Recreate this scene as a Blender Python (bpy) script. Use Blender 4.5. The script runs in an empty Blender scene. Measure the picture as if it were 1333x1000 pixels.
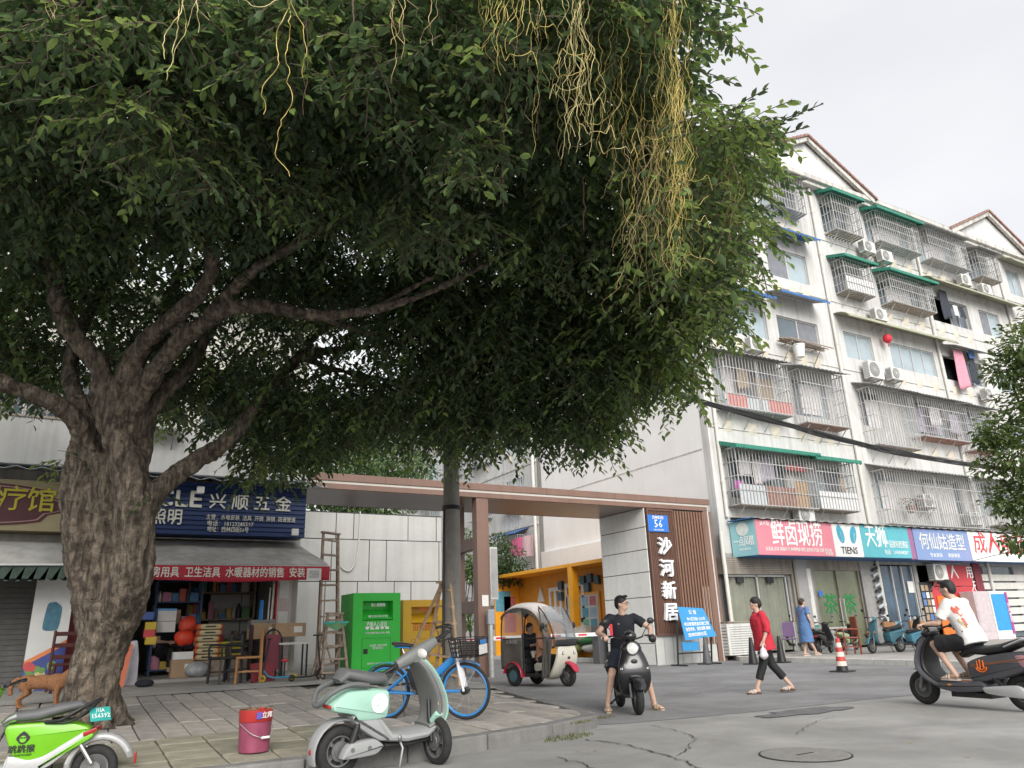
import bpy, math, random
import numpy as np
from mathutils import Vector, Matrix, noise

random.seed(7)
rnd = random.Random(7)
SC = bpy.context.scene
COL = SC.collection

# ------------------------------------------------------------------ camera
# street frame: X runs along the facades to the right, Y runs into the buildings
F_PX, PITCH, ROLL, YAW, CAM_H = 970.0, math.radians(18.29), math.radians(-2.04), math.radians(-30), 1.18
def cam_axes():
    cp, sp, cr, sr = math.cos(PITCH), math.sin(PITCH), math.cos(ROLL), math.sin(ROLL)
    right = np.array([1, 0, 0.]); fwd = np.array([0, cp, sp]); up = np.array([0, -sp, cp])
    ri = cr*right + sr*up; u2 = -sr*right + cr*up
    c, s = math.cos(YAW), math.sin(YAW)
    R = np.array([[c, -s, 0], [s, c, 0], [0, 0, 1]])
    return R@ri, R@u2, R@fwd
RI, UP, FW = cam_axes()
CAM = np.array([0, 0, CAM_H])
def ray(x, y): return FW + RI*(x-666.5)/F_PX - UP*(y-500)/F_PX
def onz(x, y, z=0.): d = ray(x, y); return Vector(CAM + d*(z-CAM_H)/d[2])
def ony(x, y, Y): d = ray(x, y); return Vector(CAM + d*Y/d[1])
def onx(x, y, X): d = ray(x, y); return Vector(CAM + d*X/d[0])
def atw(x, y, w): return Vector(CAM + ray(x, y)*w)
def pix(p):
    d = np.array(p, float)-CAM; w = d@FW
    return 666.5+F_PX*(d@RI)/w, 500-F_PX*(d@UP)/w, w

cd = bpy.data.cameras.new('camera'); cam = bpy.data.objects.new('camera', cd); COL.objects.link(cam)
cd.sensor_width = 36; cd.lens = F_PX/1333*36; cd.clip_end = 3000; cd.clip_start = .05
cam.matrix_world = Matrix(((RI[0], UP[0], -FW[0], 0), (RI[1], UP[1], -FW[1], 0), (RI[2], UP[2], -FW[2], CAM_H), (0, 0, 0, 1)))
SC.camera = cam

# ------------------------------------------------------------------ sky, sun, exposure (bright overcast)
W = bpy.data.worlds.new('World'); SC.world = W; W.use_nodes = True
nt = W.node_tree; nt.nodes.clear()
def wn(t, **k):
    n = nt.nodes.new(t)
    for a, b in k.items(): setattr(n, a, b)
    return n
sky = wn('ShaderNodeTexSky', sky_type='NISHITA'); sky.sun_disc = False
SUN_EL, SUN_AZ = math.radians(33), math.radians(196)     # azimuth clockwise from +Y
sky.sun_elevation = SUN_EL; sky.sun_rotation = SUN_AZ; sky.air_density = 1.0; sky.dust_density = 4.0; sky.ozone_density = 1.0
hs = wn('ShaderNodeHueSaturation'); hs.inputs['Saturation'].default_value = .12
bg1 = wn('ShaderNodeBackground'); bg1.inputs[1].default_value = .05
tc = wn('ShaderNodeTexCoord'); mp = wn('ShaderNodeMapping'); mp.inputs['Scale'].default_value = (1, 1, 2.2)
nz = wn('ShaderNodeTexNoise'); nz.inputs['Scale'].default_value = 1.7; nz.inputs['Detail'].default_value = 5; nz.inputs['Roughness'].default_value = .5
cr_ = wn('ShaderNodeValToRGB'); cr_.color_ramp.elements[0].position = .32; cr_.color_ramp.elements[1].position = .72
cr_.color_ramp.elements[0].color = (.78, .785, .825, 1); cr_.color_ramp.elements[1].color = (.97, .97, .985, 1)
bg2 = wn('ShaderNodeBackground'); bg2.inputs[1].default_value = .405
ad = wn('ShaderNodeAddShader'); out = wn('ShaderNodeOutputWorld')
L = nt.links.new
L(sky.outputs[0], hs.inputs['Color']); L(hs.outputs[0], bg1.inputs[0])
L(tc.outputs['Generated'], mp.inputs[0]); L(mp.outputs[0], nz.inputs[0]); L(nz.outputs[0], cr_.inputs[0]); L(cr_.outputs[0], bg2.inputs[0])
L(bg1.outputs[0], ad.inputs[0]); L(bg2.outputs[0], ad.inputs[1]); L(ad.outputs[0], out.inputs[0])
sl = bpy.data.lights.new('sun', 'SUN'); sun = bpy.data.objects.new('sun', sl); COL.objects.link(sun)
sl.energy = 1.5; sl.angle = math.radians(40); sl.color = (1, .965, .91)
sd = Vector((math.sin(SUN_AZ)*math.cos(SUN_EL), math.cos(SUN_AZ)*math.cos(SUN_EL), math.sin(SUN_EL)))
sun.rotation_euler = sd.to_track_quat('Z', 'Y').to_euler()
vs = SC.view_settings; vs.view_transform = 'Standard'; vs.look = 'None'; vs.gamma = 1; vs.exposure = 0.98
try: vs.use_curve_mapping = False
except Exception: pass
SC.cycles.max_bounces = 8; SC.cycles.diffuse_bounces = 3; SC.cycles.glossy_bounces = 3; SC.cycles.transparent_max_bounces = 12
try: SC.cycles.use_denoising = True
except Exception: pass

# ------------------------------------------------------------------ materials
MATS = {}
def M(name, col=(.5, .5, .5), rough=.6, metal=0., var=.12, scale=6., bump=0., bscale=30., streak=0., spec=.5, coat=0., trans=0., alpha=1., emit=0., detail=6., col2=None, speck=0., ior=1.45, blot=0.):
    if name in MATS: return MATS[name]
    m = bpy.data.materials.new(name); m.use_nodes = True; MATS[name] = m
    t = m.node_tree; N = t.nodes; Lk = t.links.new; b = N['Principled BSDF']
    b.inputs['Roughness'].default_value = rough; b.inputs['Metallic'].default_value = metal
    b.inputs['Specular IOR Level'].default_value = spec; b.inputs['Coat Weight'].default_value = coat
    b.inputs['Transmission Weight'].default_value = trans; b.inputs['Alpha'].default_value = alpha; b.inputs['IOR'].default_value = ior
    if emit: b.inputs['Emission Color'].default_value = (*col, 1); b.inputs['Emission Strength'].default_value = emit
    tc = N.new('ShaderNodeTexCoord')
    n1 = N.new('ShaderNodeTexNoise'); n1.inputs['Scale'].default_value = scale; n1.inputs['Detail'].default_value = detail; n1.inputs['Roughness'].default_value = .62
    Lk(tc.outputs['Object'], n1.inputs['Vector'])
    r = N.new('ShaderNodeValToRGB'); e = r.color_ramp.elements; e[0].position = .3; e[1].position = .72
    c2 = col2 or tuple(min(1, c*(1+var)) for c in col)
    e[0].color = (*[c*(1-var) for c in col], 1); e[1].color = (*c2, 1)
    Lk(n1.outputs[0], r.inputs[0]); src = r.outputs[0]
    if streak:
        mp = N.new('ShaderNodeMapping'); mp.inputs['Scale'].default_value = (3., 3., .16); Lk(tc.outputs['Object'], mp.inputs[0])
        n2 = N.new('ShaderNodeTexNoise'); n2.inputs['Scale'].default_value = 1.6; n2.inputs['Detail'].default_value = 7; Lk(mp.outputs[0], n2.inputs['Vector'])
        r2 = N.new('ShaderNodeValToRGB'); r2.color_ramp.elements[0].position = .32; r2.color_ramp.elements[1].position = .56
        r2.color_ramp.elements[0].color = (1-streak, 1-streak*1.02, 1-streak*1.08, 1); r2.color_ramp.elements[1].color = (1, 1, 1, 1)
        Lk(n2.outputs[0], r2.inputs[0])
        mx = N.new('ShaderNodeMixRGB'); mx.blend_type = 'MULTIPLY'; mx.inputs[0].default_value = 1; Lk(src, mx.inputs[1]); Lk(r2.outputs[0], mx.inputs[2]); src = mx.outputs[0]
    if blot:                                             # broad stains of wear
        n5 = N.new('ShaderNodeTexNoise'); n5.inputs['Scale'].default_value = .55; n5.inputs['Detail'].default_value = 8; n5.inputs['Roughness'].default_value = .7; n5.inputs['Distortion'].default_value = .6; Lk(tc.outputs['Object'], n5.inputs['Vector'])
        r5 = N.new('ShaderNodeValToRGB'); r5.color_ramp.elements[0].position = .36; r5.color_ramp.elements[1].position = .6; r5.color_ramp.elements[0].color = (1-blot, 1-blot, 1-blot*1.05, 1); r5.color_ramp.elements[1].color = (1+blot*.2,)*3+(1,)
        Lk(n5.outputs[0], r5.inputs[0]); mx = N.new('ShaderNodeMixRGB'); mx.blend_type = 'MULTIPLY'; mx.inputs[0].default_value = 1; Lk(src, mx.inputs[1]); Lk(r5.outputs[0], mx.inputs[2]); src = mx.outputs[0]
    if speck:
        n4 = N.new('ShaderNodeTexNoise'); n4.inputs['Scale'].default_value = 190; n4.inputs['Detail'].default_value = 2; Lk(tc.outputs['Object'], n4.inputs['Vector'])
        r4 = N.new('ShaderNodeValToRGB'); r4.color_ramp.elements[0].position = .35; r4.color_ramp.elements[1].position = .68
        r4.color_ramp.elements[0].color = (1-speck,)*3+(1,); r4.color_ramp.elements[1].color = (1+speck,)*3+(1,)
        Lk(n4.outputs[0], r4.inputs[0])
        mx = N.new('ShaderNodeMixRGB'); mx.blend_type = 'MULTIPLY'; mx.inputs[0].default_value = 1; Lk(src, mx.inputs[1]); Lk(r4.outputs[0], mx.inputs[2]); src = mx.outputs[0]
    Lk(src, b.inputs['Base Color'])
    if bump:
        n3 = N.new('ShaderNodeTexNoise'); n3.inputs['Scale'].default_value = bscale; n3.inputs['Detail'].default_value = 5; Lk(tc.outputs['Object'], n3.inputs['Vector'])
        bp = N.new('ShaderNodeBump'); bp.inputs['Strength'].default_value = bump; bp.inputs['Distance'].default_value = .02
        Lk(n3.outputs[0], bp.inputs['Height']); Lk(bp.outputs[0], b.inputs['Normal'])
    return m

# ------------------------------------------------------------------ mesh builder
class MB:
    def __init__(s): s.v = []; s.f = []; s.mi = []; s.cur = 0
    def add(s, vs, fs, T=None):
        o = len(s.v)
        if T is not None: vs = [T@Vector(p) for p in vs]
        s.v.extend([tuple(p) for p in vs]); s.f.extend([tuple(i+o for i in f) for f in fs]); s.mi.extend([s.cur]*len(fs)); return s
    def bx(s, x0, x1, y0, y1, z0, z1, T=None):
        v = [(x0,y0,z0),(x1,y0,z0),(x1,y1,z0),(x0,y1,z0),(x0,y0,z1),(x1,y0,z1),(x1,y1,z1),(x0,y1,z1)]
        return s.add(v, [(0,3,2,1),(4,5,6,7),(0,1,5,4),(1,2,6,5),(2,3,7,6),(3,0,4,7)], T)
    def box(s, c, d, T=None): return s.bx(c[0]-d[0]/2,c[0]+d[0]/2,c[1]-d[1]/2,c[1]+d[1]/2,c[2]-d[2]/2,c[2]+d[2]/2,T)
    def bar(s, p0, p1, w, h=None, up=(0,0,1)):          # square bar between two points
        p0, p1 = Vector(p0), Vector(p1); t = (p1-p0); l = t.length
        if l < 1e-6: return s
        t.normalize(); a = t.cross(Vector(up))
        if a.length < 1e-3: a = t.cross(Vector((1,0,0)))
        a.normalize(); b = a.cross(t); h = h or w
        q = [p+a*i*w/2+b*j*h/2 for p in (p0,p1) for i,j in ((-1,-1),(1,-1),(1,1),(-1,1))]
        return s.add(q, [(0,1,2,3),(7,6,5,4),(0,4,5,1),(1,5,6,2),(2,6,7,3),(3,7,4,0)])
    def tube(s, pts, r, n=8, cap=True, T=None):
        P = [Vector(p) for p in pts]; k = len(P)
        R = list(r) if isinstance(r, (list, tuple)) else [r]*k
        t0 = (P[1]-P[0]).normalized(); a = t0.orthogonal().normalized(); vs = []; fs = []
        for i in range(k):
            t = (P[min(i+1,k-1)]-P[max(i-1,0)])
            t = t.normalized() if t.length > 1e-9 else t0
            a = (a-t*a.dot(t)); a = a.normalized() if a.length > 1e-6 else t.orthogonal().normalized()
            b = t.cross(a)
            for j in range(n):
                q = 2*math.pi*j/n; vs.append(P[i]+(a*math.cos(q)+b*math.sin(q))*R[i])
        for i in range(k-1):
            for j in range(n):
                j2 = (j+1) % n; fs.append((i*n+j, i*n+j2, (i+1)*n+j2, (i+1)*n+j))
        if cap: fs.append(tuple(range(n-1,-1,-1))); fs.append(tuple(range((k-1)*n, k*n)))
        return s.add(vs, fs, T)
    def cyl(s, p0, p1, r0, r1=None, n=12, cap=True, T=None): return s.tube([p0,p1],[r0, r0 if r1 is None else r1],n,cap,T)
    def prism(s, poly, a0, a1, axis='y', T=None):       # polygon (u,w) extruded along an axis
        k = len(poly)
        f = {'y': lambda p,a:(p[0],a,p[1]), 'x': lambda p,a:(a,p[0],p[1]), 'z': lambda p,a:(p[0],p[1],a)}[axis]
        vs = [f(p,a0) for p in poly]+[f(p,a1) for p in poly]
        fs = [tuple(range(k)), tuple(range(2*k-1,k-1,-1))]+[(i,(i+1)%k+0,(i+1)%k+k,i+k) for i in range(k)]
        fs = [fs[0],fs[1]]+[(i, i+k, (i+1)%k+k, (i+1)%k) for i in range(k)]
        return s.add(vs, fs, T)
    def lathe(s, prof, n=20, T=None):                   # (r,z) profile about z
        k = len(prof); vs = []; fs = []
        for r, z in prof:
            for j in range(n): q = 2*math.pi*j/n; vs.append((r*math.cos(q), r*math.sin(q), z))
        for i in range(k-1):
            for j in range(n): j2 = (j+1)%n; fs.append((i*n+j,i*n+j2,(i+1)*n+j2,(i+1)*n+j))
        if prof[0][0] > 1e-4: fs.append(tuple(range(n-1,-1,-1)))
        if prof[-1][0] > 1e-4: fs.append(tuple(range((k-1)*n,k*n)))
        return s.add(vs, fs, T)
    def torus(s, R, r, n=32, m=10, T=None, sy=1.):      # about the y axis
        vs = []; fs = []
        for i in range(n):
            q = 2*math.pi*i/n
            for j in range(m):
                p = 2*math.pi*j/m; d = R+r*math.cos(p); vs.append((d*math.cos(q), r*sy*math.sin(p), d*math.sin(q)))
        for i in range(n):
            for j in range(m): fs.append((i*m+j, i*m+(j+1)%m, ((i+1)%n)*m+(j+1)%m, ((i+1)%n)*m+j))
        return s.add(vs, fs, T)
    def ell(s, c, r, nu=14, nv=9, T=None, M3=None):
        vs = []; fs = []; c = Vector(c)
        for i in range(nv+1):
            th = math.pi*i/nv
            for j in range(nu):
                ph = 2*math.pi*j/nu; p = Vector((r[0]*math.sin(th)*math.cos(ph), r[1]*math.sin(th)*math.sin(ph), r[2]*math.cos(th)))
                if M3 is not None: p = M3@p
                vs.append(c+p)
        for i in range(nv):
            for j in range(nu): j2 = (j+1)%nu; fs.append((i*nu+j,(i+1)*nu+j,(i+1)*nu+j2,i*nu+j2))
        return s.add(vs, fs, T)
    def puffy(s, poly, w, b=.02, y0=0., T=None, taper=0.):   # side outline (x,z) given a rounded width
        P = chaikin(poly, 2); k = len(P); c = Vector((sum(p[0] for p in P)/k, sum(p[1] for p in P)/k))
        area = sum(P[i][0]*P[(i+1)%k][1]-P[(i+1)%k][0]*P[i][1] for i in range(k)); sg = 1 if area > 0 else -1
        def inset(d):
            o = []
            for i in range(k):
                a, q = Vector(P[i-1]), Vector(P[(i+1)%k]); t = (q-a)
                n = Vector((-t.y, t.x))*sg; n = n.normalized() if n.length > 1e-9 else n
                o.append(Vector(P[i])+n*d)
            return o
        rings = [(-w,b),(-w+.3*b,.3*b),(-w+b,0),(w-b,0),(w-.3*b,.3*b),(w,b)]
        vs = []; fs = []
        for y, d in rings:
            for p in inset(d): vs.append((p.x, y0+y, p.y))
        for i in range(5):
            for j in range(k): j2=(j+1)%k; fs.append((i*k+j,(i+1)*k+j,(i+1)*k+j2,i*k+j2))
        fs.append(tuple(range(k))); fs.append(tuple(range(6*k-1,5*k-1,-1)))
        return s.add(vs, fs, T)
    def strip(s, path, hw, th, n=12, e=2.6, y0=0., T=None, cap=True, ysh=None):   # path (x,z); section: half width along y, half thickness along the normal
        k = len(path); P = [Vector(p) for p in path]
        HW = list(hw) if isinstance(hw,(list,tuple)) else [hw]*k; TH = list(th) if isinstance(th,(list,tuple)) else [th]*k
        vs = []; fs = []
        for i in range(k):
            t = P[min(i+1,k-1)]-P[max(i-1,0)]; t.normalize(); nn = Vector((-t.y, t.x))
            for j in range(n):
                q = 2*math.pi*j/n; cq, sq = math.cos(q), math.sin(q)
                y = math.copysign(abs(cq)**(2/e), cq)*HW[i]; h = math.copysign(abs(sq)**(2/e), sq)*TH[i]
                p = P[i]+nn*h; vs.append((p.x, y0+(ysh[i] if ysh else 0)+y, p.y))
        for i in range(k-1):
            for j in range(n): j2=(j+1)%n; fs.append((i*n+j,(i+1)*n+j,(i+1)*n+j2,i*n+j2))
        if cap: fs.append(tuple(range(n))); fs.append(tuple(range(k*n-1,(k-1)*n-1,-1)))
        return s.add(vs, fs, T)
    def sheet(s, fn, nu, nv, thick=0.):                   # fn(u,v) -> point
        vs = [fn(i/nu, j/nv) for i in range(nu+1) for j in range(nv+1)]; k = nv+1
        fs = [(i*k+j,(i+1)*k+j,(i+1)*k+j+1,i*k+j+1) for i in range(nu) for j in range(nv)]
        return s.add(vs, fs)
    def build(s, name, mat, parent=None, smooth=False, bevel=0., seg=2, sub=0, solid=0., ang=35, kind=None, remesh=0., smo=0, world=True):
        me = bpy.data.meshes.new(name)
        off = Vector((0,0,0))
        v = np.array(s.v, dtype=float).reshape(-1,3)
        if parent is not None and world and 'org' in parent:      # vertices given in the world frame
            v = v-np.array(parent['org'])
        me.from_pydata(v.tolist(), [], s.f)
        ms = mat if isinstance(mat,(list,tuple)) else [mat]
        for m in ms: me.materials.append(m)
        if len(ms) > 1: me.polygons.foreach_set('material_index', s.mi)
        me.update()
        o = bpy.data.objects.new(name, me); COL.objects.link(o)
        if parent is not None: o.parent = parent
        if remesh:
            md = o.modifiers.new('r','REMESH'); md.mode = 'VOXEL'; md.voxel_size = remesh; md.use_smooth_shade = True
            if smo: sm = o.modifiers.new('s','SMOOTH'); sm.iterations = smo; sm.factor = .5
        if sub: md = o.modifiers.new('u','SUBSURF'); md.levels = sub; md.render_levels = sub
        if bevel: md = o.modifiers.new('b','BEVEL'); md.width = bevel; md.segments = seg; md.limit_method = 'ANGLE'; md.angle_limit = math.radians(ang); md.harden_normals = False
        if solid: md = o.modifiers.new('t','SOLIDIFY'); md.thickness = solid; md.offset = 0
        if smooth:
            me.polygons.foreach_set('use_smooth',[True]*len(me.polygons))
            if ang < 180:
                try: me.set_sharp_from_angle(angle=math.radians(max(ang,40)))
                except Exception: pass
        if kind: o['kind'] = kind
        return o
def chaikin(P, it=2):
    P = [tuple(p) for p in P]
    for it_ in range(it):
        Q = []; k_ = .13 if it_ == 0 else .25
        for i in range(len(P)):
            a, b = P[i], P[(i+1)%len(P)]
            Q.append((a[0]*(1-k_)+b[0]*k_, a[1]*(1-k_)+b[1]*k_)); Q.append((a[0]*k_+b[0]*(1-k_), a[1]*k_+b[1]*(1-k_)))
        P = Q
    return P
def spline(P, n=6):                                     # open Catmull-Rom through points of any dimension
    P = [Vector(p) for p in P]; o = []
    for i in range(len(P)-1):
        a, b, c, d = P[max(i-1,0)], P[i], P[i+1], P[min(i+2,len(P)-1)]
        for k in range(n):
            t = k/n; o.append(.5*((2*b)+(c-a)*t+(2*a-5*b+4*c-d)*t*t+(3*b-a-3*c+d)*t**3))
    o.append(P[-1]); return o
def lerp(a, b, t): return a+(b-a)*t
def tag(o, label, cat, group=None, kind=None):
    o['label'] = label; o['category'] = cat
    if group: o['group'] = group
    if kind: o['kind'] = kind
    return o
def thing(name, label, cat, loc=(0,0,0), rz=0., group=None, worldv=False, rx=0., ry=0.):
    o = bpy.data.objects.new(name, None); COL.objects.link(o); o.empty_display_size = .1
    o.location = loc; o.rotation_euler = (rx, ry, rz)
    if worldv: o['org'] = tuple(loc)
    return tag(o, label, cat, group)
def struct(o): o['kind'] = 'structure'; return o
def copy_tree(o, parent=None):
    c = o.copy(); COL.objects.link(c); c.parent = parent
    for ch in list(o.children): copy_tree(ch, c)
    return c
def text(name, s, size, mat, parent, T, ext=.004, bold=.0, align='CENTER', w=None, kind=None):
    cu = bpy.data.curves.new(name,'FONT'); cu.body = s; cu.size = size; cu.extrude = ext
    cu.align_x = align; cu.align_y = 'CENTER'; cu.resolution_u = 1
    ob = bpy.data.objects.new(name, cu); me = bpy.data.meshes.new_from_object(ob)
    bpy.data.objects.remove(ob); bpy.data.curves.remove(cu)
    if w:
        xs = [v.co.x for v in me.vertices]; k = w/(max(xs)-min(xs)+1e-6)
        me.transform(Matrix.Scale(k,4,(1,0,0)))
    if bold:                                             # heavier strokes: shifted copies of the glyphs
        base = [v.co.copy() for v in me.vertices]; fs = [tuple(p.vertices) for p in me.polygons]; vs = []; f2 = []; d = bold*size
        for i,(dx,dy) in enumerate(((0,0),(d,0),(-d,0),(0,d),(0,-d))):
            o = len(vs); vs += [(c.x+dx,c.y+dy,c.z+i*.0006) for c in base]; f2 += [tuple(k+o for k in f) for f in fs]
        me.clear_geometry(); me.from_pydata(vs,[],f2)
    if parent is not None and 'org' in parent: T = Matrix.Translation(-Vector(parent['org']))@T
    me.transform(T); me.materials.clear(); me.materials.append(mat); me.name = name
    o = bpy.data.objects.new(name, me); COL.objects.link(o); o.parent = parent
    if kind: o['kind'] = kind
    return o
def face_T(origin, right, up):                           # text plane: local x = right, y = up, z = out
    r = Vector(right).normalized(); u = Vector(up); u = (u-r*u.dot(r)).normalized(); n = r.cross(u)
    return Matrix(((r.x,u.x,n.x,origin[0]),(r.y,u.y,n.y,origin[1]),(r.z,u.z,n.z,origin[2]),(0,0,0,1)))
XF = lambda x, y, z: face_T((x,y,z),(1,0,0),(0,0,1))     # text on a facade that faces the street (-Y)
# ------------------------------------------------------------------ base materials
m_conc = M('street_concrete', (.285,.28,.27), .9, var=.16, scale=1.1, bump=.25, bscale=60, detail=9, speck=.18, blot=.22)
m_asph = M('asphalt', (.215,.215,.218), .92, var=.18, scale=.8, bump=.35, bscale=90, detail=9, speck=.3, blot=.25)
m_patch = M('asphalt_patch', (.135,.135,.137), .95, var=.3, scale=5, bump=.6, bscale=60, speck=.3)
m_paver = [M('paver_%d'%i, c, .9, var=.25, scale=5, bump=.35, bscale=45, detail=8, speck=.15) for i,c in enumerate([(.34,.315,.285),(.40,.37,.335),(.29,.272,.25),(.36,.335,.295)])]
m_paverg = [M('paver_mossy_%d'%i, c, .9, var=.25, scale=4, bump=.35, bscale=45, detail=8, speck=.15) for i,c in enumerate([(.26,.245,.185),(.29,.27,.21),(.22,.21,.16)])]
m_kerb = M('kerb_concrete', (.20,.196,.188), .9, var=.2, scale=3, bump=.3, bscale=40, streak=.25, speck=.1)
m_kerbw = M('kerb_pale_granite', (.50,.49,.46), .85, var=.12, scale=5, bump=.1, speck=.15, streak=.1)
m_dirt = M('joint_dirt', (.055,.05,.04), 1., var=.3, scale=12, bump=.4)
m_crack = M('crack', (.02,.02,.019), 1.)
m_apron = M('apron_concrete', (.31,.30,.28), .9, var=.2, scale=2, bump=.3, bscale=30, detail=9)
m_pavr = M('right_pavement', (.36,.345,.32), .88, var=.15, scale=2, bump=.2, detail=9, speck=.1)
m_wall = M('white_render', (.74,.73,.715), .85, var=.05, scale=.7, bump=.1, bscale=10, streak=.03)
m_wall2 = M('facade_paint', (.56,.555,.54), .85, var=.07, scale=.9, bump=.12, bscale=18, streak=.20, blot=.12)
m_wallold = M('old_white_render', (.50,.48,.44), .9, var=.14, scale=1.3, bump=.25, bscale=20, streak=.35)
m_tile = M('white_panel', (.50,.497,.475), .45, var=.07, scale=1.3, streak=.10, blot=.08)
m_joint = M('panel_joint', (.05,.05,.05), .9)
m_brown = M('brown_metal', (.195,.118,.09), .5, var=.10, scale=1.5, streak=.10)
m_brownd = M('dark_brown_slat', (.125,.066,.047), .55, var=.12, scale=3)
m_brownb = M('brown_slat', (.20,.112,.075), .55, var=.12, scale=3)
m_soffit = M('soffit', (.26,.20,.175), .35, var=.10, scale=1.2)
m_strip = M('light_strip', (.48,.46,.42), .5, var=.05)
m_steel = M('steel_bar', (.55,.545,.53), .38, metal=.65, var=.18, scale=9)
m_steelr = M('rusty_steel', (.30,.22,.16), .7, metal=.3, var=.35, scale=14, col2=(.45,.42,.38))
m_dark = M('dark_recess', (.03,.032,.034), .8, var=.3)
m_black = M('black_plastic', (.018,.018,.019), .42, var=.2)
m_rubber = M('tyre_rubber', (.022,.022,.022), .8, var=.3, scale=25, bump=.3, bscale=80)
m_white = M('white_paint', (.74,.74,.72), .55, var=.05)
m_offwhite = M('offwhite_plastic', (.60,.585,.54), .5, var=.1, scale=4, streak=.12)
m_glass = M('window_glass', (.10,.13,.15), .06, var=.25, scale=.6, spec=.9)
m_glassb = M('pale_window_glass', (.33,.40,.43), .08, var=.2, scale=.7, spec=.9)
m_clear = M('clear_glass', (.5,.55,.55), .05, alpha=.22, spec=.9, var=.02)
m_alu = M('aluminium', (.55,.55,.54), .4, metal=.4, var=.08)
m_screen = M('fly_screen', (.19,.20,.22), .8, var=.15, scale=3)
m_wood = M('raw_wood', (.52,.35,.21), .75, var=.25, scale=9, bump=.2, bscale=30, col2=(.64,.46,.31))
m_woodold = M('old_wood', (.30,.225,.17), .85, var=.3, scale=10, bump=.3, bscale=40, col2=(.42,.33,.26))
m_card = M('cardboard', (.36,.245,.15), .85, var=.1, scale=5)
m_red = M('red_paint', (.48,.03,.04), .5, var=.1)
m_cgreen = M('green_sheet_roof', (.03,.20,.14), .6, var=.2, scale=3)
m_cblue = M('blue_sheet_roof', (.04,.13,.33), .6, var=.2, scale=3)
m_cgrey = M('grey_sheet_roof', (.30,.30,.29), .7, var=.25, scale=2.5)
m_khaki = M('khaki_canopy', (.33,.33,.24), .8, var=.15, scale=2)
m_txtw = M('white_lettering', (.80,.80,.78), .6, var=.03)
m_paper = M('paper', (.66,.65,.62), .8, var=.06)
m_ptext = M('printed_grey', (.25,.26,.28), .8)
m_concpole = M('pole_concrete', (.27,.255,.235), .92, var=.16, scale=4, bump=.35, bscale=70, speck=.22, streak=.2)

# ------------------------------------------------------------------ the ground
ASPH = [(-60,8.55),(2,8.6),(5.2,8.75),(6.68,8.3),(8.6,8.12),(11.7,7.95),(14,7.6),(30,6.6),(90,5)]
b = MB(); b.bx(-600,600,-600,900,-.5,0); struct(b.build('road', m_conc))
b = MB(); n = len(ASPH)
lo = []
for i in range(n-1):
    for k in range(12):
        t = k/12; x = lerp(ASPH[i][0],ASPH[i+1][0],t); y = lerp(ASPH[i][1],ASPH[i+1][1],t)
        lo.append((x, y+.07*noise.noise(Vector((x*1.3,y,3)))+.03*noise.noise(Vector((x*7,y,5)))))
b.add([(x,y,.004) for x,y in lo]+[(lo[-1][0],240,.004),(lo[0][0],240,.004)],[tuple(range(len(lo)+2))])
struct(b.build('asphalt_lane', m_asph))
pc = onz(1050,927); b = MB(); k = 26
b.add([(pc.x+.85*math.cos(2*math.pi*i/k)*(1+.45*noise.noise(Vector((i*.8,0,.5)))), pc.y+.30*math.sin(2*math.pi*i/k)*(1+.6*noise.noise(Vector((i*.9,3,.5)))), .009) for i in range(k)],[tuple(range(k))])
struct(b.build('asphalt_patch', m_patch))
def crack(pts, w=.012, z=.010, seed=1, amp=.035):
    r = random.Random(seed); P = []
    for i in range(len(pts)-1):
        a, c = Vector(pts[i]), Vector(pts[i+1]); m = max(3,int((c-a).length/.07))
        for k in range(m): P.append(a.lerp(c,k/m)+Vector((r.uniform(-amp,amp), r.uniform(-amp,amp))))
    P.append(Vector(pts[-1])); L_, R_ = [], []
    for i,p in enumerate(P):
        t = (P[min(i+1,len(P)-1)]-P[max(i-1,0)]).normalized(); nn = Vector((-t.y,t.x))*w*r.uniform(.25,1.3)
        L_.append((p.x+nn.x,p.y+nn.y,z)); R_.append((p.x-nn.x,p.y-nn.y,z))
    k = len(P); bb = MB(); bb.add(L_+R_,[(i,i+1,k+i+1,k+i) for i in range(k-1)])
    struct(bb.build('road_crack', m_crack))
def gpx(*p): return [tuple(onz(x,y))[:2] for x,y in p]
crack(gpx((762,964),(800,968),(835,975),(868,985),(890,992),(915,1003),(960,1030)), .011, seed=2)
crack(gpx((850,945),(880,952),(905,960),(896,975),(880,985)), .006, seed=3)
crack(gpx((1035,957),(1060,941),(1085,933)), .005, seed=4)
crack(gpx((725,987),(760,996),(800,1012)), .007, seed=5)
crack(gpx((1240,905),(1290,912),(1360,915)), .004, seed=6)
crack(gpx((900,905),(960,893),(1040,890)), .006, seed=8)
# litter: a few dead leaves on the road
m_dead = M('dead_leaf', (.30,.20,.06), .8, var=.3)
lb = MB(); lb.add([(-.5,0,.02),(0,-.22,.05),(.5,0,.015),(0,.22,.03)],[(0,1,2),(0,2,3)])
for i,(x,y) in enumerate([(752,978),(775,977),(1185,967),(930,962),(690,975),(1112,948),(1260,985),(860,925)]):
    p = onz(x,y,.006); o = lb.build('fallen_leaf', m_dead); o.location = p; s = rnd.uniform(.05,.09); o.scale = (s,s,s); o.rotation_euler.z = rnd.uniform(0,6)
    tag(o, ['small dead leaf left of the long road crack','dead leaf beside the long road crack','dark dead leaf on the road below the grey scooter','dead leaf on the concrete above the manhole','dead leaf near the kerb corner','dead leaf right of the asphalt patch','dead leaf at the lower right of the road','dead leaf on the asphalt near the black scooter wheel'][i],'leaf','dead leaves on the road')

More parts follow.
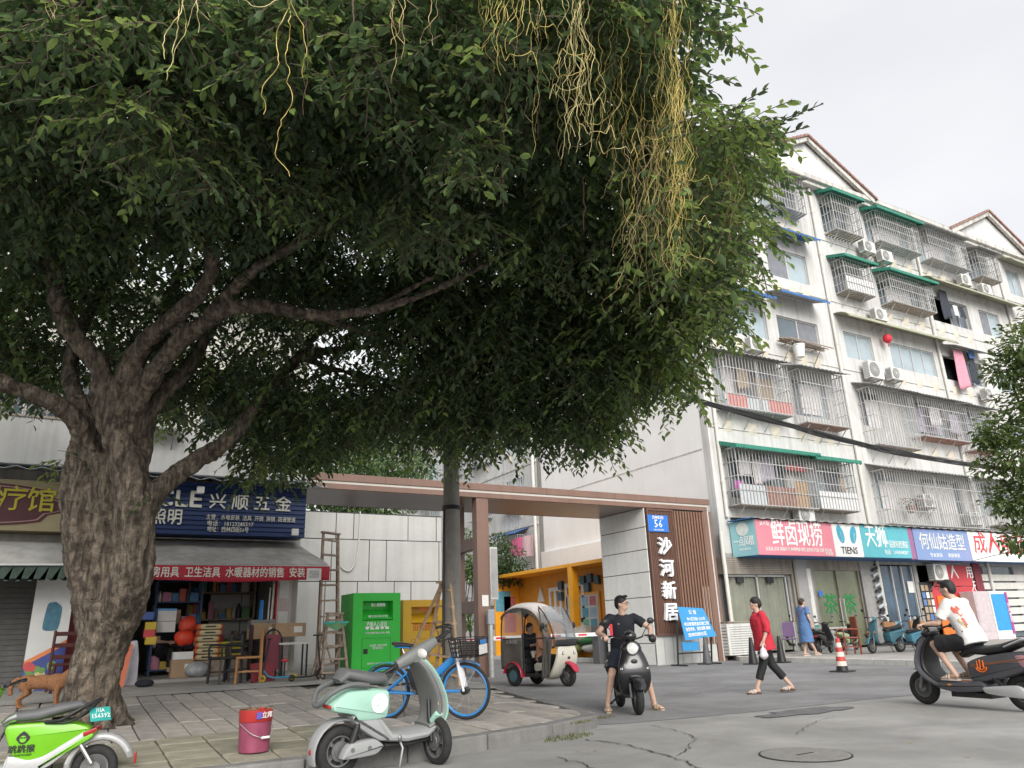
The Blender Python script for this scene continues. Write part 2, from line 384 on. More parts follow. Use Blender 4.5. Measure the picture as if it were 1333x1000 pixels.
# manhole cover
mc = onz(1048,983,0)
t = thing('manhole_cover','round iron manhole cover sunk in the concrete road','manhole cover',mc)
m_iron = M('manhole_iron',(.215,.21,.20),.75,var=.2,scale=12,bump=.5,bscale=60)
b = MB(); b.lathe([(.412,0),(.412,.006),(.398,.008),(.398,.0045)],40); b.build('rim', m_crack, t)
b = MB(); b.lathe([(.395,.002),(.395,.0085),(.38,.0115),(0.001,.0115)],40); b.build('lid', m_iron, t)
b = MB(); b.bx(-.11,.11,-.012,.012,.01,.0135); b.build('slot', m_crack, t)

# ------------------------------------------------------------------ left pavement
KL = [(-14,7.45),(0.2,7.42),(2.86,7.42),(4.3,7.72),(5.35,8.0),(5.85,8.3),(6.12,8.85),(6.4,9.7),(6.9,11.5),(7.6,13.8),(8.4,16.1),(8.9,19.1)]
def kedge(Y):                                            # lane-side edge of the pavement
    P = KL[5:]
    if Y <= P[0][1]: return P[0][0]
    for i in range(len(P)-1):
        if P[i][1] <= Y <= P[i+1][1]: return lerp(P[i][0],P[i+1][0],(Y-P[i][1])/(P[i+1][1]-P[i][1]))
    return P[-1][0]
def sedge(X):                                            # street-side edge
    P = KL[:6]
    for i in range(len(P)-1):
        if P[i][0] <= X <= P[i+1][0]: return lerp(P[i][1],P[i+1][1],(X-P[i][0])/(P[i+1][0]-P[i][0]))
    return P[-1][1] if X > 0 else P[0][1]
def pavz(X, Y):
    e = min(1, max(0, (kedge(Y)-X)/3.6)); e = e*e*(3-2*e)
    return .14-.08*max(0,min(1,(Y-9)/8))*(1-e)+.037*max(0,Y-7.6)*e
def onpav(x, y):
    z = .3
    for _ in range(30): p = onz(x,y,z); z = .5*z+.5*pavz(p.x,p.y)
    return p
b = MB(); nx, ny = 70, 36
vs = []; 
for i in range(nx+1):
    for j in range(ny+1):
        v = j/ny; Y = lerp(7.5,19.6,v); X = lerp(-14, kedge(Y)-.1, i/nx); Y = max(Y, sedge(X)+.08); vs.append((X,Y,pavz(X,Y)-.02))
b.add(vs,[(i*(ny+1)+j,(i+1)*(ny+1)+j,(i+1)*(ny+1)+j+1,i*(ny+1)+j+1) for i in range(nx) for j in range(ny)])
pav = struct(b.build('pavement', m_dirt, smooth=True))
def paver_mesh(w, l, seed, mats):
    r = random.Random(seed); bb = MB(); hw, hl = w/2-.008, l/2-.008; c = .012
    bb.add([(-hw,-hl,-.06),(hw,-hl,-.06),(hw,hl,-.06),(-hw,hl,-.06),(-hw,-hl,-.008),(hw,-hl,-.008),(hw,hl,-.008),(-hw,hl,-.008),(-hw+c,-hl+c,0),(hw-c,-hl+c,0),(hw-c,hl-c,0),(-hw+c,hl-c,0)],
        [(0,1,5,4),(1,2,6,5),(2,3,7,6),(3,0,4,7),(4,5,9,8),(5,6,10,9),(6,7,11,10),(7,4,8,11),(8,9,10,11)])
    me = bpy.data.meshes.new('paver'); me.from_pydata(bb.v,[],bb.f); me.materials.append(mats[seed%len(mats)]); return me
SL_W, SL_L, SQ = .26, 1.15, .46
slabs = [paver_mesh(SL_W,SL_L,i,m_paver) for i in range(8)]; sqs = [paver_mesh(SQ,SQ,i,m_paverg) for i in range(6)]
pr = random.Random(3); pcount = 0
def put_paver(me, X, Y, big=1.):
    o = bpy.data.objects.new('paver', me); COL.objects.link(o); o.parent = pav
    d = .1; zx = (pavz(X+d,Y)-pavz(X-d,Y))/(2*d); zy = (pavz(X,Y+d)-pavz(X,Y-d))/(2*d)
    o.location = (X,Y,pavz(X,Y)+pr.uniform(-.006,.006)); o.rotation_euler = (math.atan(zy)+pr.uniform(-.006,.006), -math.atan(zx)+pr.uniform(-.012,.012), pr.uniform(-.012,.012))
    return o
for j in range(4):                                       # mossy square pavers along the kerb
    X = -1.6+(j%2)*.0
    while X < 6.3:
        Y = sedge(X)+.23+(j+.5)*SQ
        if X < 2.95 and X+SQ/2 < kedge(Y)-.18 and pix((X,Y,.15))[0] > -40: put_paver(pr.choice(sqs), X, Y)
        X += SQ
X = -2.2; i = 0
while X < 8.6:                                           # long grey slabs laid towards the shops
    Y = sedge(X)+.235+(4*SQ if X < 3.1 else 0)+SL_L/2
    while Y < 14.15:
        s_ok = X+SL_W/2 < kedge(Y)-.2
        if s_ok and -60 < pix((X,Y,.2))[0]: put_paver(pr.choice(slabs), X, Y+pr.uniform(-.02,.02))
        Y += SL_L+.004
    X += SL_W; i += 1
# concrete apron in front of the shops
b = MB()
def apf(u, v):
    Y = lerp(14.02+.05*math.sin(9*u), 19.3, v); X = lerp(-14, kedge(Y)-.15, u); return (X,Y,pavz(X,Y)+.012)
b.sheet(apf, 60, 14); struct(b.build('apron', m_apron, smooth=True))
# kerb stones of the left pavement
KP = []
for i in range(1,len(KL)-1): KP.append(Vector(KL[i]))
def resample(P, step):
    o = [P[0]]; acc = 0.
    for i in range(len(P)-1):
        a, c = P[i], P[i+1]; l = (c-a).length; d = step-acc
        while d <= l: o.append(a.lerp(c,d/l)); d += step
        acc = (acc+l) % step
    return o
kp = [Vector(p) for p in KL[1:6]]
stones = resample([Vector((-14,7.45)),Vector((-6,7.43))]+kp, 1.0); stones2 = resample([Vector(p) for p in KL[5:]], .55)
kerb = struct(MB().add([(-14,7.6,-.05),(-13.9,7.6,-.05),(-13.9,7.7,-.05)],[(0,1,2)]).build('kerb', m_kerb))
for S in (stones, stones2):
    for a, c in zip(S[:-1],S[1:]):
        t_ = (c-a).normalized(); nn = Vector((-t_.y,t_.x)); 
        mid = (a+c)/2
        zt = pavz(*(mid+nn*.25)) if S is stones2 else pavz(mid.x, mid.y+.2)
        zt = max(.05, zt); g = t_*.008; bb = MB()
        q = [a+g, c-g, c-g+nn*.2, a+g+nn*.2]
        bb.add([(p.x,p.y,-.05) for p in q]+[(p.x,p.y,zt+.008) for p in q],[(0,3,2,1),(4,5,6,7),(0,1,5,4),(1,2,6,5),(2,3,7,6),(3,0,4,7)])
        bb.build('kerb_stone', m_kerb, kerb, bevel=.018, seg=2)
# grass tufts in the kerb joints
m_grass = M('grass', (.06,.09,.02), .8, var=.4, scale=20, col2=(.14,.14,.05))
def tuft(p, n, h, r, seed, label):
    rr = random.Random(seed); bb = MB()
    for _ in range(n):
        a = rr.uniform(0,6.28); q = rr.uniform(0,1)**.6*r; x, y = q*math.cos(a)*1.6, q*math.sin(a)*.6; hh = h*rr.uniform(.3,1); dx, dy = rr.uniform(-.5,.5)*hh, rr.uniform(-.5,.5)*hh; w = .005
        bb.add([(x-w,y,0),(x+w,y,0),(x+dx*.5+w*.7,y+dy*.5,hh*.6),(x+dx,y+dy,hh)],[(0,1,2),(0,2,3)])
    o = bb.build('grass_tuft', m_grass); o.location = p; tag(o,label,'grass',kind='stuff'); o.rotation_euler.z = .3
tuft(onz(740,961,.0), 200, .055, .26, 1, 'weeds growing where the straight kerb meets the road')
tuft(onz(757,941,.15), 70, .045, .12, 2, 'grass tuft on the paving behind the kerb joint')
tuft(onz(787,935,.0), 80, .05, .14, 3, 'weeds at the rounded kerb beside the rider\'s foot')

# ------------------------------------------------------------------ right pavement with pale kerb
KR = [Vector((19.3,19.4)),Vector((18.75,18.6)),Vector((18.65,16)),Vector((18.5,13.5)),Vector((18.3,11.5)),Vector((18.0,9.6)),Vector((18.3,8.2)),Vector((20,7.2)),Vector((30,6.6)),Vector((60,5.9))]
b = MB(); P = [(p.x+.12,p.y,.13) for p in KR]+[(60,24,.13),(19.3,24,.13)]
b.add(P,[tuple(range(len(P)))]); pavr = struct(b.build('pavement_right', m_pavr))
ks = resample(KR, 1.0)
for a, c in zip(ks[:-1],ks[1:]):
    t_ = (c-a).normalized(); nn = Vector((-t_.y,t_.x)); g = t_*.006; bb = MB(); q = [a+g,c-g,c-g+nn*.17,a+g+nn*.17]
    bb.add([(p.x,p.y,-.05) for p in q]+[(p.x,p.y,.142) for p in q],[(0,3,2,1),(4,5,6,7),(0,1,5,4),(1,2,6,5),(2,3,7,6),(3,0,4,7)])
    bb.build('kerb_stone', m_kerbw, pavr, bevel=.012)
# lane kerb behind the gate, pale, in front of the notice shelter
b = MB(); b.bx(16.4,16.6,21.9,34,-.05,.14); struct(b.build('lane_kerb', m_kerbw, bevel=.015))
b = MB(); b.bx(16.6,19,21.9,40,-.05,.12); struct(b.build('lane_pavement', m_pavr))

# ------------------------------------------------------------------ the gate
GY = 19.2
gate = thing('estate_gate','brown metal entrance gate with long flat canopy over the lane','gate',(9,GY,0),worldv=True)
x0 = ony(397,613.5,GY).x; x1 = ony(923,650,GY).x; zt = 5.29
zb = 4.87
b = MB(); b.bx(x0,x1,GY,GY+.10,5.09,zt); b.build('fascia_upper', m_brown, gate, bevel=.01)
b = MB(); b.bx(x0+.02,x1-.1,GY+.03,GY+.12,5.02,5.088); b.build('fascia_strip', m_strip, gate)
b = MB(); b.bx(x0,x1-.16,GY-.01,GY+.10,zb,5.018); b.build('fascia_lower', m_brown, gate, bevel=.01)
for xs in np.linspace(x0+2.2,x1-1.5,5):
    b = MB(); b.bx(xs-.006,xs+.006,GY-.004,GY+.002,5.09,zt); b.build('seam', m_brownd, gate)
b = MB(); b.bx(x0,x1,GY+.10,GY+2.55,zb+.002,zb+.06); b.build('soffit', m_soffit, gate)
b = MB(); b.bx(x0,x1,GY+.10,GY+2.55,zt-.06,zt-.01); b.build('roof_deck', m_brown, gate)
b = MB(); b.bx(x0,x1,GY+2.55,GY+2.65,zb,zt); b.build('fascia_back', m_brown, gate)
# lattice of the small door between two columns
for (px_l, px_r, yy, nm) in ((622.5,638.5,GY,'column'),):
    a = ony(px_l,760,GY).x; c = ony(px_r,760,GY).x
    colx = (a,c); b = MB(); b.bx(a,c,GY+.02,GY+.32,.0,zb); b.build('column', m_brown, gate, bevel=.012)
# rear column of the lattice further into the lane side (left one in the photo)
yb = GY+1.75
rx0, rx1 = ony(592,740,yb).x, ony(605.5,740,yb).x
b = MB(); b.bx(rx0,rx1,yb,yb+.3,0,zb); b.build('column', m_brown, gate, bevel=.012)
for py in (700,784,838):
    p = ony(622,py,GY+.17); q = ony(604,py+9,yb+.15)
    b = MB(); b.bar((p.x+.1,GY+.3,p.z-.12),(rx0+.2,yb+.02,p.z-.12),.2,.34); b.build('cross_rail', m_brown, gate, bevel=.01)
# right pillar clad in pale panels
px0 = ony(838,662,GY).x; pw = ony(920,760,GY).x-px0
b = MB(); b.bx(px0+.03,x1-.1,GY+.06,GY+2.5,0,zb); b.build('pillar_core', m_joint, gate)
edges = [0.0]+[onx(800,y,px0).z for y in (838,781,750,722,694)]+[zb]
for z0_, z1_ in zip(edges[:-1],edges[1:]):
    b = MB(); b.bx(px0,px0+.025,GY+.02,GY+2.5,z0_+.012,z1_-.012); b.build('cladding_panel', M('pillar_panel',(.76,.755,.72),.45,var=.05,streak=.06), gate, bevel=.004)
b = MB(); b.bx(px0,x1-.4,GY+.02,GY+.05,.0,.86); b.build('base_panel', m_tile, gate)
for i in range(6):
    xx = px0+.35+i*.36; b = MB(); b.bx(xx,xx+.015,GY+.012,GY+.022,.02,.84); b.build('base_joint', m_ptext, gate)
# dark board with ribs and the four characters
bl = px0+.06; br = ony(878,700,GY).x; bz0 = .86; bz1 = zb-.03
b = MB(); b.bx(bl,br,GY-.02,GY+.02,bz0,bz1); brd = b.build('name_board', m_brownd, gate)
n = 17
rib = MB(); rib.bx(-.011,.011,-.03,0,bz0+.05,bz1-.05)
for i in range(n):
    xx = lerp(bl+.06,br-.06,i/(n-1)); o = MB().bx(xx-.012,xx+.012,GY-.043,GY-.02,bz0+.06,bz1-.06).build('rib', m_brownd, brd, world=False)
    o.data.transform(Matrix.Translation(-Vector((9,GY,0))))
for (xa,xb_,za,zb_) in ((bl,br,bz0,bz0+.06),(bl,br,bz1-.06,bz1),(bl,bl+.05,bz0+.06,bz1-.06),(br-.05,br,bz0+.06,bz1-.06)):
    b = MB(); b.bx(xa,xb_,GY-.06,GY-.02,za,zb_); b.build('board_frame', m_brownd, gate)
m_let = M('white_letter_face',(.82,.82,.84),.4,var=.02)
cxm = (bl+br)/2
for ch, py in (('沙',713.5),('河',742),('新',771),('居',799)):
    z = ony(868,py,GY-.1).z
    text('letter', ch, .58, m_let, gate, XF(cxm+.02,GY-.10,z+.02), ext=.05, bold=.022)
# tall brown slats
n = 11; sx0, sx1 = br+.10, x1-.42
for i in range(n):
    xx = lerp(sx0,sx1,i/(n-1)); b = MB(); b.bx(xx-.032,xx+.032,GY-.02,GY+.10,.55 if i > 5 else .86,zb-.05); b.build('slat', m_brownb, gate, bevel=.006)
for i in range(7,n-1):                                     # broken slats: pale backing shows
    xx = lerp(sx0,sx1,(i+.5)/(n-1)); b = MB(); b.bx(xx-.05,xx+.05,GY+.03,GY+.055,.3,2.35); b.build('backing_strip', m_strip, gate)
b = MB(); b.bx(x1-.36,x1-.17,GY,GY+.3,0,zb); b.build('side_post', m_brown, gate, bevel=.01)
b = MB(); b.bx(x1-.168,x1-.105,GY+.01,GY+.2,0,5.018); b.build('side_strip', m_strip, gate)
b = MB(); b.bx(x1-.10,x1,GY,GY+.3,0,zb-.002); b.build('side_edge', m_brown, gate, bevel=.01)
# plate with the house number
pl = thing('house_number_plate','blue street number plate reading 56 on the gate board','sign',(ony(856,681,GY).x,GY-.06,ony(856,681,GY).z),worldv=True)
m_plate = M('blue_plate',(.03,.16,.55),.35,var=.05)
pa = ony(844,692,GY-.05); pb = ony(868,671.5,GY-.05)
b = MB(); b.bx(pa.x,pb.x,GY-.075,GY-.062,pa.z,pb.z); b.build('plate', m_plate, pl, bevel=.004)
text('number','56',.36,m_txtw,pl,XF((pa.x+pb.x)/2,GY-.079,(pa.z+pb.z)/2-.02),ext=.002)
text('street_name','西林四街',.12,m_txtw,pl,XF((pa.x+pb.x)/2,GY-.079,pb.z-.09),ext=.002,bold=.01)
text('small_print','成都市公安局监制',.055,m_txtw,pl,XF((pa.x+pb.x)/2,GY-.079,pa.z+.06),ext=.002)

# white tiled wall left of the gate
WY = GY+.35
wallt = thing('tiled_wall','white boundary wall clad in tall rectangular panels with dark joints','wall',(6,WY,0),worldv=True)
wx0, wx1 = 2.8, ony(575,700,WY).x
b = MB(); b.bx(wx0,wx1,WY+.02,WY+.3,.0,ony(480,668,WY).z); b.build('backing', m_joint, wallt)
zr = [.2, ony(500,757,WY).z, ony(500,703.5,WY).z, ony(500,670,WY).z]
zr = [.2]+[zr[1]-2.1]*0+zr[1:]
pr2 = random.Random(5)
for ri_ in range(3):
    xx = wx0+[.3,.0,.45][ri_]*-1; k = ri_
    while xx < wx1:
        w_ = [1.02,.48,1.55,.85][k%4]; k += 1
        a, c = max(xx,wx0)+.011, min(xx+w_,wx1)-.011
        if c-a > .05:
            b = MB(); b.bx(a,c,WY+pr2.uniform(-.004,.004),WY+.03,zr[ri_]+.011,zr[ri_+1]-.011); b.build('wall_panel', m_tile, wallt, bevel=.004)
        xx += w_
# hose hanging on the wall
hp = spline([ony(x,y,WY-.04) for x,y in ((469,666),(468,690),(466,715),(462,733),(455,743),(447,741),(444,737))],6)
b = MB(); b.tube(hp,.018,7); tag(b.build('hose',m_offwhite,smooth=True),'pale hose draped down the white tiled wall','hose')
# ------------------------------------------------------------------ right apartment block
FY = 19.5; BX0, BX1, BY1 = ony(931,640,FY).x, 64., 31.2
m_relief = M('relief_block',(.58,.53,.44),.85,var=.1,scale=4,bump=.2)
m_tilered = M('roof_tile',(.30,.17,.14),.8,var=.3,scale=4,bump=.3,streak=.2)
m_cornice = M('cornice',(.55,.535,.50),.85,var=.15,scale=2,streak=.35)
bld = thing('apartment_block','six storey pale grey apartment block with caged balconies above shops','building',(40,FY,0),worldv=True)
cols = [(20.05,23.55),(24.2,26.75),(28.45,30.4),(31.7,35.15),(35.9,39.25),(40.3,42.2),(44.3,45.7),(47.5,51),(52.5,56)]
flo = [(5.15,7.1),(8.75,10.75),(12.15,13.5),(15.3,16.8),(18.45,20.15)]
def wall_holes(mb, x0, x1, z0, z1, holes, y, depth=.22, T=None):
    xs = sorted({x0,x1}|{h[0] for h in holes}|{h[1] for h in holes}); zs = sorted({z0,z1}|{h[2] for h in holes}|{h[3] for h in holes})
    for i in range(len(xs)-1):
        for j in range(len(zs)-1):
            cx, cz = (xs[i]+xs[i+1])/2, (zs[j]+zs[j+1])/2
            if any(h[0] < cx < h[1] and h[2] < cz < h[3] for h in holes): continue
            mb.add([(xs[i],y,zs[j]),(xs[i+1],y,zs[j]),(xs[i+1],y,zs[j+1]),(xs[i],y,zs[j+1])],[(0,1,2,3)],T)
    for a,c,e,f in holes:
        q = [(a,e),(c,e),(c,f),(a,f)]
        for k in range(4):
            p, r = q[k], q[(k+1)%4]; mb.add([(p[0],y,p[1]),(r[0],y,r[1]),(r[0],y+depth,r[1]),(p[0],y+depth,p[1])],[(0,1,2,3)],T)
holes = []
for c0,c1 in cols:
    for z0,z1 in flo:
        g = .25 if z1-z0 > 1.7 else .0
        holes.append((c0+g,c1-g,z0+g*1.2,z1-.08))
shops = [(ony(950,800,FY).x,ony(1032,800,FY).x,.13,3.35),(ony(1066,800,FY).x,ony(1130,800,FY).x,.13,3.3),(ony(1146,790,FY).x,ony(1198,790,FY).x,.13,3.2),(ony(1203,790,FY).x,ony(1258,790,FY).x,.13,3.2),(ony(1278,790,FY).x,ony(1330,790,FY).x,.13,3.2)]
b = MB(); wall_holes(b,BX0,BX1,0,3.5,shops,FY); b.build('ground_floor_wall', M('grey_tile_piers',(.30,.295,.285),.7,var=.2,scale=5,streak=.2), bld)
b = MB(); wall_holes(b,BX0,BX1,3.5,20.95,holes,FY)
b.bx(BX0,BX0+.02,FY+.001,BY1,0,20.9)
b.build('front_wall', m_wall2, bld)
b = MB(); b.add([(BX0-.004,FY+.35,0),(BX0-.004,BY1,0),(BX0-.004,BY1,20.9),(BX0-.004,FY+.35,20.9)],[(0,1,2,3)]); b.build('side_wall', m_wall, bld)
b = MB(); b.bx(BX0-.22,BX0-.006,FY+2.9,BY1,3.4,ony(789,700,FY).z*0+onx(740,712,BX0-.22).z); b.build('side_plinth', m_wall, bld, bevel=.02)
b = MB(); b.bx(BX0-.02,BX0-.006,FY+.4,BY1,onx(800,620,BX0).z-.02,onx(800,620,BX0).z+.02); b.build('side_groove', m_cornice, bld)
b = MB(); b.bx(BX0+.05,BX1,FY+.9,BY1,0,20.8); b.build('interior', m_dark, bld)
# cornice and roof, two gables
b = MB(); b.bx(BX0-.2,BX1,FY-.5,FY+.4,20.75,20.98); b.bx(BX0-.1,BX1,FY-.35,FY+.4,20.55,20.748); b.build('cornice', m_cornice, bld, bevel=.02)
b = MB(); b.prism([(FY-.5,20.98),(FY+5.5,23.2),(BY1,20.98)],BX0-.2,BX1,'x'); b.build('roof', m_tilered, bld)
for gx, hw, zp in ((27.75,4.2,23.15),(43.0,4.2,23.15),(58.4,4.2,23.15)):
    b = MB(); b.prism([(gx-hw,20.98),(gx+hw,20.98),(gx,zp-.12)],FY-.28,FY+3); b.build('gable', m_wall2, bld)
    b = MB(); b.prism([(gx-hw*.62,21.15),(gx+hw*.62,21.15),(gx,zp-.62)],FY-.30,FY-.282); b.build('gable_panel', m_wall, bld)
    for s in (-1,1):
        b = MB()
        for k in range(15):
            t0, t1 = k/15, (k+.93)/15
            p0 = (gx+s*hw*(1.08-t0*1.08), lerp(20.86,zp,t0)); p1 = (gx+s*hw*(1.08-t1*1.08), lerp(20.86,zp,t1))
            b.add([(p0[0],FY-.62,p0[1]),(p1[0],FY-.62,p1[1]),(p1[0],FY+3,p1[1]),(p0[0],FY+3,p0[1]),(p0[0],FY-.62,p0[1]+.14),(p1[0],FY-.62,p1[1]+.10),(p1[0],FY+3,p1[1]+.10),(p0[0],FY+3,p0[1]+.14)],[(0,3,2,1),(4,5,6,7),(0,1,5,4),(1,2,6,5),(2,3,7,6),(3,0,4,7)])
        b.build('gable_tiles', m_tilered, bld)
        b = MB(); b.bar((gx+s*hw*1.04,FY-.45,20.80),(gx,FY-.45,zp-.08),.28,.16,(0,1,0)); b.build('gable_moulding', m_cornice, bld)
# drain pipes
for xx in (ony(931,600,FY-.1).x+.28,27.75,36.0*0+35.55,43.3):
    b = MB(); b.cyl((xx,FY-.08,.2 if xx > 25 else 4.75),(xx,FY-.08,20.5),.07,n=10)
    for z in np.arange(1.6,20,2.2):
        if xx > 25 or z > 4.8: b.cyl((xx,FY-.08,z),(xx,FY-.08,z+.1),.085,n=10)
    b.build('drain_pipe', m_offwhite, bld, smooth=True)
b = MB(); b.tube([ony(938,692,FY-.1),ony(939,700,FY-.12),ony(941,720,FY-.12),ony(953,815,FY-.1),ony(954,848,FY-.1)],.075,10); b.build('drain_pipe', m_offwhite, bld, smooth=True)
# relief blocks under the sills
rb = MB(); rb.add([(-.22,0,-.22),(.22,0,-.22),(.22,0,.22),(-.22,0,.22),(.16,-.10,.17)],[(0,1,4),(1,2,4),(2,3,4),(3,0,4)])
rme = None
for ci,(c0,c1) in enumerate(cols[:8]):
    for z0,z1 in flo[0:]:
        k = 3 if c1-c0 > 2.2 else (0 if ci in (2,5,6) else 2)
        for i in range(k):
            if rme is None: o = rb.build('relief_block', m_relief, bld, world=False); rme = o.data
            else: o = bpy.data.objects.new('relief_block', rme); COL.objects.link(o); o.parent = bld
            o.location = (lerp(c0+.45,c1-.45,i/2)-40, -.004, z0-.55)
# windows -------------------------------------------------------------
def window(x0,x1,z0,z1,y,parent,panes=2,screen=None,mat=None,rec=.12):
    b = MB(); f = .05
    for q in ((x0,x1,z0,z0+f),(x0,x1,z1-f,z1),(x0,x0+f,z0+f,z1-f),(x1-f,x1,z0+f,z1-f)): b.bx(q[0],q[1],y+rec-.05,y+rec,q[2],q[3])
    w = (x1-x0)/panes
    for i in range(1,panes): b.bx(x0+i*w-.03,x0+i*w+.03,y+rec-.055,y+rec+.005,z0+f,z1-f)
    fr = b.build('window', m_alu, parent)
    for i in range(panes):
        bb = MB(); yy = y+rec-.02+.008*(i%2); bb.bx(x0+i*w+.03,x0+(i+1)*w-.03,yy,yy+.01,z0+f,z1-f)
        o = bb.build('pane', (m_screen if screen and i in screen else (mat or m_glassb)), fr, world=False)
        if 'org' in parent: o.data.transform(Matrix.Translation(-Vector(parent['org'])))
    return fr
def cageat(x0,x1,z0,z1,parent,seed,dep=.65,roof=None,panel=None,ax=None,sp=.165,mat=None,low=None):
    """window cage standing proud of the facade; the frame is the part, bars, roof and tray its sub-parts"""
    r = random.Random(seed); y1 = FY-.012; y0 = FY-dep; mt = mat or m_steel; b = MB(); w = .035
    off = Matrix.Translation(-Vector(parent['org']))
    for z in (z0,z1):
        b.bar((x0,y0,z),(x1,y0,z),w); b.bar((x0,y0,z),(x0,y1,z),w); b.bar((x1,y0,z),(x1,y1,z),w)
    for x in (x0,x1): b.bar((x,y0,z0),(x,y0,z1),w)
    n = 3
    for k in range(1,n+1):
        z = lerp(z0,z1,k/(n+1)); b.bar((x0,y0,z),(x1,y0,z),.028); b.bar((x0,y0,z),(x0,y1,z),.028); b.bar((x1,y0,z),(x1,y1,z),.028)
    if x1-x0 > 3: b.bar(((x0+x1)/2,y0,z0),((x0+x1)/2,y0,z1),.04)
    for k in range(int((x1-x0)/1.1)+1):                   # struts below
        x = x0+.25+k*1.1
        if x < x1: b.bar((x,y0+.05,z0),(x,y1,z0-.62),.03)
    cg = b.build('window_cage', mt, parent)
    b = MB(); k = int((x1-x0)/sp)
    for i in range(1,k): x = lerp(x0,x1,i/k); b.bar((x,y0-.012,z0),(x,y0-.012,z1),.026)
    k = int(dep/sp)+1
    for x in (x0,x1):
        for i in range(1,k): y = lerp(y0,y1,i/k); b.bar((x,y,z0),(x,y,z1),.026)
    o = b.build('bars', mt, cg, world=False); o.data.transform(off); o['kind'] = 'stuff'
    b = MB(); k = int((x1-x0)/.2)
    for i in range(k): x = lerp(x0,x1,(i+.5)/k); b.bx(x-.07,x+.07,y0+.01,y1,z0-.05,z0-.022)
    o = b.build('tray', r.choice([m_steelr,m_cgrey,m_steelr,m_tilered]), cg, world=False); o.data.transform(off)
    if roof:
        mr = {'g':m_cgreen,'b':m_cblue,'s':m_cgrey}[roof[0]]; b = MB(); k = int((x1-x0+.5)/.12); ov = .22
        pts = []
        def rf(u,v):
            x = lerp(x0-ov,x1+ov,u); y = lerp(y0-.3,y1,v); return (x,y,lerp(z1+.02,z1+.34,v)+.02*math.sin(u*k*math.pi))
        b.sheet(rf,k*3,1); o = b.build('cage_roof', mr, cg, world=False, solid=.012); o.data.transform(off)
        if roof[0] != 's':
            b = MB()
            for i in range(k):
                xa, xb = lerp(x0-ov,x1+ov,i/k), lerp(x0-ov,x1+ov,(i+1)/k); z = z1+.03
                b.add([(xa,y0-.302,z+.02),(xb,y0-.302,z+.02),(xb,y0-.302,z-.08),((xa+xb)/2,y0-.302,z-.15),(xa,y0-.302,z-.08)],[(0,1,2,3,4)])
            kk = 6
            for i in range(kk):
                for xs in (x0-ov,x1+ov):
                    ya, yb_ = lerp(y0-.3,y1,i/kk), lerp(y0-.3,y1,(i+1)/kk); za, zb_ = lerp(z1+.02,z1+.34,i/kk), lerp(z1+.02,z1+.34,(i+1)/kk)
                    b.add([(xs,ya,za+.02),(xs,yb_,zb_+.02),(xs,yb_,zb_-.1),(xs,(ya+yb_)/2,(za+zb_)/2-.16),(xs,ya,za-.1)],[(0,1,2,3,4)])
            o = b.build('valance', mr, cg, world=False); o.data.transform(off)
    if panel:
        for (u0,u1,h,m) in panel:
            b = MB(); b.bx(lerp(x0,x1,u0)+.02,lerp(x0,x1,u1)-.02,y0+.02,y0+.03,z0,z0+h); o = b.build('panel', m, cg, world=False); o.data.transform(off)
    return cg
m_cloth = [M('cloth_%d'%i,c,.9,var=.15,scale=6,bump=.4,bscale=9) for i,c in enumerate([(.62,.60,.60),(.60,.27,.34),(.04,.045,.06),(.10,.19,.40),(.55,.10,.10),(.45,.42,.50),(.38,.30,.22),(.5,.1,.4)])]
m_pinkp = M('pink_panel',(.50,.22,.20),.8,var=.15); m_greyp = M('grey_panel',(.45,.47,.49),.7,var=.1); m_rustp = M('rust_panel',(.28,.15,.12),.8,var=.25); m_whitep = M('white_panel_plastic',(.68,.68,.67),.6,var=.06)
C = cols; fl = flo
cageat(24.25,26.5,18.5,20.2,bld,1,roof='s')
cageat(28.45,30.4,18.3,20.2,bld,2,roof='g')
cageat(31.7,35.05,18.48,20.15,bld,3,roof='g')
cageat(35.85,39.25,18.5,20.2,bld,4,roof='s')
cageat(40.3,42.25,18.46,20.0,bld,5,roof='s')
cageat(28.45,30.4,15.22,16.78,bld,6,roof='g',panel=[(0,1,.7,m_whitep)])
cageat(31.7,35.1,15.27,16.8,bld,7,roof='g')
cageat(20.03,23.5,8.75,10.82,bld,8,roof='s',panel=[(.0,.3,.5,m_pinkp),(.3,.62,.45,m_greyp),(.62,1,.5,m_pinkp)])
cageat(24.25,26.85,8.6,10.82,bld,9,roof='s')
cageat(28.55,31.5,8.1,10.62,bld,10,roof='s')
cageat(31.9,35.6,8.78,10.6,bld,11,roof='s')
cageat(35.9,38.3,8.5,10.55,bld,12,roof='s')
cageat(20.05,24.1,5.15,7.2,bld,13,roof='g',panel=[(0,.33,.72,m_greyp),(.33,.72,.72,m_rustp),(.72,.9,1.0,m_card)])
cageat(24.25,26.5,5.18,7.1,bld,14,roof='g',panel=[(0,1,.68,m_whitep)])
cageat(28.45,35.3,4.78,7.0,bld,15,roof='s')
cageat(36.2,39.3,5.0,7.0,bld,16,roof='s')
# plain windows with frames in the holes
for ci,(c0,c1) in enumerate(cols):
    for fi,(z0,z1) in enumerate(flo):
        g = .25 if z1-z0 > 1.7 else 0.; x0_,x1_,za,zb_ = c0+g,c1-g,z0+g*1.2,z1-.08
        if (ci,fi) in ((4,3),(4,2)):                          # open loggias with clothes and one leaf of window
            window(x0_+(x1_-x0_)*.55,x1_,za,zb_,FY,bld,2,mat=m_glass,rec=.2); continue
        scr = [None,(0,),(1,),(1,2),None,(0,)][(ci*2+fi*3)%6]
        mt = m_glassb if (ci+fi)%3 else m_glass
        window(x0_,x1_,za,zb_,FY,bld,2 if c1-c0 < 2.8 else 4,scr,mt)
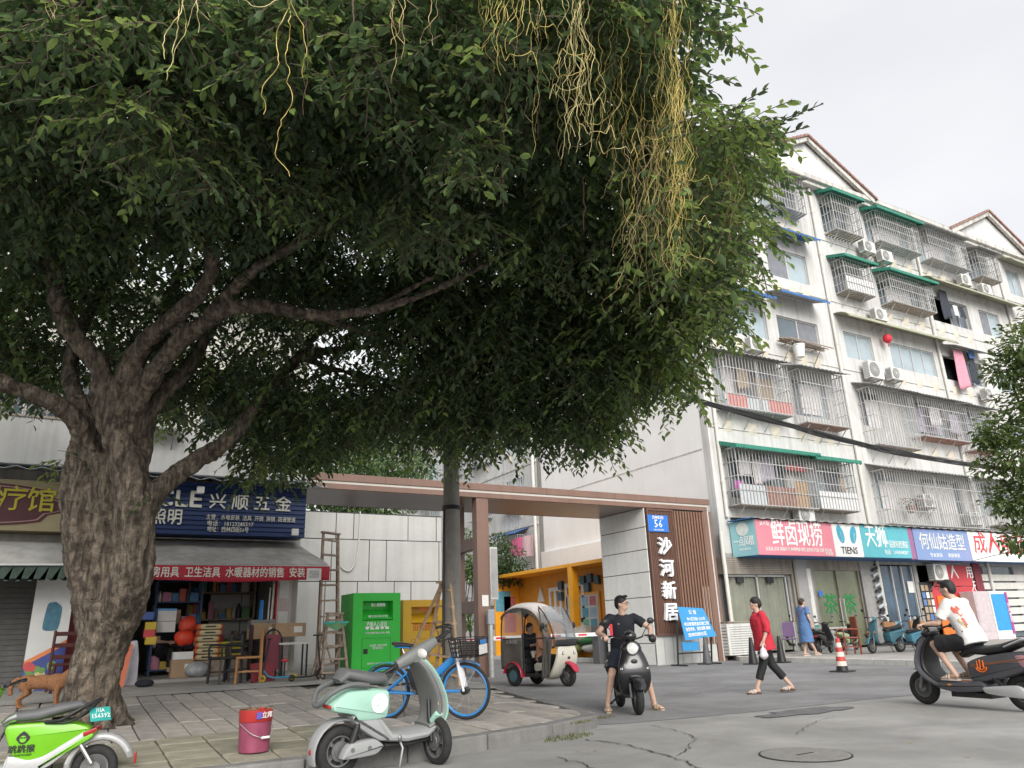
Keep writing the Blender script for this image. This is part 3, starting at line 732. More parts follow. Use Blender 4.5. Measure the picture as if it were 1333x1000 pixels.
# curtains behind the cages: pale cloth in the upper rooms
for (x,z,w,h,m) in ((20.6,9.3,1.2,1.3,0),(22.4,9.2,.9,1.2,6),(25.0,9.2,1.2,1.3,0),(29.1,9.0,1.6,1.3,0),(32.6,9.2,1.9,1.2,5),(29.0,5.5,2.2,1.2,0),(32.2,5.5,2.2,1.3,0),(32.3,18.8,2.2,1.0,0),(36.6,18.9,1.8,1.0,0),(32.4,15.6,1.9,.9,0)):
    b = MB(); b.sheet(lambda u,v:(x+u*w,FY+.06+.018*math.sin(u*w*26),z+v*h),40,2); b.build('curtain', m_cloth[m], bld, smooth=True, ang=180)
# arched canopies over the third and fourth floors
def arch_canopy(x0,x1,z,dep=.75,mat=None):
    b = MB()
    def f(u,v): 
        q = v*1.35; return (lerp(x0,x1,u),FY-.01-dep*math.sin(q)/math.sin(1.35),z+.42-.5*(1-math.cos(q))*1.0)
    b.sheet(f,14,8); b.build('canopy', mat or m_khaki, bld, smooth=True, solid=.03)
arch_canopy(28.0,36.2,13.75); arch_canopy(35.3,44.0,17.1); arch_canopy(43.9,47,20.1)
def flat_canopy(x0,x1,z,dep,mat,scal=True):
    b = MB(); b.sheet(lambda u,v:(lerp(x0,x1,u),FY-.01-dep*v,z-.28*v+.012*math.sin(u*(x1-x0)*26)),int((x1-x0)*12),1); o=b.build('canopy', mat, bld, solid=.012)
    if scal:
        b = MB(); k = int((x1-x0)/.14)
        for i in range(k):
            xa,xb = lerp(x0,x1,i/k),lerp(x0,x1,(i+1)/k); zz = z-.28
            b.add([(xa,FY-dep-.012,zz+.02),(xb,FY-dep-.012,zz+.02),(xb,FY-dep-.012,zz-.06),((xa+xb)/2,FY-dep-.012,zz-.13),(xa,FY-dep-.012,zz-.06)],[(0,1,2,3,4)])
        b.build('canopy_edge', m_cblue, bld)
flat_canopy(23.7,26.7,14.4,.85,m_cgrey); flat_canopy(24.0,26.9,17.5,.8,m_cblue); flat_canopy(36.0,39.2,14.0,.7,m_cgrey,False)
flat_canopy(20.0,23.4,14.0,.8,m_cblue)
# floor ledges
for z in (11.55,14.8,8.1,17.95):
    b = MB(); b.bx(BX0+.02,60,FY-.035,FY-.003,z-.03,z+.0); b.build('ledge', m_cornice, bld)
# shelf of sticks with a bucket below the third floor window
sh = thing('stick_shelf','bundle of weathered sticks laid on a bracket under the third floor window','sticks',(25.4,FY-.35,12.2),worldv=True)
rs = random.Random(4)
for i in range(16):
    x = rs.uniform(-.15,.15); b = MB(); yy = FY-.08-.55*rs.random(); zz = 12.05+.12*rs.random(); b.cyl((23.95+x,yy,zz+.05),(26.5+x*2,yy+rs.uniform(-.06,.06),zz-.02),.022,n=6); b.build('stick', m_woodold, sh)
b = MB()
for x in (24.2,26.0): b.bar((x,FY-.6,12.0),(x,FY-.02,12.0),.04); b.bar((x,FY-.55,12.0),(x,FY-.02,11.3),.03)
b.build('bracket', m_steelr, sh)
bk = thing('bucket','white plastic bucket hanging under the bundle of sticks on the facade','bucket',(24.75,FY-.42,11.45))
b = MB(); b.lathe([(.17,0),(.25,.5),(.27,.5),(.265,.53),(.24,.53),(.16,.03),(.001,.03)],18); b.build('pail', m_white, bk, smooth=True)
b = MB(); b.tube([(.25*math.cos(a),0,.5+.24*math.sin(a)) for a in np.linspace(0,math.pi,10)],.012,6); b.build('handle', m_steel, bk)
# air conditioners --------------------------------------------------------
m_acw = M('ac_white',(.60,.60,.57),.5,var=.08,scale=3,streak=.15); m_acg = M('ac_grille',(.20,.20,.20),.6,var=.1)
def ac_unit(name_label, loc, rz=0., s=1., fan=True, bracket=True, w=.85, h=.58, d=.32):
    t = thing('air_conditioner',name_label,'air conditioner',loc,rz,'outdoor air conditioner units')
    b = MB(); b.bx(-w/2,w/2,-d/2,d/2,0,h); b.build('casing', m_acw, t, bevel=.02)
    if not fan:
        b = MB()
        for k in range(12): b.bx(-w*.42,w*.46,-d/2-.006,-d/2+.002,.06+k*(h-.12)/12,.06+k*(h-.12)/12+.02)
        b.build('front_louvres', m_acg, t)
    R = h*.42; b = MB()
    if fan: b.lathe([(R,0),(R,.012),(R*.94,.014),(R*.93,.002),(.001,.002)],24,Matrix.Translation((-w*.14,-d/2-.001,h/2))@Matrix.Rotation(math.pi/2,4,'X'))
    if fan: b.build('fan_recess', m_acg, t)
    b = MB()
    for k in range(1,5 if fan else 1):
        rr = R*k/5+.01
        b.torus(rr,.006,20,4,Matrix.Translation((-w*.14,-d/2-.02,h/2)))
    for k in range(8 if fan else 0):
        a = k*math.pi/8; b.bar((-w*.14-R*math.cos(a),-d/2-.02,h/2-R*math.sin(a)),(-w*.14+R*math.cos(a),-d/2-.02,h/2+R*math.sin(a)),.008)
    if fan: b.build('fan_grille', m_acw, t)
    b = MB()
    for k in range(9): b.bx(-w/2-.004,-w/2+.002,-d/2+.04,d/2-.04,.06+k*(h-.12)/9,.06+k*(h-.12)/9+.03)
    b.build('vent_slots', m_acg, t)
    if bracket:
        b = MB()
        for x in (-w*.35,w*.35): b.bar((x,-d/2,-.02),(x,d/2+.16,-.02),.035); b.bar((x,-d/2+.03,-.02),(x,d/2+.14,-.4),.025)
        b.build('bracket', m_steelr, t)
    return t
def ac_px(label, x, y, **k):
    p = ony(x,y,FY-.42); return ac_unit(label,(p.x,FY-.36,p.z-.3),**k)
ac_px('air conditioner under the leftmost green-roofed cage of the top floor',1130,322)
ac_px('air conditioner under the second green-roofed cage of the top floor',1153,334)
ac_px('left of two air conditioners below the top floor cages near the second gable',1256,365)
ac_px('right of two air conditioners below the top floor cages near the second gable',1283,377)
ac_px('air conditioner between the white-panelled cage and the arched canopy',1145,410)
ac_px('large air conditioner under the third floor window above the cage with clothes',1139,485,w=1.0,h=.8)
ac_px('smaller air conditioner right of the large one on the third floor',1166,487)
ac_px('rusty-bracketed air conditioner above the lower left big cage under the branches',985,448)
ac_px('air conditioner under the caged balcony above the pink shop sign',1048,670)
ac_px('air conditioner inside the right end of the wide first floor cage',1268,675)
ac_px('white air conditioner inside the wide first floor cage beside red flowers',1208,652)
ac_px('air conditioner half hidden by the tree on the third floor',1286,513,w=.6)
p = ony(1219,746,FY-.3); ac_unit('air conditioner hung over the red shop doorway',(p.x,FY-.35,p.z-.3),w=.9,h=.65)
p = onz(961,850,.13); ac_unit('old air conditioner standing on the pavement by the roller door',(ony(960,830,FY-.35).x,FY-.35,.16),bracket=False,fan=False,w=1.25,h=1.0,d=.42)
b = MB(); pp = ony(961,812,FY-.35); b.bx(pp.x-.75,pp.x+.75,FY-.62,FY-.08,1.185,1.215); tag(b.build('plank',m_woodold),'wooden plank lying on the old air conditioner','plank')
# laundry ------------------------------------------------------------------
def garment(label, x, y, w, h, mat, name='garment', Y=FY-.25, cat='clothes', seed=0, taper=.8):
    p = ony(x,y,Y); r = random.Random(seed); ph = r.uniform(0,6); b = MB()
    b.sheet(lambda u,v:(p.x+(u-.5)*w*lerp(taper,1,v)+.02*math.sin(v*5+ph),Y+.035*math.sin(u*9+ph+v*2)*v,p.z-v*h*(1+.06*math.sin(u*4+ph))),16,10)
    tag(b.build(name,mat,smooth=True,solid=.012,ang=180),label,cat,'laundry on the balconies')
garment('long pink cloth hanging from the open loggia',1246,456,1.0,2.0,m_cloth[1],'pink_towel',FY-.3,'towel',1)
garment('dark clothes hanging beside the pink cloth',1262,460,.6,1.6,m_cloth[2],'garment',FY-.2,seed=2)
garment('blue garment hanging at the top of the loggia right of the pink cloth',1263,455,.55,.5,m_cloth[3],'garment',FY-.3,seed=3)
garment('long dark trousers hanging in the fourth floor loggia',1226,378,.8,1.6,m_cloth[2],'trousers',FY-.2,seed=4)
garment('white shirt hanging in the fourth floor loggia',1243,398,.5,.6,m_cloth[0],'shirt',FY-.2,seed=5)
garment('dark top hanging at the right of the fourth floor loggia',1252,402,.5,.5,m_cloth[2],'garment',FY-.2,seed=6)
garment('white sheet hanging at the left of the first floor cage',967,592,.62,.8,m_cloth[0],'sheet',FY-.2,seed=7)
garment('pale lilac shirt hanging in the first floor cage',996,593,.75,1.0,m_cloth[5],'shirt',FY-.2,seed=8)
garment('striped grey shirt hanging in the first floor cage beside the lilac one',983,598,.5,1.0,m_cloth[0],'shirt',FY-.2,seed=9)
garment('red cloth draped along the rail of the first floor cage',1035,606,1.2,.22,m_cloth[4],'cloth',FY-.3,seed=10)
garment('magenta bag low in the first floor cage',961,626,.5,.35,m_cloth[7],'bag',FY-.3,'bag',11)
garment('brown jacket at the right end of the first floor cage',1095,622,.3,.7,m_cloth[6],'jacket',FY-.4,seed=12)
garment('tan curtain cloth in the big second floor cage',965,478,.7,.9,m_cloth[6],'cloth',FY-.2,seed=13)
garment('white blanket hanging in the second floor cage right of centre',1215,530,.9,.9,m_cloth[0],'blanket',FY-.3,seed=14)
garment('pale shirt in the second floor cage beside the white blanket',1240,540,.8,.9,m_cloth[5],'shirt',FY-.3,seed=15)
# red lantern
lt = thing('red_lantern','small red lantern hanging from the arched canopy','lantern',tuple(ony(1155,441,FY-.35)))
b = MB(); b.ell((0,0,0),(.2,.2,.22),14,8); b.build('globe', M('lantern_red',(.6,.03,.05),.6), lt, smooth=True)
b = MB(); b.cyl((0,0,.2),(0,0,.42),.008,n=5); b.build('cord', m_black, lt)
b = MB(); b.cyl((0,0,-.22),(0,0,-.4),.02,n=6); b.build('tassel', m_red, lt)
# flower box in the wide cage
m_leafp = M('pot_leaves',(.05,.11,.03),.6,var=.4,scale=9); m_flow = M('red_flowers',(.5,.04,.05),.6)
fb = thing('flower_pot','red flowering plant in a pot inside the wide first floor cage','plant',tuple(ony(1187,668,FY-.4)))
b = MB(); b.lathe([(.14,0),(.19,.3),(.16,.3),(.001,.27)],14); b.build('pot', m_tilered, fb)
rs = random.Random(8); b = MB(); b2 = MB()
for i in range(130):
    p = Vector((rs.gauss(0,.3),rs.gauss(0,.12),.45+rs.gauss(0,.14))); bb = b2 if i%5 == 0 else b; s = .05
    a = Vector((rs.uniform(-1,1),rs.uniform(-1,1),rs.uniform(-1,1)))*s; c = Vector((rs.uniform(-1,1),rs.uniform(-1,1),rs.uniform(-1,1)))*s
    bb.add([p,p+a,p+a+c,p+c],[(0,1,2,3)])
b.build('foliage', m_leafp, fb); b2.build('blossoms', m_flow, fb)

# ------------------------------------------------------------------ shops on the ground floor of the block
m_curt = M('green_grey_curtain',(.22,.23,.185),.8,var=.12,scale=3); m_beam = M('shutter_box',(.26,.235,.20),.7,var=.2,scale=3,streak=.3)
m_brickw = M('white_brick',(.34,.335,.33),.85,var=.1,scale=6)
s0 = shops[0]
b = MB()
for i in range(9): b.bx(s0[0]-.15,s0[1]+.1,FY-.16,FY+.2,2.78+i*.065,2.78+i*.065+.058)
b.build('roller_shutter', m_beam, bld)
b = MB(); b.sheet(lambda u,v:(lerp(s0[0]+.1,s0[1]-.1,u),FY+.12+.035*math.sin(u*95)+.02*math.sin(u*31),lerp(.2,2.75,v)),160,2); b.build('door_curtain', m_curt, bld, smooth=True, ang=180)
b = MB()
for i in range(3):
    x = lerp(s0[0]+.05,s0[1]-.12,i/2); b.bx(x,x+.06,FY+.02,FY+.07,.15,2.78)
b.bx(s0[0],s0[1],FY+.02,FY+.07,2.7,2.775); b.build('door_frame', m_alu, bld)
for px_ in (964,1003):
    q = ony(px_,755,FY); b = MB(); b.bx(q.x-.16,q.x+.16,FY-.0,FY+.05,q.z-.1,q.z+.1); b.build('door_clamp', m_dark, bld)
b = MB()
for x in (s0[1]+.12,s0[1]+.3): b.bx(x,x+.09,FY-.1,FY-.02,.13,3.4)
b.build('shutter_guide', m_beam, bld)
# tea shop
s1 = shops[1]; m_tea = M('olive_glass',(.15,.165,.10),.12,var=.25,scale=.8,spec=.8); m_tgreen = M('tea_green',(.02,.22,.06),.6)
b = MB(); b.bx(s1[0]+.12,s1[1]-.1,FY+.1,FY+.12,.2,2.95); b.build('tea_shop_glass', m_tea, bld)
b = MB()
for u in (0,.5,1): x = lerp(s1[0]+.08,s1[1]-.12,u); b.bx(x-.03,x+.03,FY+.03,FY+.099,.15,2.95)
b.bx(s1[0],s1[1],FY+.02,FY+.095,2.95,3.3); b.build('tea_shop_frame', m_beam, bld)
for u in (.46,.54): x = lerp(s1[0],s1[1],u); MB().cyl((x,FY+.0,.9),(x,FY+.0,1.9),.02,n=8).build('pull_handle', m_steel, bld)
for px_ in (1082,1107): q = ony(px_,788,FY+.09); text('tea_character','茶',.78,m_tgreen,bld,XF(q.x,FY+.09,q.z),ext=.003,bold=.01)
b = MB(); b.bx(s1[0]-.75,s1[0]-.18,FY-.06,FY-.02,.5,3.0); pst = b.build('tall_poster', m_paper, bld)
q0 = s1[0]-.47
b = MB(); b.bx(q0-.28,q0+.28,FY-.068,FY-.062,.55,1.0); b.build('poster_block', M('poster_teal',(.05,.25,.22),.7), bld)
text('poster_print','产 品\n检 测\n调 理',.11,m_ptext,bld,XF(q0,FY-.066,2.1),ext=.001)
for dx in (-.95,.32): q=s1[0]+dx*.7-.1; b = MB(); b.bx(q,q+.2,FY-.05,FY-.03,2.0,2.2); b.build('door_number', m_plate, bld)
b = MB(); b.bx(s0[1]+.42,s0[1]+.98,FY-.08,FY-.004,.13,3.4); b.build('brick_pier', m_brickw, bld)
# salon with blue glass
s2 = shops[2]; m_salon = M('salon_glass',(.055,.09,.13),.1,var=.4,scale=1.1,spec=.8)
b = MB(); b.bx(s2[0]+.05,s2[1]-.05,FY+.1,FY+.12,.15,3.15); b.build('salon_glass', m_salon, bld)
b = MB()
for u in (0,.45,.72,1): x = lerp(s2[0]+.06,s2[1]-.06,u); b.bx(x-.03,x+.03,FY+.03,FY+.098,.15,3.15)
b.build('salon_frame', m_alu, bld)
bp = thing('barber_pole','slanted black and white striped panel beside the salon window','sign',(s2[0]-.05,FY-.12,.9))
for k in range(11):
    b = MB(); z = k*.2; b.add([(-.18,0,z),(.18,0,z+.12),(.18,0,z+.22),(-.18,0,z+.1),(-.18,.05,z),(.18,.05,z+.12),(.18,.05,z+.22),(-.18,.05,z+.1)],[(0,1,2,3),(7,6,5,4),(0,4,5,1),(2,6,7,3),(0,3,7,4),(1,5,6,2)]); b.build('stripe', m_greyp if k%2 else m_dark, bp)
q = ony(1190,765,FY); b = MB(); b.bx(q.x-.3,q.x+.3,FY+.06,FY+.08,q.z-.2,q.z+.25); b.build('window_notice', m_paper, bld)
# shop with red boards and orange door
s3 = shops[3]; m_redb = M('red_board',(.50,.05,.06),.5,var=.1); m_orange = M('orange_door',(.62,.16,.03),.5,var=.1)
rows_ = [('成',0),('人',1),('用品',2)]
b = MB(); b.bx(s3[0]+.9,s3[1]+.75,FY-.06,FY-.02,2.35,3.2); b.build('red_board', m_redb, bld)
b = MB(); b.bx(s3[0]+.7,s3[1]+.9,FY-.05,FY+.0,1.0,2.32); b.build('red_board', m_redb, bld)
q = ony(1243,746,FY-.1); text('board_text','人',.6,m_txtw,bld,XF(q.x,FY-.064,q.z),ext=.002,bold=.01)
q = ony(1268,746,FY-.1); text('board_text','用品',.55,m_txtw,bld,XF(q.x,FY-.064,q.z),ext=.002,bold=.01)
q = ony(1231,764,FY-.1); text('board_text','永',.5,m_txtw,bld,XF(q.x,FY-.054,q.z),ext=.002,bold=.01)
q = ony(1270,764,FY-.1); text('board_text','无',.5,m_txtw,bld,XF(q.x,FY-.054,q.z),ext=.002,bold=.01)
q = ony(1240,800,FY-.05); b = MB(); b.bx(q.x-.9,q.x+.9,FY-.1,FY-.052,.15,1.95); b.build('orange_door', m_orange, bld)
q = ony(1213,790,FY-.05); b = MB(); b.bx(q.x-.5,q.x+.35,FY-.03,FY+.02,.9,2.5); pb_ = b.build('photo_board', m_dark, bld)
rs = random.Random(9)
for i in range(14):
    x = q.x-.45+(i%3)*.27; z = 1.0+(i//3)*.29; b = MB(); b.bx(x,x+.2,FY-.04,FY-.031,z,z+.23); b.build('photo', [m_paper,m_cloth[6],m_cloth[3],m_card][rs.randrange(4)], bld)
b = MB(); b.bx(s3[1]+.95,s3[1]+1.5,FY-.1,FY-.0,.13,3.3); b.build('red_pier', M('dark_red_pier',(.18,.03,.04),.7), bld)
s4 = shops[4]; b = MB(); b.bx(s4[0],s4[1]+.5,FY+.1,FY+.12,.15,3.2); b.build('shop_glass', m_glass, bld)
b = MB()
for i in range(7): b.bx(s4[0]+.4,s4[1]+1,FY-.02,FY+.03,.4+i*.36,.68+i*.36)
b.build('shutter_slats', m_offwhite, bld)
# soffit below the signs
SY = 18.45
sa = ony(982,676,SY); sb_ = ony(985,722,SY); ZT, ZB = sa.z, sb_.z
b = MB(); b.bx(sa.x-.05,64,SY+.06,FY,ZB-.03,ZB-.005); b.build('sign_soffit', m_cblue, bld)
# signs ------------------------------------------------------------------------
m_pink = M('sign_pink',(.62,.21,.26),.5,var=.08,scale=1.5); m_teal = M('sign_teal',(.10,.40,.46),.5,var=.10,scale=1.5); m_pteal = M('sign_pale_teal',(.26,.50,.54),.5,var=.08,scale=1.5)
m_signw = M('sign_white',(.70,.70,.68),.5,var=.06); m_sblue = M('sign_blue',(.17,.32,.55),.5,var=.14,scale=1,col2=(.25,.27,.48)); m_purp = M('sign_purple',(.30,.13,.25),.5,var=.1)
m_signred = M('sign_red_text',(.62,.06,.07),.5); m_tblue = M('teal_emblem',(.05,.33,.45),.5)
def board(name,label,xa,xb,mat,yy=SY,z0=None,z1=None):
    z0 = ZB if z0 is None else z0; z1 = ZT if z1 is None else z1
    t = thing(name,label,'shop sign',((xa+xb)/2,yy,z0),worldv=True)
    MB().bx(xa,xb,yy,yy+.1,z0,z1).build('board', mat, t); return t
xA = sa.x; xB = ony(1081,680,SY).x; xC = ony(1118,683,SY).x; xD = ony(1180,687,SY).x; xE = ony(1187,688,SY).x; xF_ = ony(1258,692,SY).x; xG = ony(1345,700,SY).x
zm = (ZT+ZB)/2
t = board('shop_sign','pink sign board with large white characters at the block corner',xA,xB,m_pink)
wA = xB-xA
text('title','鲜卤现捞',1.0,m_txtw,t,XF(xA+wA*.52,SY-.006,zm+.12),ext=.004,bold=.007,w=wA*.66)
text('subtitle','五香卤 凉菜 泡椒凤爪 麻辣鸭脖 烤红油兔肉 鸡翅 甘蔗 鸡尖肉',.15,m_txtw,t,XF(xA+wA*.52,SY-.006,ZB+.2),ext=.003,w=wA*.86)
text('corner_note','烫不黏',.16,m_txtw,t,XF(xA+.45,SY-.006,ZT-.14),ext=.003)
text('corner_note','专卖店',.14,m_txtw,t,XF(xB-.35,SY-.006,ZB+.08),ext=.003)
t = thing('shop_sign','pale teal sign panel turning the corner beside the pink board','shop sign',(xA,SY,ZB),worldv=True)
wl = ony(950,690,FY-.05); p0 = Vector((wl.x,FY-.06,0)); p1 = Vector((xA-.02,SY+.02,0)); dd = (p1-p0).normalized(); nn = Vector((dd.y,-dd.x,0))
b = MB(); b.add([(p.x,p.y,z) for p,z in ((p0,ZB),(p1,ZB),(p1,ZT),(p0,ZT))]+[(p.x-nn.x*.08,p.y-nn.y*.08,z) for p,z in ((p0,ZB),(p1,ZB),(p1,ZT),(p0,ZT))],[(0,1,2,3),(7,6,5,4),(0,4,5,1),(1,5,6,2),(2,6,7,3),(3,7,4,0)]); b.build('board', m_pteal, t)
mid = p0.lerp(p1,.5)+nn*.006; L_ = (p1-p0).length
text('title','一点凤凰',.36,m_txtw,t,face_T((mid.x,mid.y,zm-.12),dd,(0,0,1)),ext=.003,bold=.005,w=L_*.8)
text('subtitle','YI DIAN',.13,m_txtw,t,face_T((mid.x,mid.y,zm-.38),dd,(0,0,1)),ext=.003)
b = MB(); b.lathe([(.24,0),(.24,.006),(.001,.006)],28,face_T((mid.x,mid.y,zm+.32),dd,(0,0,1))); b.build('round_emblem', M('pale_emblem',(.62,.66,.62),.6), t)
t = board('shop_sign','narrow white sign with two teal leaf emblems',xB+.01,xC-.01,m_signw)
for s in (-1,1):
    cx_ = (xB+xC)/2+s*.36; b = MB(); k = 20
    b.add([(cx_+s*.06*math.sin(2*math.pi*i/k)+.19*math.cos(2*math.pi*i/k),SY-.008,zm+.22+.33*math.sin(2*math.pi*i/k)) for i in range(k)],[tuple(range(k))]); b.build('emblem_disc', m_tblue, t)
    b = MB(); b.bar((cx_-s*.02,SY-.012,zm-.05),(cx_+s*.02,SY-.012,zm+.3),.03,.004); b.bar((cx_,SY-.012,zm+.12),(cx_+s*.12,SY-.012,zm+.26),.025,.004); b.build('emblem_stem', m_signw, t)
text('title','TIENS',.36,m_black,t,XF((xB+xC)/2,SY-.006,ZB+.22),ext=.004,bold=.01)
t = board('shop_sign','teal sign board beside the white leaf emblem sign',xC,xD,m_teal)
wC = xD-xC
text('title','天狮',.95,m_txtw,t,XF(xC+wC*.30,SY-.006,zm+.15),ext=.004,bold=.006,w=wC*.42)
text('subtitle','产品授权经销店',.3,m_txtw,t,XF(xC+wC*.72,SY-.006,zm-.1),ext=.004,w=wC*.46)
text('phone','电话：13438388287',.2,m_txtw,t,XF(xC+wC*.68,SY-.006,ZB+.2),ext=.003,w=wC*.5)
b = MB(); b.bx(xD+.02,xE-.02,SY+.02,SY+.1,ZB-.05,ZT-.02); o = tag(b.build('sign_end_panel',m_purp),'narrow purple panel closing the gap between the teal and blue signs','panel')
t = board('shop_sign','blue purple sign board with white characters of the hair salon',xE,xF_,m_sblue,z0=ZB-.05,z1=ZT-.02)
text('title','何仙姑造型',.72,M('pale_letter',(.68,.66,.60),.6),t,XF((xE+xF_)/2,SY-.006,zm+.05),ext=.004,bold=.004,w=(xF_-xE)*.82)
text('subtitle','专业烫染      美容美发',.18,m_txtw,t,XF((xE+xF_)/2,SY-.006,ZB+.14),ext=.003,w=(xF_-xE)*.55)
t = board('shop_sign','white sign board with large red characters behind the tree',xF_+.02,xG+2,m_signw,z0=ZB-.05,z1=ZT-.02)
text('title','成人用品',.95,m_signred,t,XF(xF_+2.35,SY-.006,zm+.05),ext=.004,bold=.008,w=4.0)
b = MB(); k = int((xG+2-xA)/.25); b.sheet(lambda u,v:(lerp(xA-.1,xG+2,u),lerp(SY-.12,FY-.02,v),lerp(ZT+.03,ZT+.2,v)+.02*math.sin(u*k*math.pi)),k*3,1); tag(b.build('sign_roof',m_cgrey,solid=.012),'corrugated dark metal sheet roof above the row of shop signs','roof sheet')
b = MB(); q0=p0+Vector((0,0,ZT+.04)); q1=p1+Vector((-.05,-.1,ZT+.04)); b.bar(q0+nn*.05,q1+nn*.05,.16,.03); tag(b.build('sign_edge_strip',m_cblue),'blue metal strip on top of the pale teal sign panel','strip')
# ------------------------------------------------------------------ left two-storey shop building
LY = 17.0; LX0, LX1 = -16., 4.22
lb_ = thing('shop_building','old white two-storey shop building half hidden behind the big tree','building',(-2,LY,.5),worldv=True)
op = [(1.05,3.72,.5,3.1),(-.1,.75,.5,2.9),(-3.2,-.62,.5,2.9),(-7,-3.6,.5,2.9)]
up_ = [(-2.9,.2,5.45,7.0),(-7,-3.8,5.45,7.0),(1.9,3.3,5.6,7.0)]
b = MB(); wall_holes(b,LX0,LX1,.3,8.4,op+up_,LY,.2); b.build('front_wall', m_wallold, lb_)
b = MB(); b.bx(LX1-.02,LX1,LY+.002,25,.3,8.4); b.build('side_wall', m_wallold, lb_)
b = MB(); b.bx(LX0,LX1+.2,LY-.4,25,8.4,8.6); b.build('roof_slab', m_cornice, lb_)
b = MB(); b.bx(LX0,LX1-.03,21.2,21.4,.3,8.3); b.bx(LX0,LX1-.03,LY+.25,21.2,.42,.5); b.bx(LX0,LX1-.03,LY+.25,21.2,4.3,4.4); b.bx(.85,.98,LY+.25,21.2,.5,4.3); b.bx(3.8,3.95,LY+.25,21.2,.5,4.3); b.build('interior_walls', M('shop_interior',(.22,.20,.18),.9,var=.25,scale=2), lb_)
window(-2.9,.2,5.45,7.0,LY,lb_,4,mat=m_glass); window(1.9,3.3,5.6,7.0,LY,lb_,2,mat=m_glass); window(-7,-3.8,5.45,7,LY,lb_,4,mat=m_glass)
b = MB(); b.bx(-16,LX1,LY-.62,LY-.5,4.45,5.35); b.bx(-16,LX1,LY-.5,LY,4.45,4.55); b.build('balcony_parapet', m_wall2, lb_, bevel=.01)
b = MB(); b.bx(-16,1.0,LY-.64,LY-.48,5.352,5.40); b.build('parapet_rail', m_steelr, lb_)
# ornamental grille on the balcony
b = MB()
for i in range(22):
    x = -3.2+i*.19
    if x < .9: b.bar((x,LY-.56,5.4),(x,LY-.56,6.75),.022)
b.bar((-3.3,LY-.56,6.1),(.8,LY-.56,6.1),.02); b.bar((-3.3,LY-.56,6.3),(.8,LY-.56,6.3),.02); b.bar((-3.3,LY-.56,6.75),(.8,LY-.56,6.75),.03)
for i in range(20): b.torus(.085,.010,14,5,Matrix.Translation((-3.1+i*.19,LY-.56,6.2)))
for i in range(10):
    x = -3.2+i*.38; b.bar((x,LY-.565,5.45),(x+.38,LY-.565,6.0),.016); b.bar((x+.38,LY-.565,5.45),(x,LY-.565,6.0),.016)
b.build('balcony_grille', m_steelr, lb_, kind='stuff')
b = MB(); b.bx(LX0,LX1+.15,LY-1.0,LY-.05,4.30,4.33)
b = MB(); k = 60; b.sheet(lambda u,v:(lerp(-8,4.5,u),lerp(LY-1.05,LY-.05,v),lerp(4.30,4.46,v)+.025*math.sin(u*k*math.pi)),k*4,1); b.build('sheet_roof', M('pale_blue_sheet',(.42,.45,.50),.5,metal=.3,var=.2), lb_, solid=.012)
# hardware shop sign
m_navy = M('navy_slats',(.013,.033,.115),.45,var=.15,scale=2); SYL = 16.25
sg = thing('hardware_sign','dark blue slatted sign board with white characters above the hardware shop','shop sign',(2.2,SYL,3.2),worldv=True)
sx0, sx1, sz0, sz1 = .35, 4.12, 3.22, 4.27; ns = 11
for i in range(ns):
    za = lerp(sz0,sz1,i/ns); hh = (sz1-sz0)/ns
    b = MB(); b.prism([(SYL,za+.004),(SYL+.05,za+.004),(SYL+.05,za+hh),(SYL+.022,za+hh)],sx0,sx1,'x'); b.build('slat', m_navy, sg)
b = MB(); b.bx(sx0,sx1,SYL+.05,SYL+.6,sz0,sz1-.01); b.build('box', m_navy, sg)
m_cream = M('cream_letter',(.70,.69,.62),.6,var=.05)
def stx(nm,s,x,y,w,h,bold=.012,m=None,ext=.006):
    q = ony(x,y,SYL-.01); k = (SYL/970)*1.0
    a = ony(x-w/2,y,SYL-.01); c = ony(x+w/2,y,SYL-.01)
    text(nm,s,h,m or m_cream,sg,XF(q.x,SYL-.012,q.z),ext=ext,bold=bold,w=(c.x-a.x))
stx('title','兴 顺 五 金',327,656,106,.34); stx('brand_letters','CLE',232,650,62,.46,.02); stx('brand_subtitle','照明',217,674,40,.33)
stx('trade_line','主营：水电安装  洁具  开锁  换锁  疏通管道',328,675.5,116,.115,.006,ext=.004); stx('phone_line','电话：18123285597',300,682.5,60,.12,.008,ext=.004); stx('address_line','地址：西林四街56号',297,690,54,.12,.008,ext=.004)
for (x,y) in ((261,638),(384,693)):
    q = ony(x,y,SYL-.12); lt = thing('sign_floodlight','small white flood lamp at the '+('top middle' if x < 300 else 'lower right corner')+' of the blue hardware sign','lamp',tuple(q))
    b = MB(); b.box((0,0,0),(.14,.09,.14)); b.build('lamp_housing', m_white, lt, bevel=.01); b = MB(); b.bar((0,.02,0),(0,.12,.06),.02); b.build('lamp_arm', m_black, lt)
# awning with red valance
m_awn = M('grey_awning',(.36,.34,.31),.85,var=.25,scale=1.6,bump=.15,streak=.2,col2=(.44,.43,.41)); m_redv = M('red_valance',(.42,.025,.045),.7,var=.12,scale=3); m_grnv = M('green_awning',(.06,.09,.075),.85,var=.25)
aw = thing('shop_awning','sagging grey awning with red lettered valance over the hardware shop','awning',(2.7,15.3,2.2),worldv=True)
ax0, ax1 = .6, 4.42; ay, az0, az1 = 15.3, 2.25, 2.53
b = MB(); b.sheet(lambda u,v:(lerp(ax0,ax1,u)-.33*v*u,lerp(ay,LY-.05,v),lerp(az1,3.2,v**.8)-.05*math.sin(v*math.pi)*(.6+.4*math.sin(u*14))),30,10); b.build('cover', m_awn, aw, smooth=True, solid=.012)
b = MB(); b.add([(ax1,ay,az1),(ax1-.33,LY-.05,3.2),(ax1-.02,LY-.05,2.5)],[(0,1,2)]); b.build('end_flap', m_awn, aw)
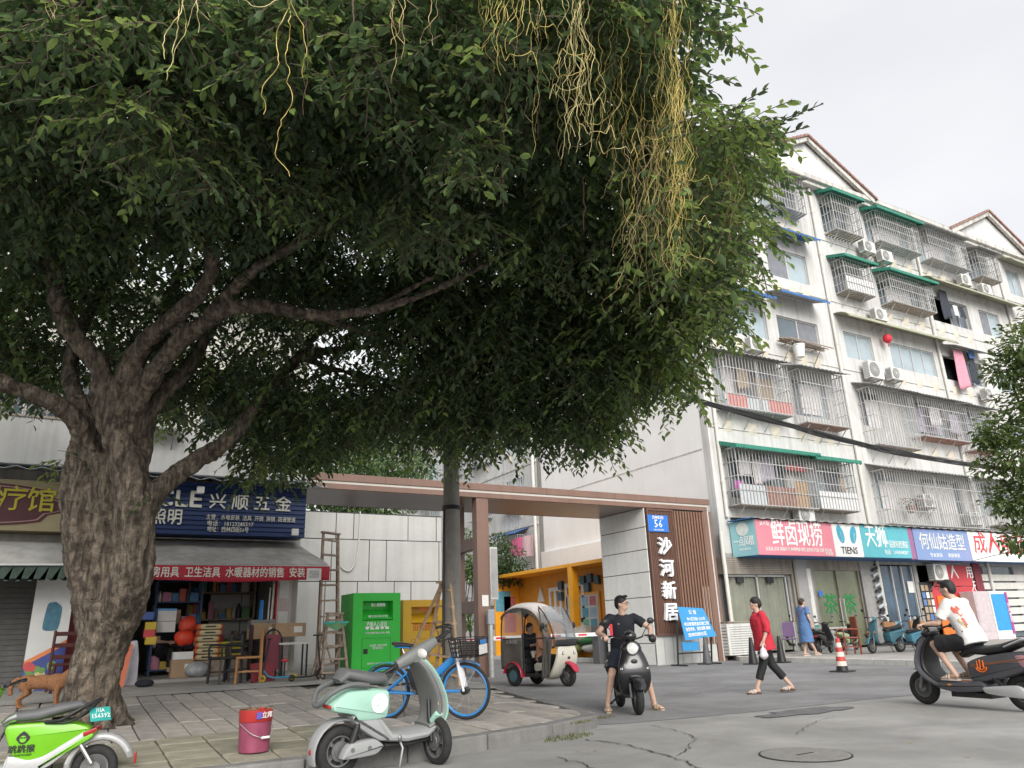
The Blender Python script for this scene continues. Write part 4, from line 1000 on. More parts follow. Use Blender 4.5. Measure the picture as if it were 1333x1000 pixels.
b = MB(); b.sheet(lambda u,v:(lerp(ax0,ax1,u),ay-.012+.012*math.sin(u*40)*v,lerp(az1,az0+.02*math.sin(u*9),v)),60,3); b.build('valance', m_redv, aw, smooth=True, solid=.008)
b = MB(); b.tube([(ax0,ay+.02,az1),(ax1,ay+.02,az1)],.02,8)
for x in (ax0+.1,2.4,ax1-.1): b.tube([(x,ay+.02,az1),(x,LY-.05,2.6)],.014,6)
b.build('awning_frame', m_steel, aw)
q0 = ony(193,750,ay-.03); q1 = ony(396,748,ay-.03)
text('valance_text','厨房用具  卫生洁具  水暖器材的销售  安装',.2,m_cream,aw,XF((q0.x+q1.x)/2-.05,ay-.028,(az0+az1)/2+.005),ext=.003,bold=.014,w=(q1.x-q0.x)+.12)
q = ony(409,748,ay-.03); b = MB(); b.bx(q.x-.15,q.x+.14,ay-.034,ay-.028,q.z-.11,q.z+.12); b.build('stuck_notice', m_paper, aw)
text('notice_print','便民服务\n开锁换锁\n电话联系',.05,m_ptext,aw,XF(q.x,ay-.036,q.z),ext=.001)
# neighbour's sign and awning on the left
sg2 = thing('massage_sign','tan sign board with maroon cartouche and yellow characters behind the tree','shop sign',(-1.4,SYL,3.2),worldv=True)
b = MB(); b.bx(-6,-.05,SYL,SYL+.5,3.2,4.12); b.build('board', M('tan_board',(.30,.25,.15),.7,var=.12,scale=2), sg2)
def carto(cx,hw,hh,y,d):
    P = []
    for i in range(64):
        a = 2*math.pi*i/64; c, s = math.cos(a), math.sin(a)
        r = 1+.10*math.cos(4*a)*(.6); x = hw*math.copysign(abs(c)**.62,c); z = hh*math.copysign(abs(s)**(.9),s)
        if abs(c) > .72: z *= .62
        P.append((cx+x,z))
    return P
for k,(hw,hh,m) in enumerate(((2.22,.40,M('maroon',(.075,.022,.026),.6,var=.15)),(2.16,.36,M('cartouche_line',(.36,.22,.20),.6)),(2.13,.342,MATS['maroon']))):
    b = MB(); b.prism([(x,3.66+z) for x,z in carto(-2.52,hw,hh,0,0)],SYL-.012-.004*k,SYL-.004-.004*k,'y'); b.build('cartouche', m, sg2)
for ch,x,y in (('疗',16,651),('馆',54,653),('理',-20,650)):
    q = ony(x,y,SYL-.03); text('character',ch,.48,M('yellow_letter',(.40,.36,.03),.6),sg2,XF(q.x,SYL-.03,q.z),ext=.004,bold=.008)
aw2 = thing('shop_awning','grey rolled awning with dark green scalloped edge at far left','awning',(-2.5,15.35,2.3),worldv=True)
b = MB(); b.sheet(lambda u,v:(lerp(-7,-.1,u),lerp(15.32,LY-.1,v),lerp(2.5,3.08,math.sin(v*1.5)**.8 if v > 0 else 0)),10,12); b.build('cover', M('pale_awning',(.46,.45,.42),.85,var=.15,scale=1.4,streak=.2), aw2, smooth=True, solid=.012)
b = MB(); k = 40
for i in range(k):
    xa, xb = lerp(-7,-.1,i/k), lerp(-7,-.1,(i+1)/k); b.add([(xa,15.31,2.5),(xb,15.31,2.5),(xb,15.31,2.29),((xa*.75+xb*.25),15.31,2.26),((xa+xb)/2,15.31,2.24),((xa*.25+xb*.75),15.31,2.26),(xa,15.31,2.29)],[(0,1,2,3,4,5,6)])
b.build('valance', m_grnv, aw2, solid=.006)
b = MB(); b.tube([(-7,15.25,2.44),(-.15,15.25,2.52)],.016,6); b.build('rod', m_white, aw2)
# closed shutters and red door of the building
b = MB()
for i in range(26): b.bx(-3.2,-.62,LY+.06,LY+.1,.5+i*.092,.5+i*.092+.085)
b.build('roller_shutter', M('dark_shutter',(.10,.10,.095),.6,var=.2,streak=.2), lb_)
b = MB(); b.bx(-.1,.75,LY+.04,LY+.1,.5,2.9); b.build('red_door', M('dull_red_door',(.16,.02,.025),.6,var=.2), lb_)
b = MB(); b.bx(.1,.5,LY+.02,LY+.038,1.9,2.6); b.build('door_notice', m_paper, lb_)
b = MB(); b.bx(3.76,4.06,LY-.14,LY-.004,.45,2.75); b.build('pillar_cladding', M('pinkish_pillar',(.52,.43,.42),.6,var=.2,scale=3), lb_)
b = MB(); b.bx(3.735,3.758,LY-.16,LY-.0,.45,2.75); b.build('pillar_red_edge', m_red, lb_)
for z,h in ((2.0,.42),(1.45,.28)): b = MB(); b.bx(3.80,4.0,LY-.15,LY-.142,z,z+h); b.build('pillar_notice', m_paper, lb_)
b = MB(); b.bx(.4,4.2,LY-.75,LY+.25,.40,.53); b.build('door_step', m_apron, lb_, bevel=.02)
# AC on the upper floor
t = ac_unit('air conditioner with round blue emblem beside the tree on the shop building',(1.0,LY-.85,5.28),w=.95,h=.7)
b = MB(); b.lathe([(.1,0),(.1,.004),(.001,.004)],20,XF(.25,-.165,.48)); b.build('emblem', M('emblem_blue',(.05,.25,.45),.4), t)
# posters leaning
def poster_board(label, pts, y0, name='poster_board'):
    pass
pb0, pb1 = ony(28,897,16.15), ony(76,893,16.15)
bt = thing('leaning_poster','tall printed poster board with vegetables leaning by the dark shutter','poster',((pb0.x+pb1.x)/2,16.1,pavz(0,16.1)),rx=-.07)
w_ = .30; H_ = 1.95
def rect(nm,x0,x1,z0,z1,m,y=-.012): b = MB(); b.bx(x0,x1,y,y+.006,z0,z1); return b.build(nm,m,bt)
b = MB(); b.bx(-w_,w_,0,.03,0,H_); b.build('board', M('poster_white',(.55,.55,.53),.5,var=.05), bt)
b = MB(); b.prism([(-w_,.45),(w_,.78),(w_,.0),(-w_,.0)],-.008,-.002,'y'); b.build('printed_blue', M('poster_blue',(.03,.05,.22),.5), bt)
b = MB(); b.prism([(-w_,.50),(w_,.84),(w_,.76),(-w_,.42)],-.012,-.0085,'y'); b.build('printed_stripe', M('poster_orange',(.6,.18,.05),.5), bt)
b = MB(); b.puffy([(-.12,1.0),(.14,1.0),(.16,1.4),(.05,1.5),(-.08,1.48)],.003,.001,y0=-.007); b.build('printed_mark', M('poster_teal_mark',(.03,.13,.19),.5,var=.3,scale=9), bt)
rs = random.Random(11)
for i in range(24):
    x, z = rs.uniform(-w_+.06,.12), rs.uniform(.06,.42); r_ = rs.uniform(.04,.08); b = MB(); k = 12
    b.add([(x+r_*math.cos(2*math.pi*j/k),-.013-.0004*i,z+r_*math.sin(2*math.pi*j/k)) for j in range(k)],[tuple(range(k))])
    b.build('printed_vegetable', [M('veg_green',(.10,.25,.05),.5),M('veg_red',(.45,.05,.05),.5),M('veg_tan',(.5,.38,.2),.5),MATS['veg_green']][i%4], bt)

# ------------------------------------------------------------------ estate block along the lane, seen through the gate
T2 = Matrix.Translation((19.35,31.35,0))@Matrix.Rotation(-math.pi/2,4,'Z')
far = thing('estate_block','pale estate block with window cages seen through the gate along the lane','building',(19.35,48,0),worldv=True)
holes2 = []
for f in range(6):
    for i in range(9): 
        x = -1.0-i*3.6; holes2.append((x-2.2,x-.3,1.0+f*3.1+(0 if f else .2),2.5+f*3.1))
b = MB(); wall_holes(b,-34,0,0,18.8,holes2,0,.2,T2); b.bx(-34,0,.22,.3,0,18.7,T2); b.build('front_wall', m_wall2, far)
b = MB(); b.bx(-34,.0,-.4,10,18.8,19.1,T2); b.build('roof', m_cornice, far)
b = MB(); b.bx(-34,-.0,-.06,-.002,0,.0+.8,T2)
for f in range(1,6): b.bx(-34,0,-.05,-.002,f*3.1-.1,f*3.1+.02,T2)
b.build('floor_bands', m_cornice, far)
rs = random.Random(21)
for hi,(x0,x1,z0,z1) in enumerate(holes2):
    b = MB(); f = .05
    for q in ((x0,x1,z0,z0+f),(x0,x1,z1-f,z1),(x0,x0+f,z0+f,z1-f),(x1-f,x1,z0+f,z1-f),((x0+x1)/2-.03,(x0+x1)/2+.03,z0+f,z1-f)): b.bx(q[0],q[1],.08,.12,q[2],q[3],T2)
    fr = b.build('window', m_alu, far)
    b = MB(); b.bx(x0+f,x1-f,.1,.11,z0+f,z1-f,T2); o = b.build('pane', m_glass if hi%3 else m_glassb, fr, world=False); o.data.transform(Matrix.Translation(-Vector(far['org'])))
    if rs.random() < .62:
        d = -.55; b = MB()
        for z in (z0-.1,z1+.1,(z0+z1)/2): b.bx(x0-.1,x1+.1,d-.015,d+.015,z-.015,z+.015,T2); b.bx(x0-.115,x0-.085,d,-.01,z-.015,z+.015,T2); b.bx(x1+.085,x1+.115,d,-.01,z-.015,z+.015,T2)
        for k in range(12): x = lerp(x0-.1,x1+.1,k/11); b.bx(x-.013,x+.013,d-.013,d+.013,z0-.1,z1+.1,T2)
        for k in range(1,4):
            for x in (x0-.1,x1+.1): yy = lerp(d,0,k/4); b.bx(x-.012,x+.012,yy-.012,yy+.012,z0-.1,z1+.1,T2)
        b.bx(x0-.1,x1+.1,d,-.01,z0-.15,z0-.12,T2)
        cg = b.build('window_cage', m_steel, far)
        if rs.random() < .45:
            b = MB(); b.add([(x0-.3,d-.3,z1+.15),(x1+.3,d-.3,z1+.15),(x1+.3,-.01,z1+.45),(x0-.3,-.01,z1+.45)],[(0,1,2,3)],T2); o = b.build('cage_roof', m_cblue, cg, world=False, solid=.02); o.data.transform(Matrix.Translation(-Vector(far['org'])))
for f in range(6):
    for i in range(9):
        for k in range(2):
            x = -1.0-i*3.6-.7-k*.9; b = MB(); b.add([(x-.18,-.003,.35+f*3.1),(x+.18,-.003,.35+f*3.1),(x+.18,-.003,.71+f*3.1),(x-.18,-.003,.71+f*3.1),(x-.1,-.09,.66+f*3.1)],[(0,1,4),(1,2,4),(2,3,4),(3,0,4)],T2); b.build('relief_block', m_relief, far)
b = MB(); p = T2@Vector((-.2,-.1,0)); b.cyl((p.x,p.y,0),(p.x,p.y,18.5),.08,n=8); b.build('drain_pipe', m_offwhite, far)
for i,(x,y,w,h,m,lbl) in enumerate(((675,700,.75,.85,1,'bright pink sheet drying on the lane block seen through the gate'),(684,698,.6,1.0,0,'pale pink sheet drying beside the bright pink one'))):
    p = onx(x,y,18.7); b = MB(); b.sheet(lambda u,v:(18.7+.03*math.sin(u*9),p.y+(u-.5)*w*2.2,p.z-v*h),10,6); tag(b.build('sheet',M('hot_pink',(.62,.12,.25),.8) if i == 0 else M('pale_pink',(.62,.42,.44),.8),solid=.01),lbl,'laundry')
# low white house at the far end of the lane and a hedge
hs_ = thing('gatehouse','small white single storey house at the end of the lane','house',(14,52,0))
b = MB(); wall_holes(b,-4,4,0,3.2,[(-3,-1.6,1,2.4),(-.5,.6,0,2.3),(1.8,3.2,1,2.4)],0,.2); b.bx(-4,4,.25,5,0,3.2); b.build('wall', m_wall, hs_)
b = MB(); b.prism([(-.6,3.2),(5.6,3.2),(2.5,4.6)],-4.5,4.5,'x'); b.build('roof', m_cgrey, hs_)
for x in (-2.3,.05,2.5): b = MB(); b.bx(x-.5,x+.5,.15,.17,1 if x else 0,2.3); b.build('window', m_glass, hs_)

# ------------------------------------------------------------------ orange notice shelter behind the gate
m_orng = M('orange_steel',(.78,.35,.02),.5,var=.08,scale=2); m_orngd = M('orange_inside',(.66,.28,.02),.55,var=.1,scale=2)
SX0, SX1 = 16.95, 18.3; SYA, SYB = 22.0, 31.75; SZ = 3.63
st = thing('notice_shelter','long orange steel notice shelter beside the lane behind the gate','shelter',(17.6,27,.12),worldv=True)
b = MB(); b.bx(SX1-.06,SX1,SYA,SYB-.13,.12,SZ-.14); b.build('back_panel', m_orngd, st)
b = MB(); b.bx(SX0,SX1,SYA,SYB,SZ-.14,SZ); b.build('roof', m_orng, st, bevel=.01)
b = MB(); b.bx(SX0,SX1,SYB-.12,SYB,.12,SZ-.142); b.build('end_panel', m_orng, st, bevel=.01)
for y in (25.35,SYA+.3): b = MB(); b.bx(SX0,SX0+.32,y-.14,y+.14,.12,SZ-.142); b.build('post', m_orng, st, bevel=.01)
b = MB(); b.bx(SX0+.4,SX1-.062,SYA,SYB-.13,.12,.5); b.build('bench', m_orng, st, bevel=.01)
q = onx(757,770,SX1-.1); b = MB(); b.bx(SX1-.12,SX1-.062,q.y-1.25,q.y+1.25,1.0,2.55); b.build('notice_frame', m_orng, st)
b = MB(); b.bx(SX1-.13,SX1-.121,q.y-1.15,q.y+1.15,1.1,2.45); b.build('notice_pane', M('notice_pane',(.48,.52,.50),.3,var=.1), st)
rs = random.Random(31); pc_ = [M('poster_c%d'%i,c,.6,var=.2,scale=8) for i,c in enumerate([(.10,.30,.40),(.15,.38,.25),(.55,.55,.52),(.5,.15,.15),(.3,.45,.55)])]
for i in range(11):
    y = q.y-1.0+(i%4)*.55; z = 1.15+(i//4)*.44; b = MB(); b.bx(SX1-.139,SX1-.131,y,y+.42,z,z+.36); b.build('notice', pc_[i%5], st)
for i,(dy,dz) in enumerate(((-1.2,3.0),(-.7,3.1),(-.2,3.05),(.3,2.9),(-.5,2.75),(.7,3.1),(1.5,2.95),(1.55,2.5),(.55,2.72))):
    b = MB(); b.bx(SX1-.2,SX1-.062,q.y+dy-.15,q.y+dy+.15,dz-.17,dz+.17); b.build('blue_block', M('slate_blue',(.07,.14,.19),.6), st)
# white cut-out frames on the back wall
m_cut = M('cutout_white',(.70,.69,.66),.6)
for (ya,yb2,za,zb2) in ((26.2,27.6,1.4,3.0),(27.9,28.9,1.6,2.9)):
    b = MB(); t_ = .16
    for (a,c,e,f) in ((ya,yb2,za,za+t_),(ya,yb2,zb2-t_,zb2),(ya,ya+t_,za+t_,zb2-t_),(yb2-t_,yb2,za+t_,zb2-t_),((ya+yb2)/2-t_/2,(ya+yb2)/2+t_/2,za+t_,zb2-t_)): b.bx(SX1-.13,SX1-.062,a,c,e,f)
    b.build('cutout_window', m_cut, st)
b = MB(); b.prism([(29.3,2.35),(29.9,2.35),(29.6,3.0)],SX1-.13,SX1-.062,'x'); b.build('cutout_gable', m_cut, st)
for (x,y,w,h,m) in ((650,783,.8,.9,0),(659,800,.6,1.6,3)):
    p = ony(x,y,SYB-.125); b = MB(); b.bx(p.x-w/2+.2,p.x+w/2+.2,SYB-.132,SYB-.122,p.z-h/2,p.z+h/2); b.build('end_poster', pc_[m], st)
# sacks in front of the shelter
for i,(x,y,s,m,l) in enumerate(((757,826,(.75,.5,.3),(.45,.41,.34),'big pale sack piled by the orange shelter'),(765,833,(.7,.4,.14),(.06,.20,.08),'green sack squashed under the pale sack'),(752,842,(.6,.45,.16),(.30,.33,.12),'olive bag at the bottom of the sack pile'),(770,843,(.4,.35,.14),(.6,.58,.55),'small white bag at the right of the sack pile'))):
    p = onx(x,y,17.0); b = MB(); b.ell((0,0,0),s,18,12)
    b.v = [(v[0]*(1+.3*noise.noise(Vector(v)*4+Vector((i,0,0)))),v[1]*(1+.2*noise.noise(Vector(v)*5)),v[2]*(1+.6*noise.noise(Vector(v)*4+Vector((0,i,0))))) for v in b.v]
    o = tag(b.build('sack',M('sack_%d'%i,m,.85,var=.15,bump=.4,bscale=10),smooth=True,ang=180),l,'sack','sacks piled at the shelter'); o.location = (17.0,p.y,max(.13+s[2],p.z)); o.rotation_euler.z = 1.3
# barrier
BXp = onz(783,864,0)
br_ = thing('barrier','white red banded barrier arm with grey cabinet at the lane','barrier',(BXp.x,BXp.y,0))
m_grey = M('cabinet_grey',(.09,.09,.095),.5,var=.15); m_redr = M('signal_red',(.6,.04,.05),.5)
b = MB(); b.bx(-.2,.2,-.2,.2,0,1.25); b.build('cabinet', m_grey, br_, bevel=.02)
b = MB(); b.bx(.28,.5,-.25,-.05,0,1.3); b.build('second_cabinet', m_grey, br_, bevel=.02)
arml = BXp.x-10.4
b = MB(); b.bx(-.2-arml,-.2,-.24,-.20,.9,1.02); b.build('arm', m_white, br_)
for i in range(6):
    xa = -.7-i*1.05; b = MB(); b.bx(xa-.35,xa,-.244,-.196,.93,.99); b.build('arm_band', m_redr, br_)
# steel intercom post
ip = onz(640,881,.02)
ic = thing('intercom_post','stainless steel post with small grey reader box by the gate column','post',(ip.x,ip.y,0))
b = MB(); b.cyl((0,0,0),(0,0,1.35),.075,n=16); b.build('post', m_steel, ic, smooth=True)
b = MB(); b.box((0,-.02,1.55),(.2,.12,.4)); b.build('reader', M('reader_grey',(.3,.33,.36),.4), ic, bevel=.015)
# light box and notices on the gate column
q = ony(641,712,GY-.05); b = MB(); b.bx(q.x-.08,q.x+.16,GY-.04,GY+.14,q.z-1.45,q.z+.0+.0); lbx = thing('light_box','slim silver light box fixed to the gate column','light box',(q.x,GY,q.z-1.4),worldv=True); b.build('casing', m_alu, lbx, bevel=.01)
b = MB(); b.bx(q.x-.06,q.x+.14,GY-.046,GY-.041,q.z-1.40,q.z-.05); b.build('diffuser', m_cgrey, lbx)
q = ony(632,782,GY); b = MB(); b.bx(q.x-.1,q.x+.1,GY+.008,GY+.016,q.z-.15,q.z+.15); tag(b.build('notice',m_paper),'white paper notice on the brown gate column','notice')

# ------------------------------------------------------------------ utility pole and cables
pp = (5.93,12.7,pavz(5.93,12.7))
up = thing('utility_pole','round concrete utility pole standing in front of the gate','pole',pp)
b = MB(); b.tube([(0,0,-.1),(0,0,3),(0,0,6),(0,0,9)],[.175,.155,.135,.115],20); b.build('shaft', m_concpole, up, smooth=True)
for z in (3.2,3.24): b = MB(); b.torus(.165,.02,24,6,Matrix.Translation((0,0,z))@Matrix.Rotation(math.pi/2,4,'X')); b.build('wire_band', m_black, up)
b = MB(); b.tube([(-.16,-.02,3.2),(-.19,-.03,2),(-.19,-.02,.4)],.02,6); b.build('down_cable', m_black, up)
cb = thing('cable_bundle','thick sagging bundle of black cables crossing in front of the apartment block','cable',(0,0,0))
pts = [Vector((5.93,12.7,6.3)),atw(760,468,14),atw(890,516,16.5),atw(1000,546,19),atw(1100,573,22),atw(1200,595,25),atw(1333,614,30),atw(1480,630,36)]
sp_ = spline(pts,10); rs = random.Random(13)
for k in range(9):
    a = 2*math.pi*k/9; ph = rs.uniform(0,6); P = []
    for i,p in enumerate(sp_): P.append(p+Vector((.05*math.cos(a+i*.25),.05*math.sin(a+i*.25),.06*math.sin(a+i*.21)+.05*noise.noise(Vector((i*.12,k,0))))))
    b = MB(); b.tube(P,.020,5); b.build('cable', m_black, cb)
wires = [([(594,742),(740,700),(800,680),(900,655)],None)]
b = MB(); b.tube(spline([atw(1190,728,24.5),atw(1240,735,25.5),atw(1300,722,27),atw(1360,712,28)],8),.012,5); tag(b.build('sign_wire',m_black),'thin black wire sagging across the right hand shop signs','wire')
# ------------------------------------------------------------------ the big fig tree
m_bark = M('fig_bark',(.078,.062,.049),.95,var=.5,scale=9,bump=1.,bscale=34,detail=10,col2=(.215,.18,.145),speck=.3)
NT = m_bark.node_tree; bs = NT.nodes['Principled BSDF']; src = bs.inputs['Base Color'].links[0].from_socket   # fissures running along the stem
tcb = NT.nodes.new('ShaderNodeTexCoord'); mpb = NT.nodes.new('ShaderNodeMapping'); mpb.inputs['Scale'].default_value = (9,9,1.6); NT.links.new(tcb.outputs['Object'],mpb.inputs[0])
nb = NT.nodes.new('ShaderNodeTexNoise'); nb.inputs['Scale'].default_value = 1.6; nb.inputs['Detail'].default_value = 9; nb.inputs['Distortion'].default_value = 1.2; NT.links.new(mpb.outputs[0],nb.inputs['Vector'])
rb2 = NT.nodes.new('ShaderNodeValToRGB'); rb2.color_ramp.elements[0].position = .40; rb2.color_ramp.elements[1].position = .60; rb2.color_ramp.elements[0].color = (.42,.40,.38,1); rb2.color_ramp.elements[1].color = (1.25,1.22,1.15,1); NT.links.new(nb.outputs[0],rb2.inputs[0])
mb2 = NT.nodes.new('ShaderNodeMixRGB'); mb2.blend_type = 'MULTIPLY'; mb2.inputs[0].default_value = 1; NT.links.new(src,mb2.inputs[1]); NT.links.new(rb2.outputs[0],mb2.inputs[2]); NT.links.new(mb2.outputs[0],bs.inputs['Base Color'])
tree = thing('fig_tree','huge spreading fig tree with several fused trunks on the left pavement','tree',(.32,9.75,pavz(.3,9.75)),worldv=True)
def pxy(x,y,w): return atw(x,y,w)
def wpath(P): return [atw(x,y,w) for x,y,w in P]
# (x, y, depth, radius) taken along each limb
LIMBS = [
 [(142,810,9.2,.36),(140,750,9.35,.33),(139,690,9.45,.31),(140,630,9.5,.28),(138,590,9.5,.22)],
 [(112,985,8.75,.46),(112,955,8.8,.36),(116,915,8.9,.33),(124,870,9.0,.33),(136,825,9.1,.36),(142,780,9.15,.38)],
 [(128,820,9.1,.27),(116,765,9.2,.25),(108,715,9.3,.25),(106,650,9.4,.26),(112,600,9.5,.25),(112,560,9.55,.22),(104,520,9.6,.18)],
 [(150,815,9.1,.27),(165,765,9.0,.28),(172,715,9.05,.27),(172,660,9.15,.26),(168,610,9.2,.24),(150,560,9.3,.20),(130,515,9.35,.17),(132,480,9.4,.16),(100,440,9.4,.15),(76,395,9.4,.14),(70,340,9.45,.12),(66,280,9.5,.10),(58,200,9.5,.08),(40,110,9.3,.05)],
 [(180,690,9.05,.20),(205,640,9.3,.19),(248,605,9.7,.18),(300,570,10.1,.16),(335,525,10.4,.14),(375,478,10.7,.12),(400,462,10.9,.11),(450,455,11.2,.06),(520,448,11.5,.04)],
 [(395,465,10.85,.08),(430,480,11.1,.06),(470,488,11.3,.05),(530,500,11.5,.03)],
 [(395,465,10.85,.07),(420,430,11.0,.06),(470,420,11.2,.05),(560,415,11.5,.03)],
 [(120,590,9.5,.19),(95,545,9.3,.17),(60,520,9.1,.16),(20,505,8.9,.15),(-40,485,8.7,.14),(-140,440,8.4,.10),(-260,380,8.0,.06)],
 [(145,560,9.3,.20),(160,500,9.35,.19),(190,445,9.4,.18),(230,410,9.3,.16),(262,378,9.2,.14),(278,340,9.1,.12),(268,280,9.0,.09),(290,180,8.6,.07),(330,60,8.0,.05)],
 [(160,560,9.35,.19),(205,480,9.4,.18),(250,432,9.4,.16),(300,402,9.3,.14),(350,400,9.2,.12),(410,410,9.1,.11),(480,405,9.0,.08),(560,380,8.9,.06),(660,330,8.8,.04)],
 [(255,430,9.4,.11),(300,380,9.2,.10),(340,345,9.0,.09),(420,300,8.8,.07),(520,230,8.5,.05),(620,150,8.2,.03)],
 [(165,580,9.3,.16),(210,515,9.7,.15),(245,480,10.,.14),(268,440,10.2,.12),(300,395,10.4,.09),(360,330,10.8,.07),(460,260,11.2,.05),(600,220,11.6,.03)],
 [(108,540,9.6,.16),(90,480,10.,.14),(110,420,10.3,.12),(135,370,10.5,.09),(180,280,10.8,.06)],
 [(176,640,9.15,.2),(190,560,9.6,.16),(200,500,10.,.13),(215,420,10.5,.1),(240,330,11,.07)],
 [(410,410,9.1,.07),(500,440,10.0,.055),(600,450,10.6,.045),(700,440,11.2,.035),(800,400,11.6,.025)],
 [(480,405,9.0,.05),(600,340,9.2,.045),(720,270,9.4,.04),(840,240,9.6,.03),(960,220,9.8,.02)],
]
tb = MB()
for LM in LIMBS:
    P = spline([Vector((*atw(x,y,w),r*(.84 if LM in LIMBS[:4] else .70))) for x,y,w,r in LM],5)
    tb.tube([p.xyz for p in P],[p.w for p in P],10)
# root flare
rs = random.Random(2); base = atw(112,962,8.8)
for k in range(9):
    a = k*2*math.pi/9+.2; l = rs.uniform(.38,.62); P = []
    for u in np.linspace(0,1,6):
        x = base.x+math.cos(a+.3*u)*l*(.25+u*.75); y = base.y+math.sin(a+.3*u)*l*(.25+u*.75); P.append(Vector((x,y,pavz(x,y)+.42*(1-u)**2.2)))
    tb.tube(P,[lerp(.13,.035,u) for u in np.linspace(0,1,6)],8)
# strangler strands fused on the trunk
for k in range(22):
    LM = LIMBS[[1,1,2,3][k%4]]; q = rs.uniform(0,6.28); P = []
    sp_ = spline([Vector((*atw(x,y,w),r*(.84 if LM in LIMBS[:4] else .70))) for x,y,w,r in LM[:7]],5)
    for i,p in enumerate(sp_): a = q+.05*i+.35*math.sin(i*.22+k); P.append(Vector((p.x+math.cos(a)*p.w*.93,p.y+math.sin(a)*p.w*.93,p.z)))
    tb.tube(P,rs.uniform(.03,.065),7)
trunk = tb.build('trunk', m_bark, tree, remesh=.03, smo=2)
tx = bpy.data.textures.new('bark_lumps','CLOUDS'); tx.noise_scale = .16; tx.noise_depth = 4
dm = trunk.modifiers.new('d','DISPLACE'); dm.texture = tx; dm.texture_coords = 'GLOBAL'; dm.strength = .09; dm.mid_level = .5
# thin twiggy boughs inside the crown
# ---- leaves -----------------------------------------------------------------
def leaf_mat(name, c, c2, trans):
    m = bpy.data.materials.new(name); m.use_nodes = True; t = m.node_tree; N = t.nodes; Lk = t.links.new; b = N['Principled BSDF']
    g = N.new('ShaderNodeNewGeometry'); r = N.new('ShaderNodeValToRGB'); e = r.color_ramp.elements
    e[0].color = (*c,1); e[1].color = (*c2,1); Lk(g.outputs['Random Per Island'], r.inputs[0]); Lk(r.outputs[0], b.inputs['Base Color'])
    b.inputs['Roughness'].default_value = .42; b.inputs['Specular IOR Level'].default_value = .45
    tr = N.new('ShaderNodeBsdfTranslucent'); mx = N.new('ShaderNodeMixShader'); mx.inputs[0].default_value = trans
    hs = N.new('ShaderNodeHueSaturation'); hs.inputs['Value'].default_value = 1.8; hs.inputs['Hue'].default_value = .485; Lk(r.outputs[0], hs.inputs['Color']); Lk(hs.outputs[0], tr.inputs[0])
    Lk(b.outputs[0], mx.inputs[1]); Lk(tr.outputs[0], mx.inputs[2]); Lk(mx.outputs[0], N['Material Output'].inputs[0]); return m
m_leaf = leaf_mat('fig_leaf',(.032,.062,.026),(.095,.155,.058),.34)
m_leafy = leaf_mat('young_lit_leaf',(.10,.17,.04),(.18,.25,.07),.4)  # paler leaf colour: young leaves, and painted light on the right of the crown
m_twig = M('twig',(.10,.075,.055),.9,var=.2)
class Leaves:
    """collects folded four-triangle leaves with numpy"""
    def __init__(s): s.c = []; s.d = []; s.u = []; s.l = []
    def put(s, c, d, u, l): s.c.append(c); s.d.append(d); s.u.append(u); s.l.append(l)
    def mesh(s, name):
        c = np.array(s.c,float); d = np.array(s.d,float); u = np.array(s.u,float); l = np.array(s.l,float)[:,None]; n = len(c)
        d /= np.linalg.norm(d,axis=1)[:,None]+1e-9; sd = np.cross(d,u); sd /= np.linalg.norm(sd,axis=1)[:,None]+1e-9; up = np.cross(sd,d)
        w = l*.24
        V = np.stack([c, c+d*l*.26+sd*w*.85+up*l*.05, c+d*l*.62+sd*w*.88+up*l*.05, c+d*l*1.0-up*l*.10, c+d*l*.62-sd*w*.88+up*l*.05, c+d*l*.26-sd*w*.85+up*l*.05],1).reshape(-1,3)
        base = (np.arange(n)*6)[:,None]; F = (base[:,:,None]+np.array([[0,1,2,3],[0,3,4,5]])[None]).reshape(-1,4)
        me = bpy.data.meshes.new(name); me.vertices.add(len(V)); me.vertices.foreach_set('co',V.ravel()); me.loops.add(F.size); me.loops.foreach_set('vertex_index',F.ravel().astype(np.int32))
        me.polygons.add(len(F)); me.polygons.foreach_set('loop_start',np.arange(0,F.size,4,dtype=np.int32)); me.update(calc_edges=True); me.validate(); return me
def inpoly(x, y, P):
    c = False; j = len(P)-1
    for i in range(len(P)):
        if (P[i][1] > y) != (P[j][1] > y) and x < (P[j][0]-P[i][0])*(y-P[i][1])/(P[j][1]-P[i][1])+P[i][0]: c = not c
        j = i
    return c
# outline of the crown as seen from the street; beyond the frame it goes on overhead and to the left
CROWN = [(-300,-150),(760,-170),(900,-90),(905,0),(885,60),(915,130),(885,165),(945,165),(985,150),(990,165),(965,190),(978,240),(970,310),(945,345),(945,400),(905,425),(890,470),(880,510),(850,500),(835,520),(800,520),(790,562),(755,575),(720,545),(690,572),(660,562),(630,550),(610,590),(590,550),(565,572),(540,545),(505,542),(470,570),(440,565),(400,598),(372,606),(340,612),(322,596),(326,575),(285,540),(255,470),(235,480),(225,530),(190,520),(170,480),(120,470),(60,500),(0,480),(-120,520),(-300,480)]
def slope(x,y): r_ = ray(x,y); return r_[2]
rl = random.Random(17)
def wrange(x, y):
    s = max(.05, slope(x,y)); w0 = 4.6/s
    # the crown's underside is about 5.8 m up; towards its rim it droops and lies further out
    w0 = min(max(w0,5.4), 9.6 if y < 420 else 9.6+(y-420)/180*1.2)
    if x > 820: w0 = max(w0-.6*(x-820)/200,6.2)
    th = (4.2 if x > 250 else 3.4) if x < 720 else (3.0 if y > 380 else 2.2)
    return w0, w0+th
LV = Leaves(); LY_ = Leaves(); TW = MB()
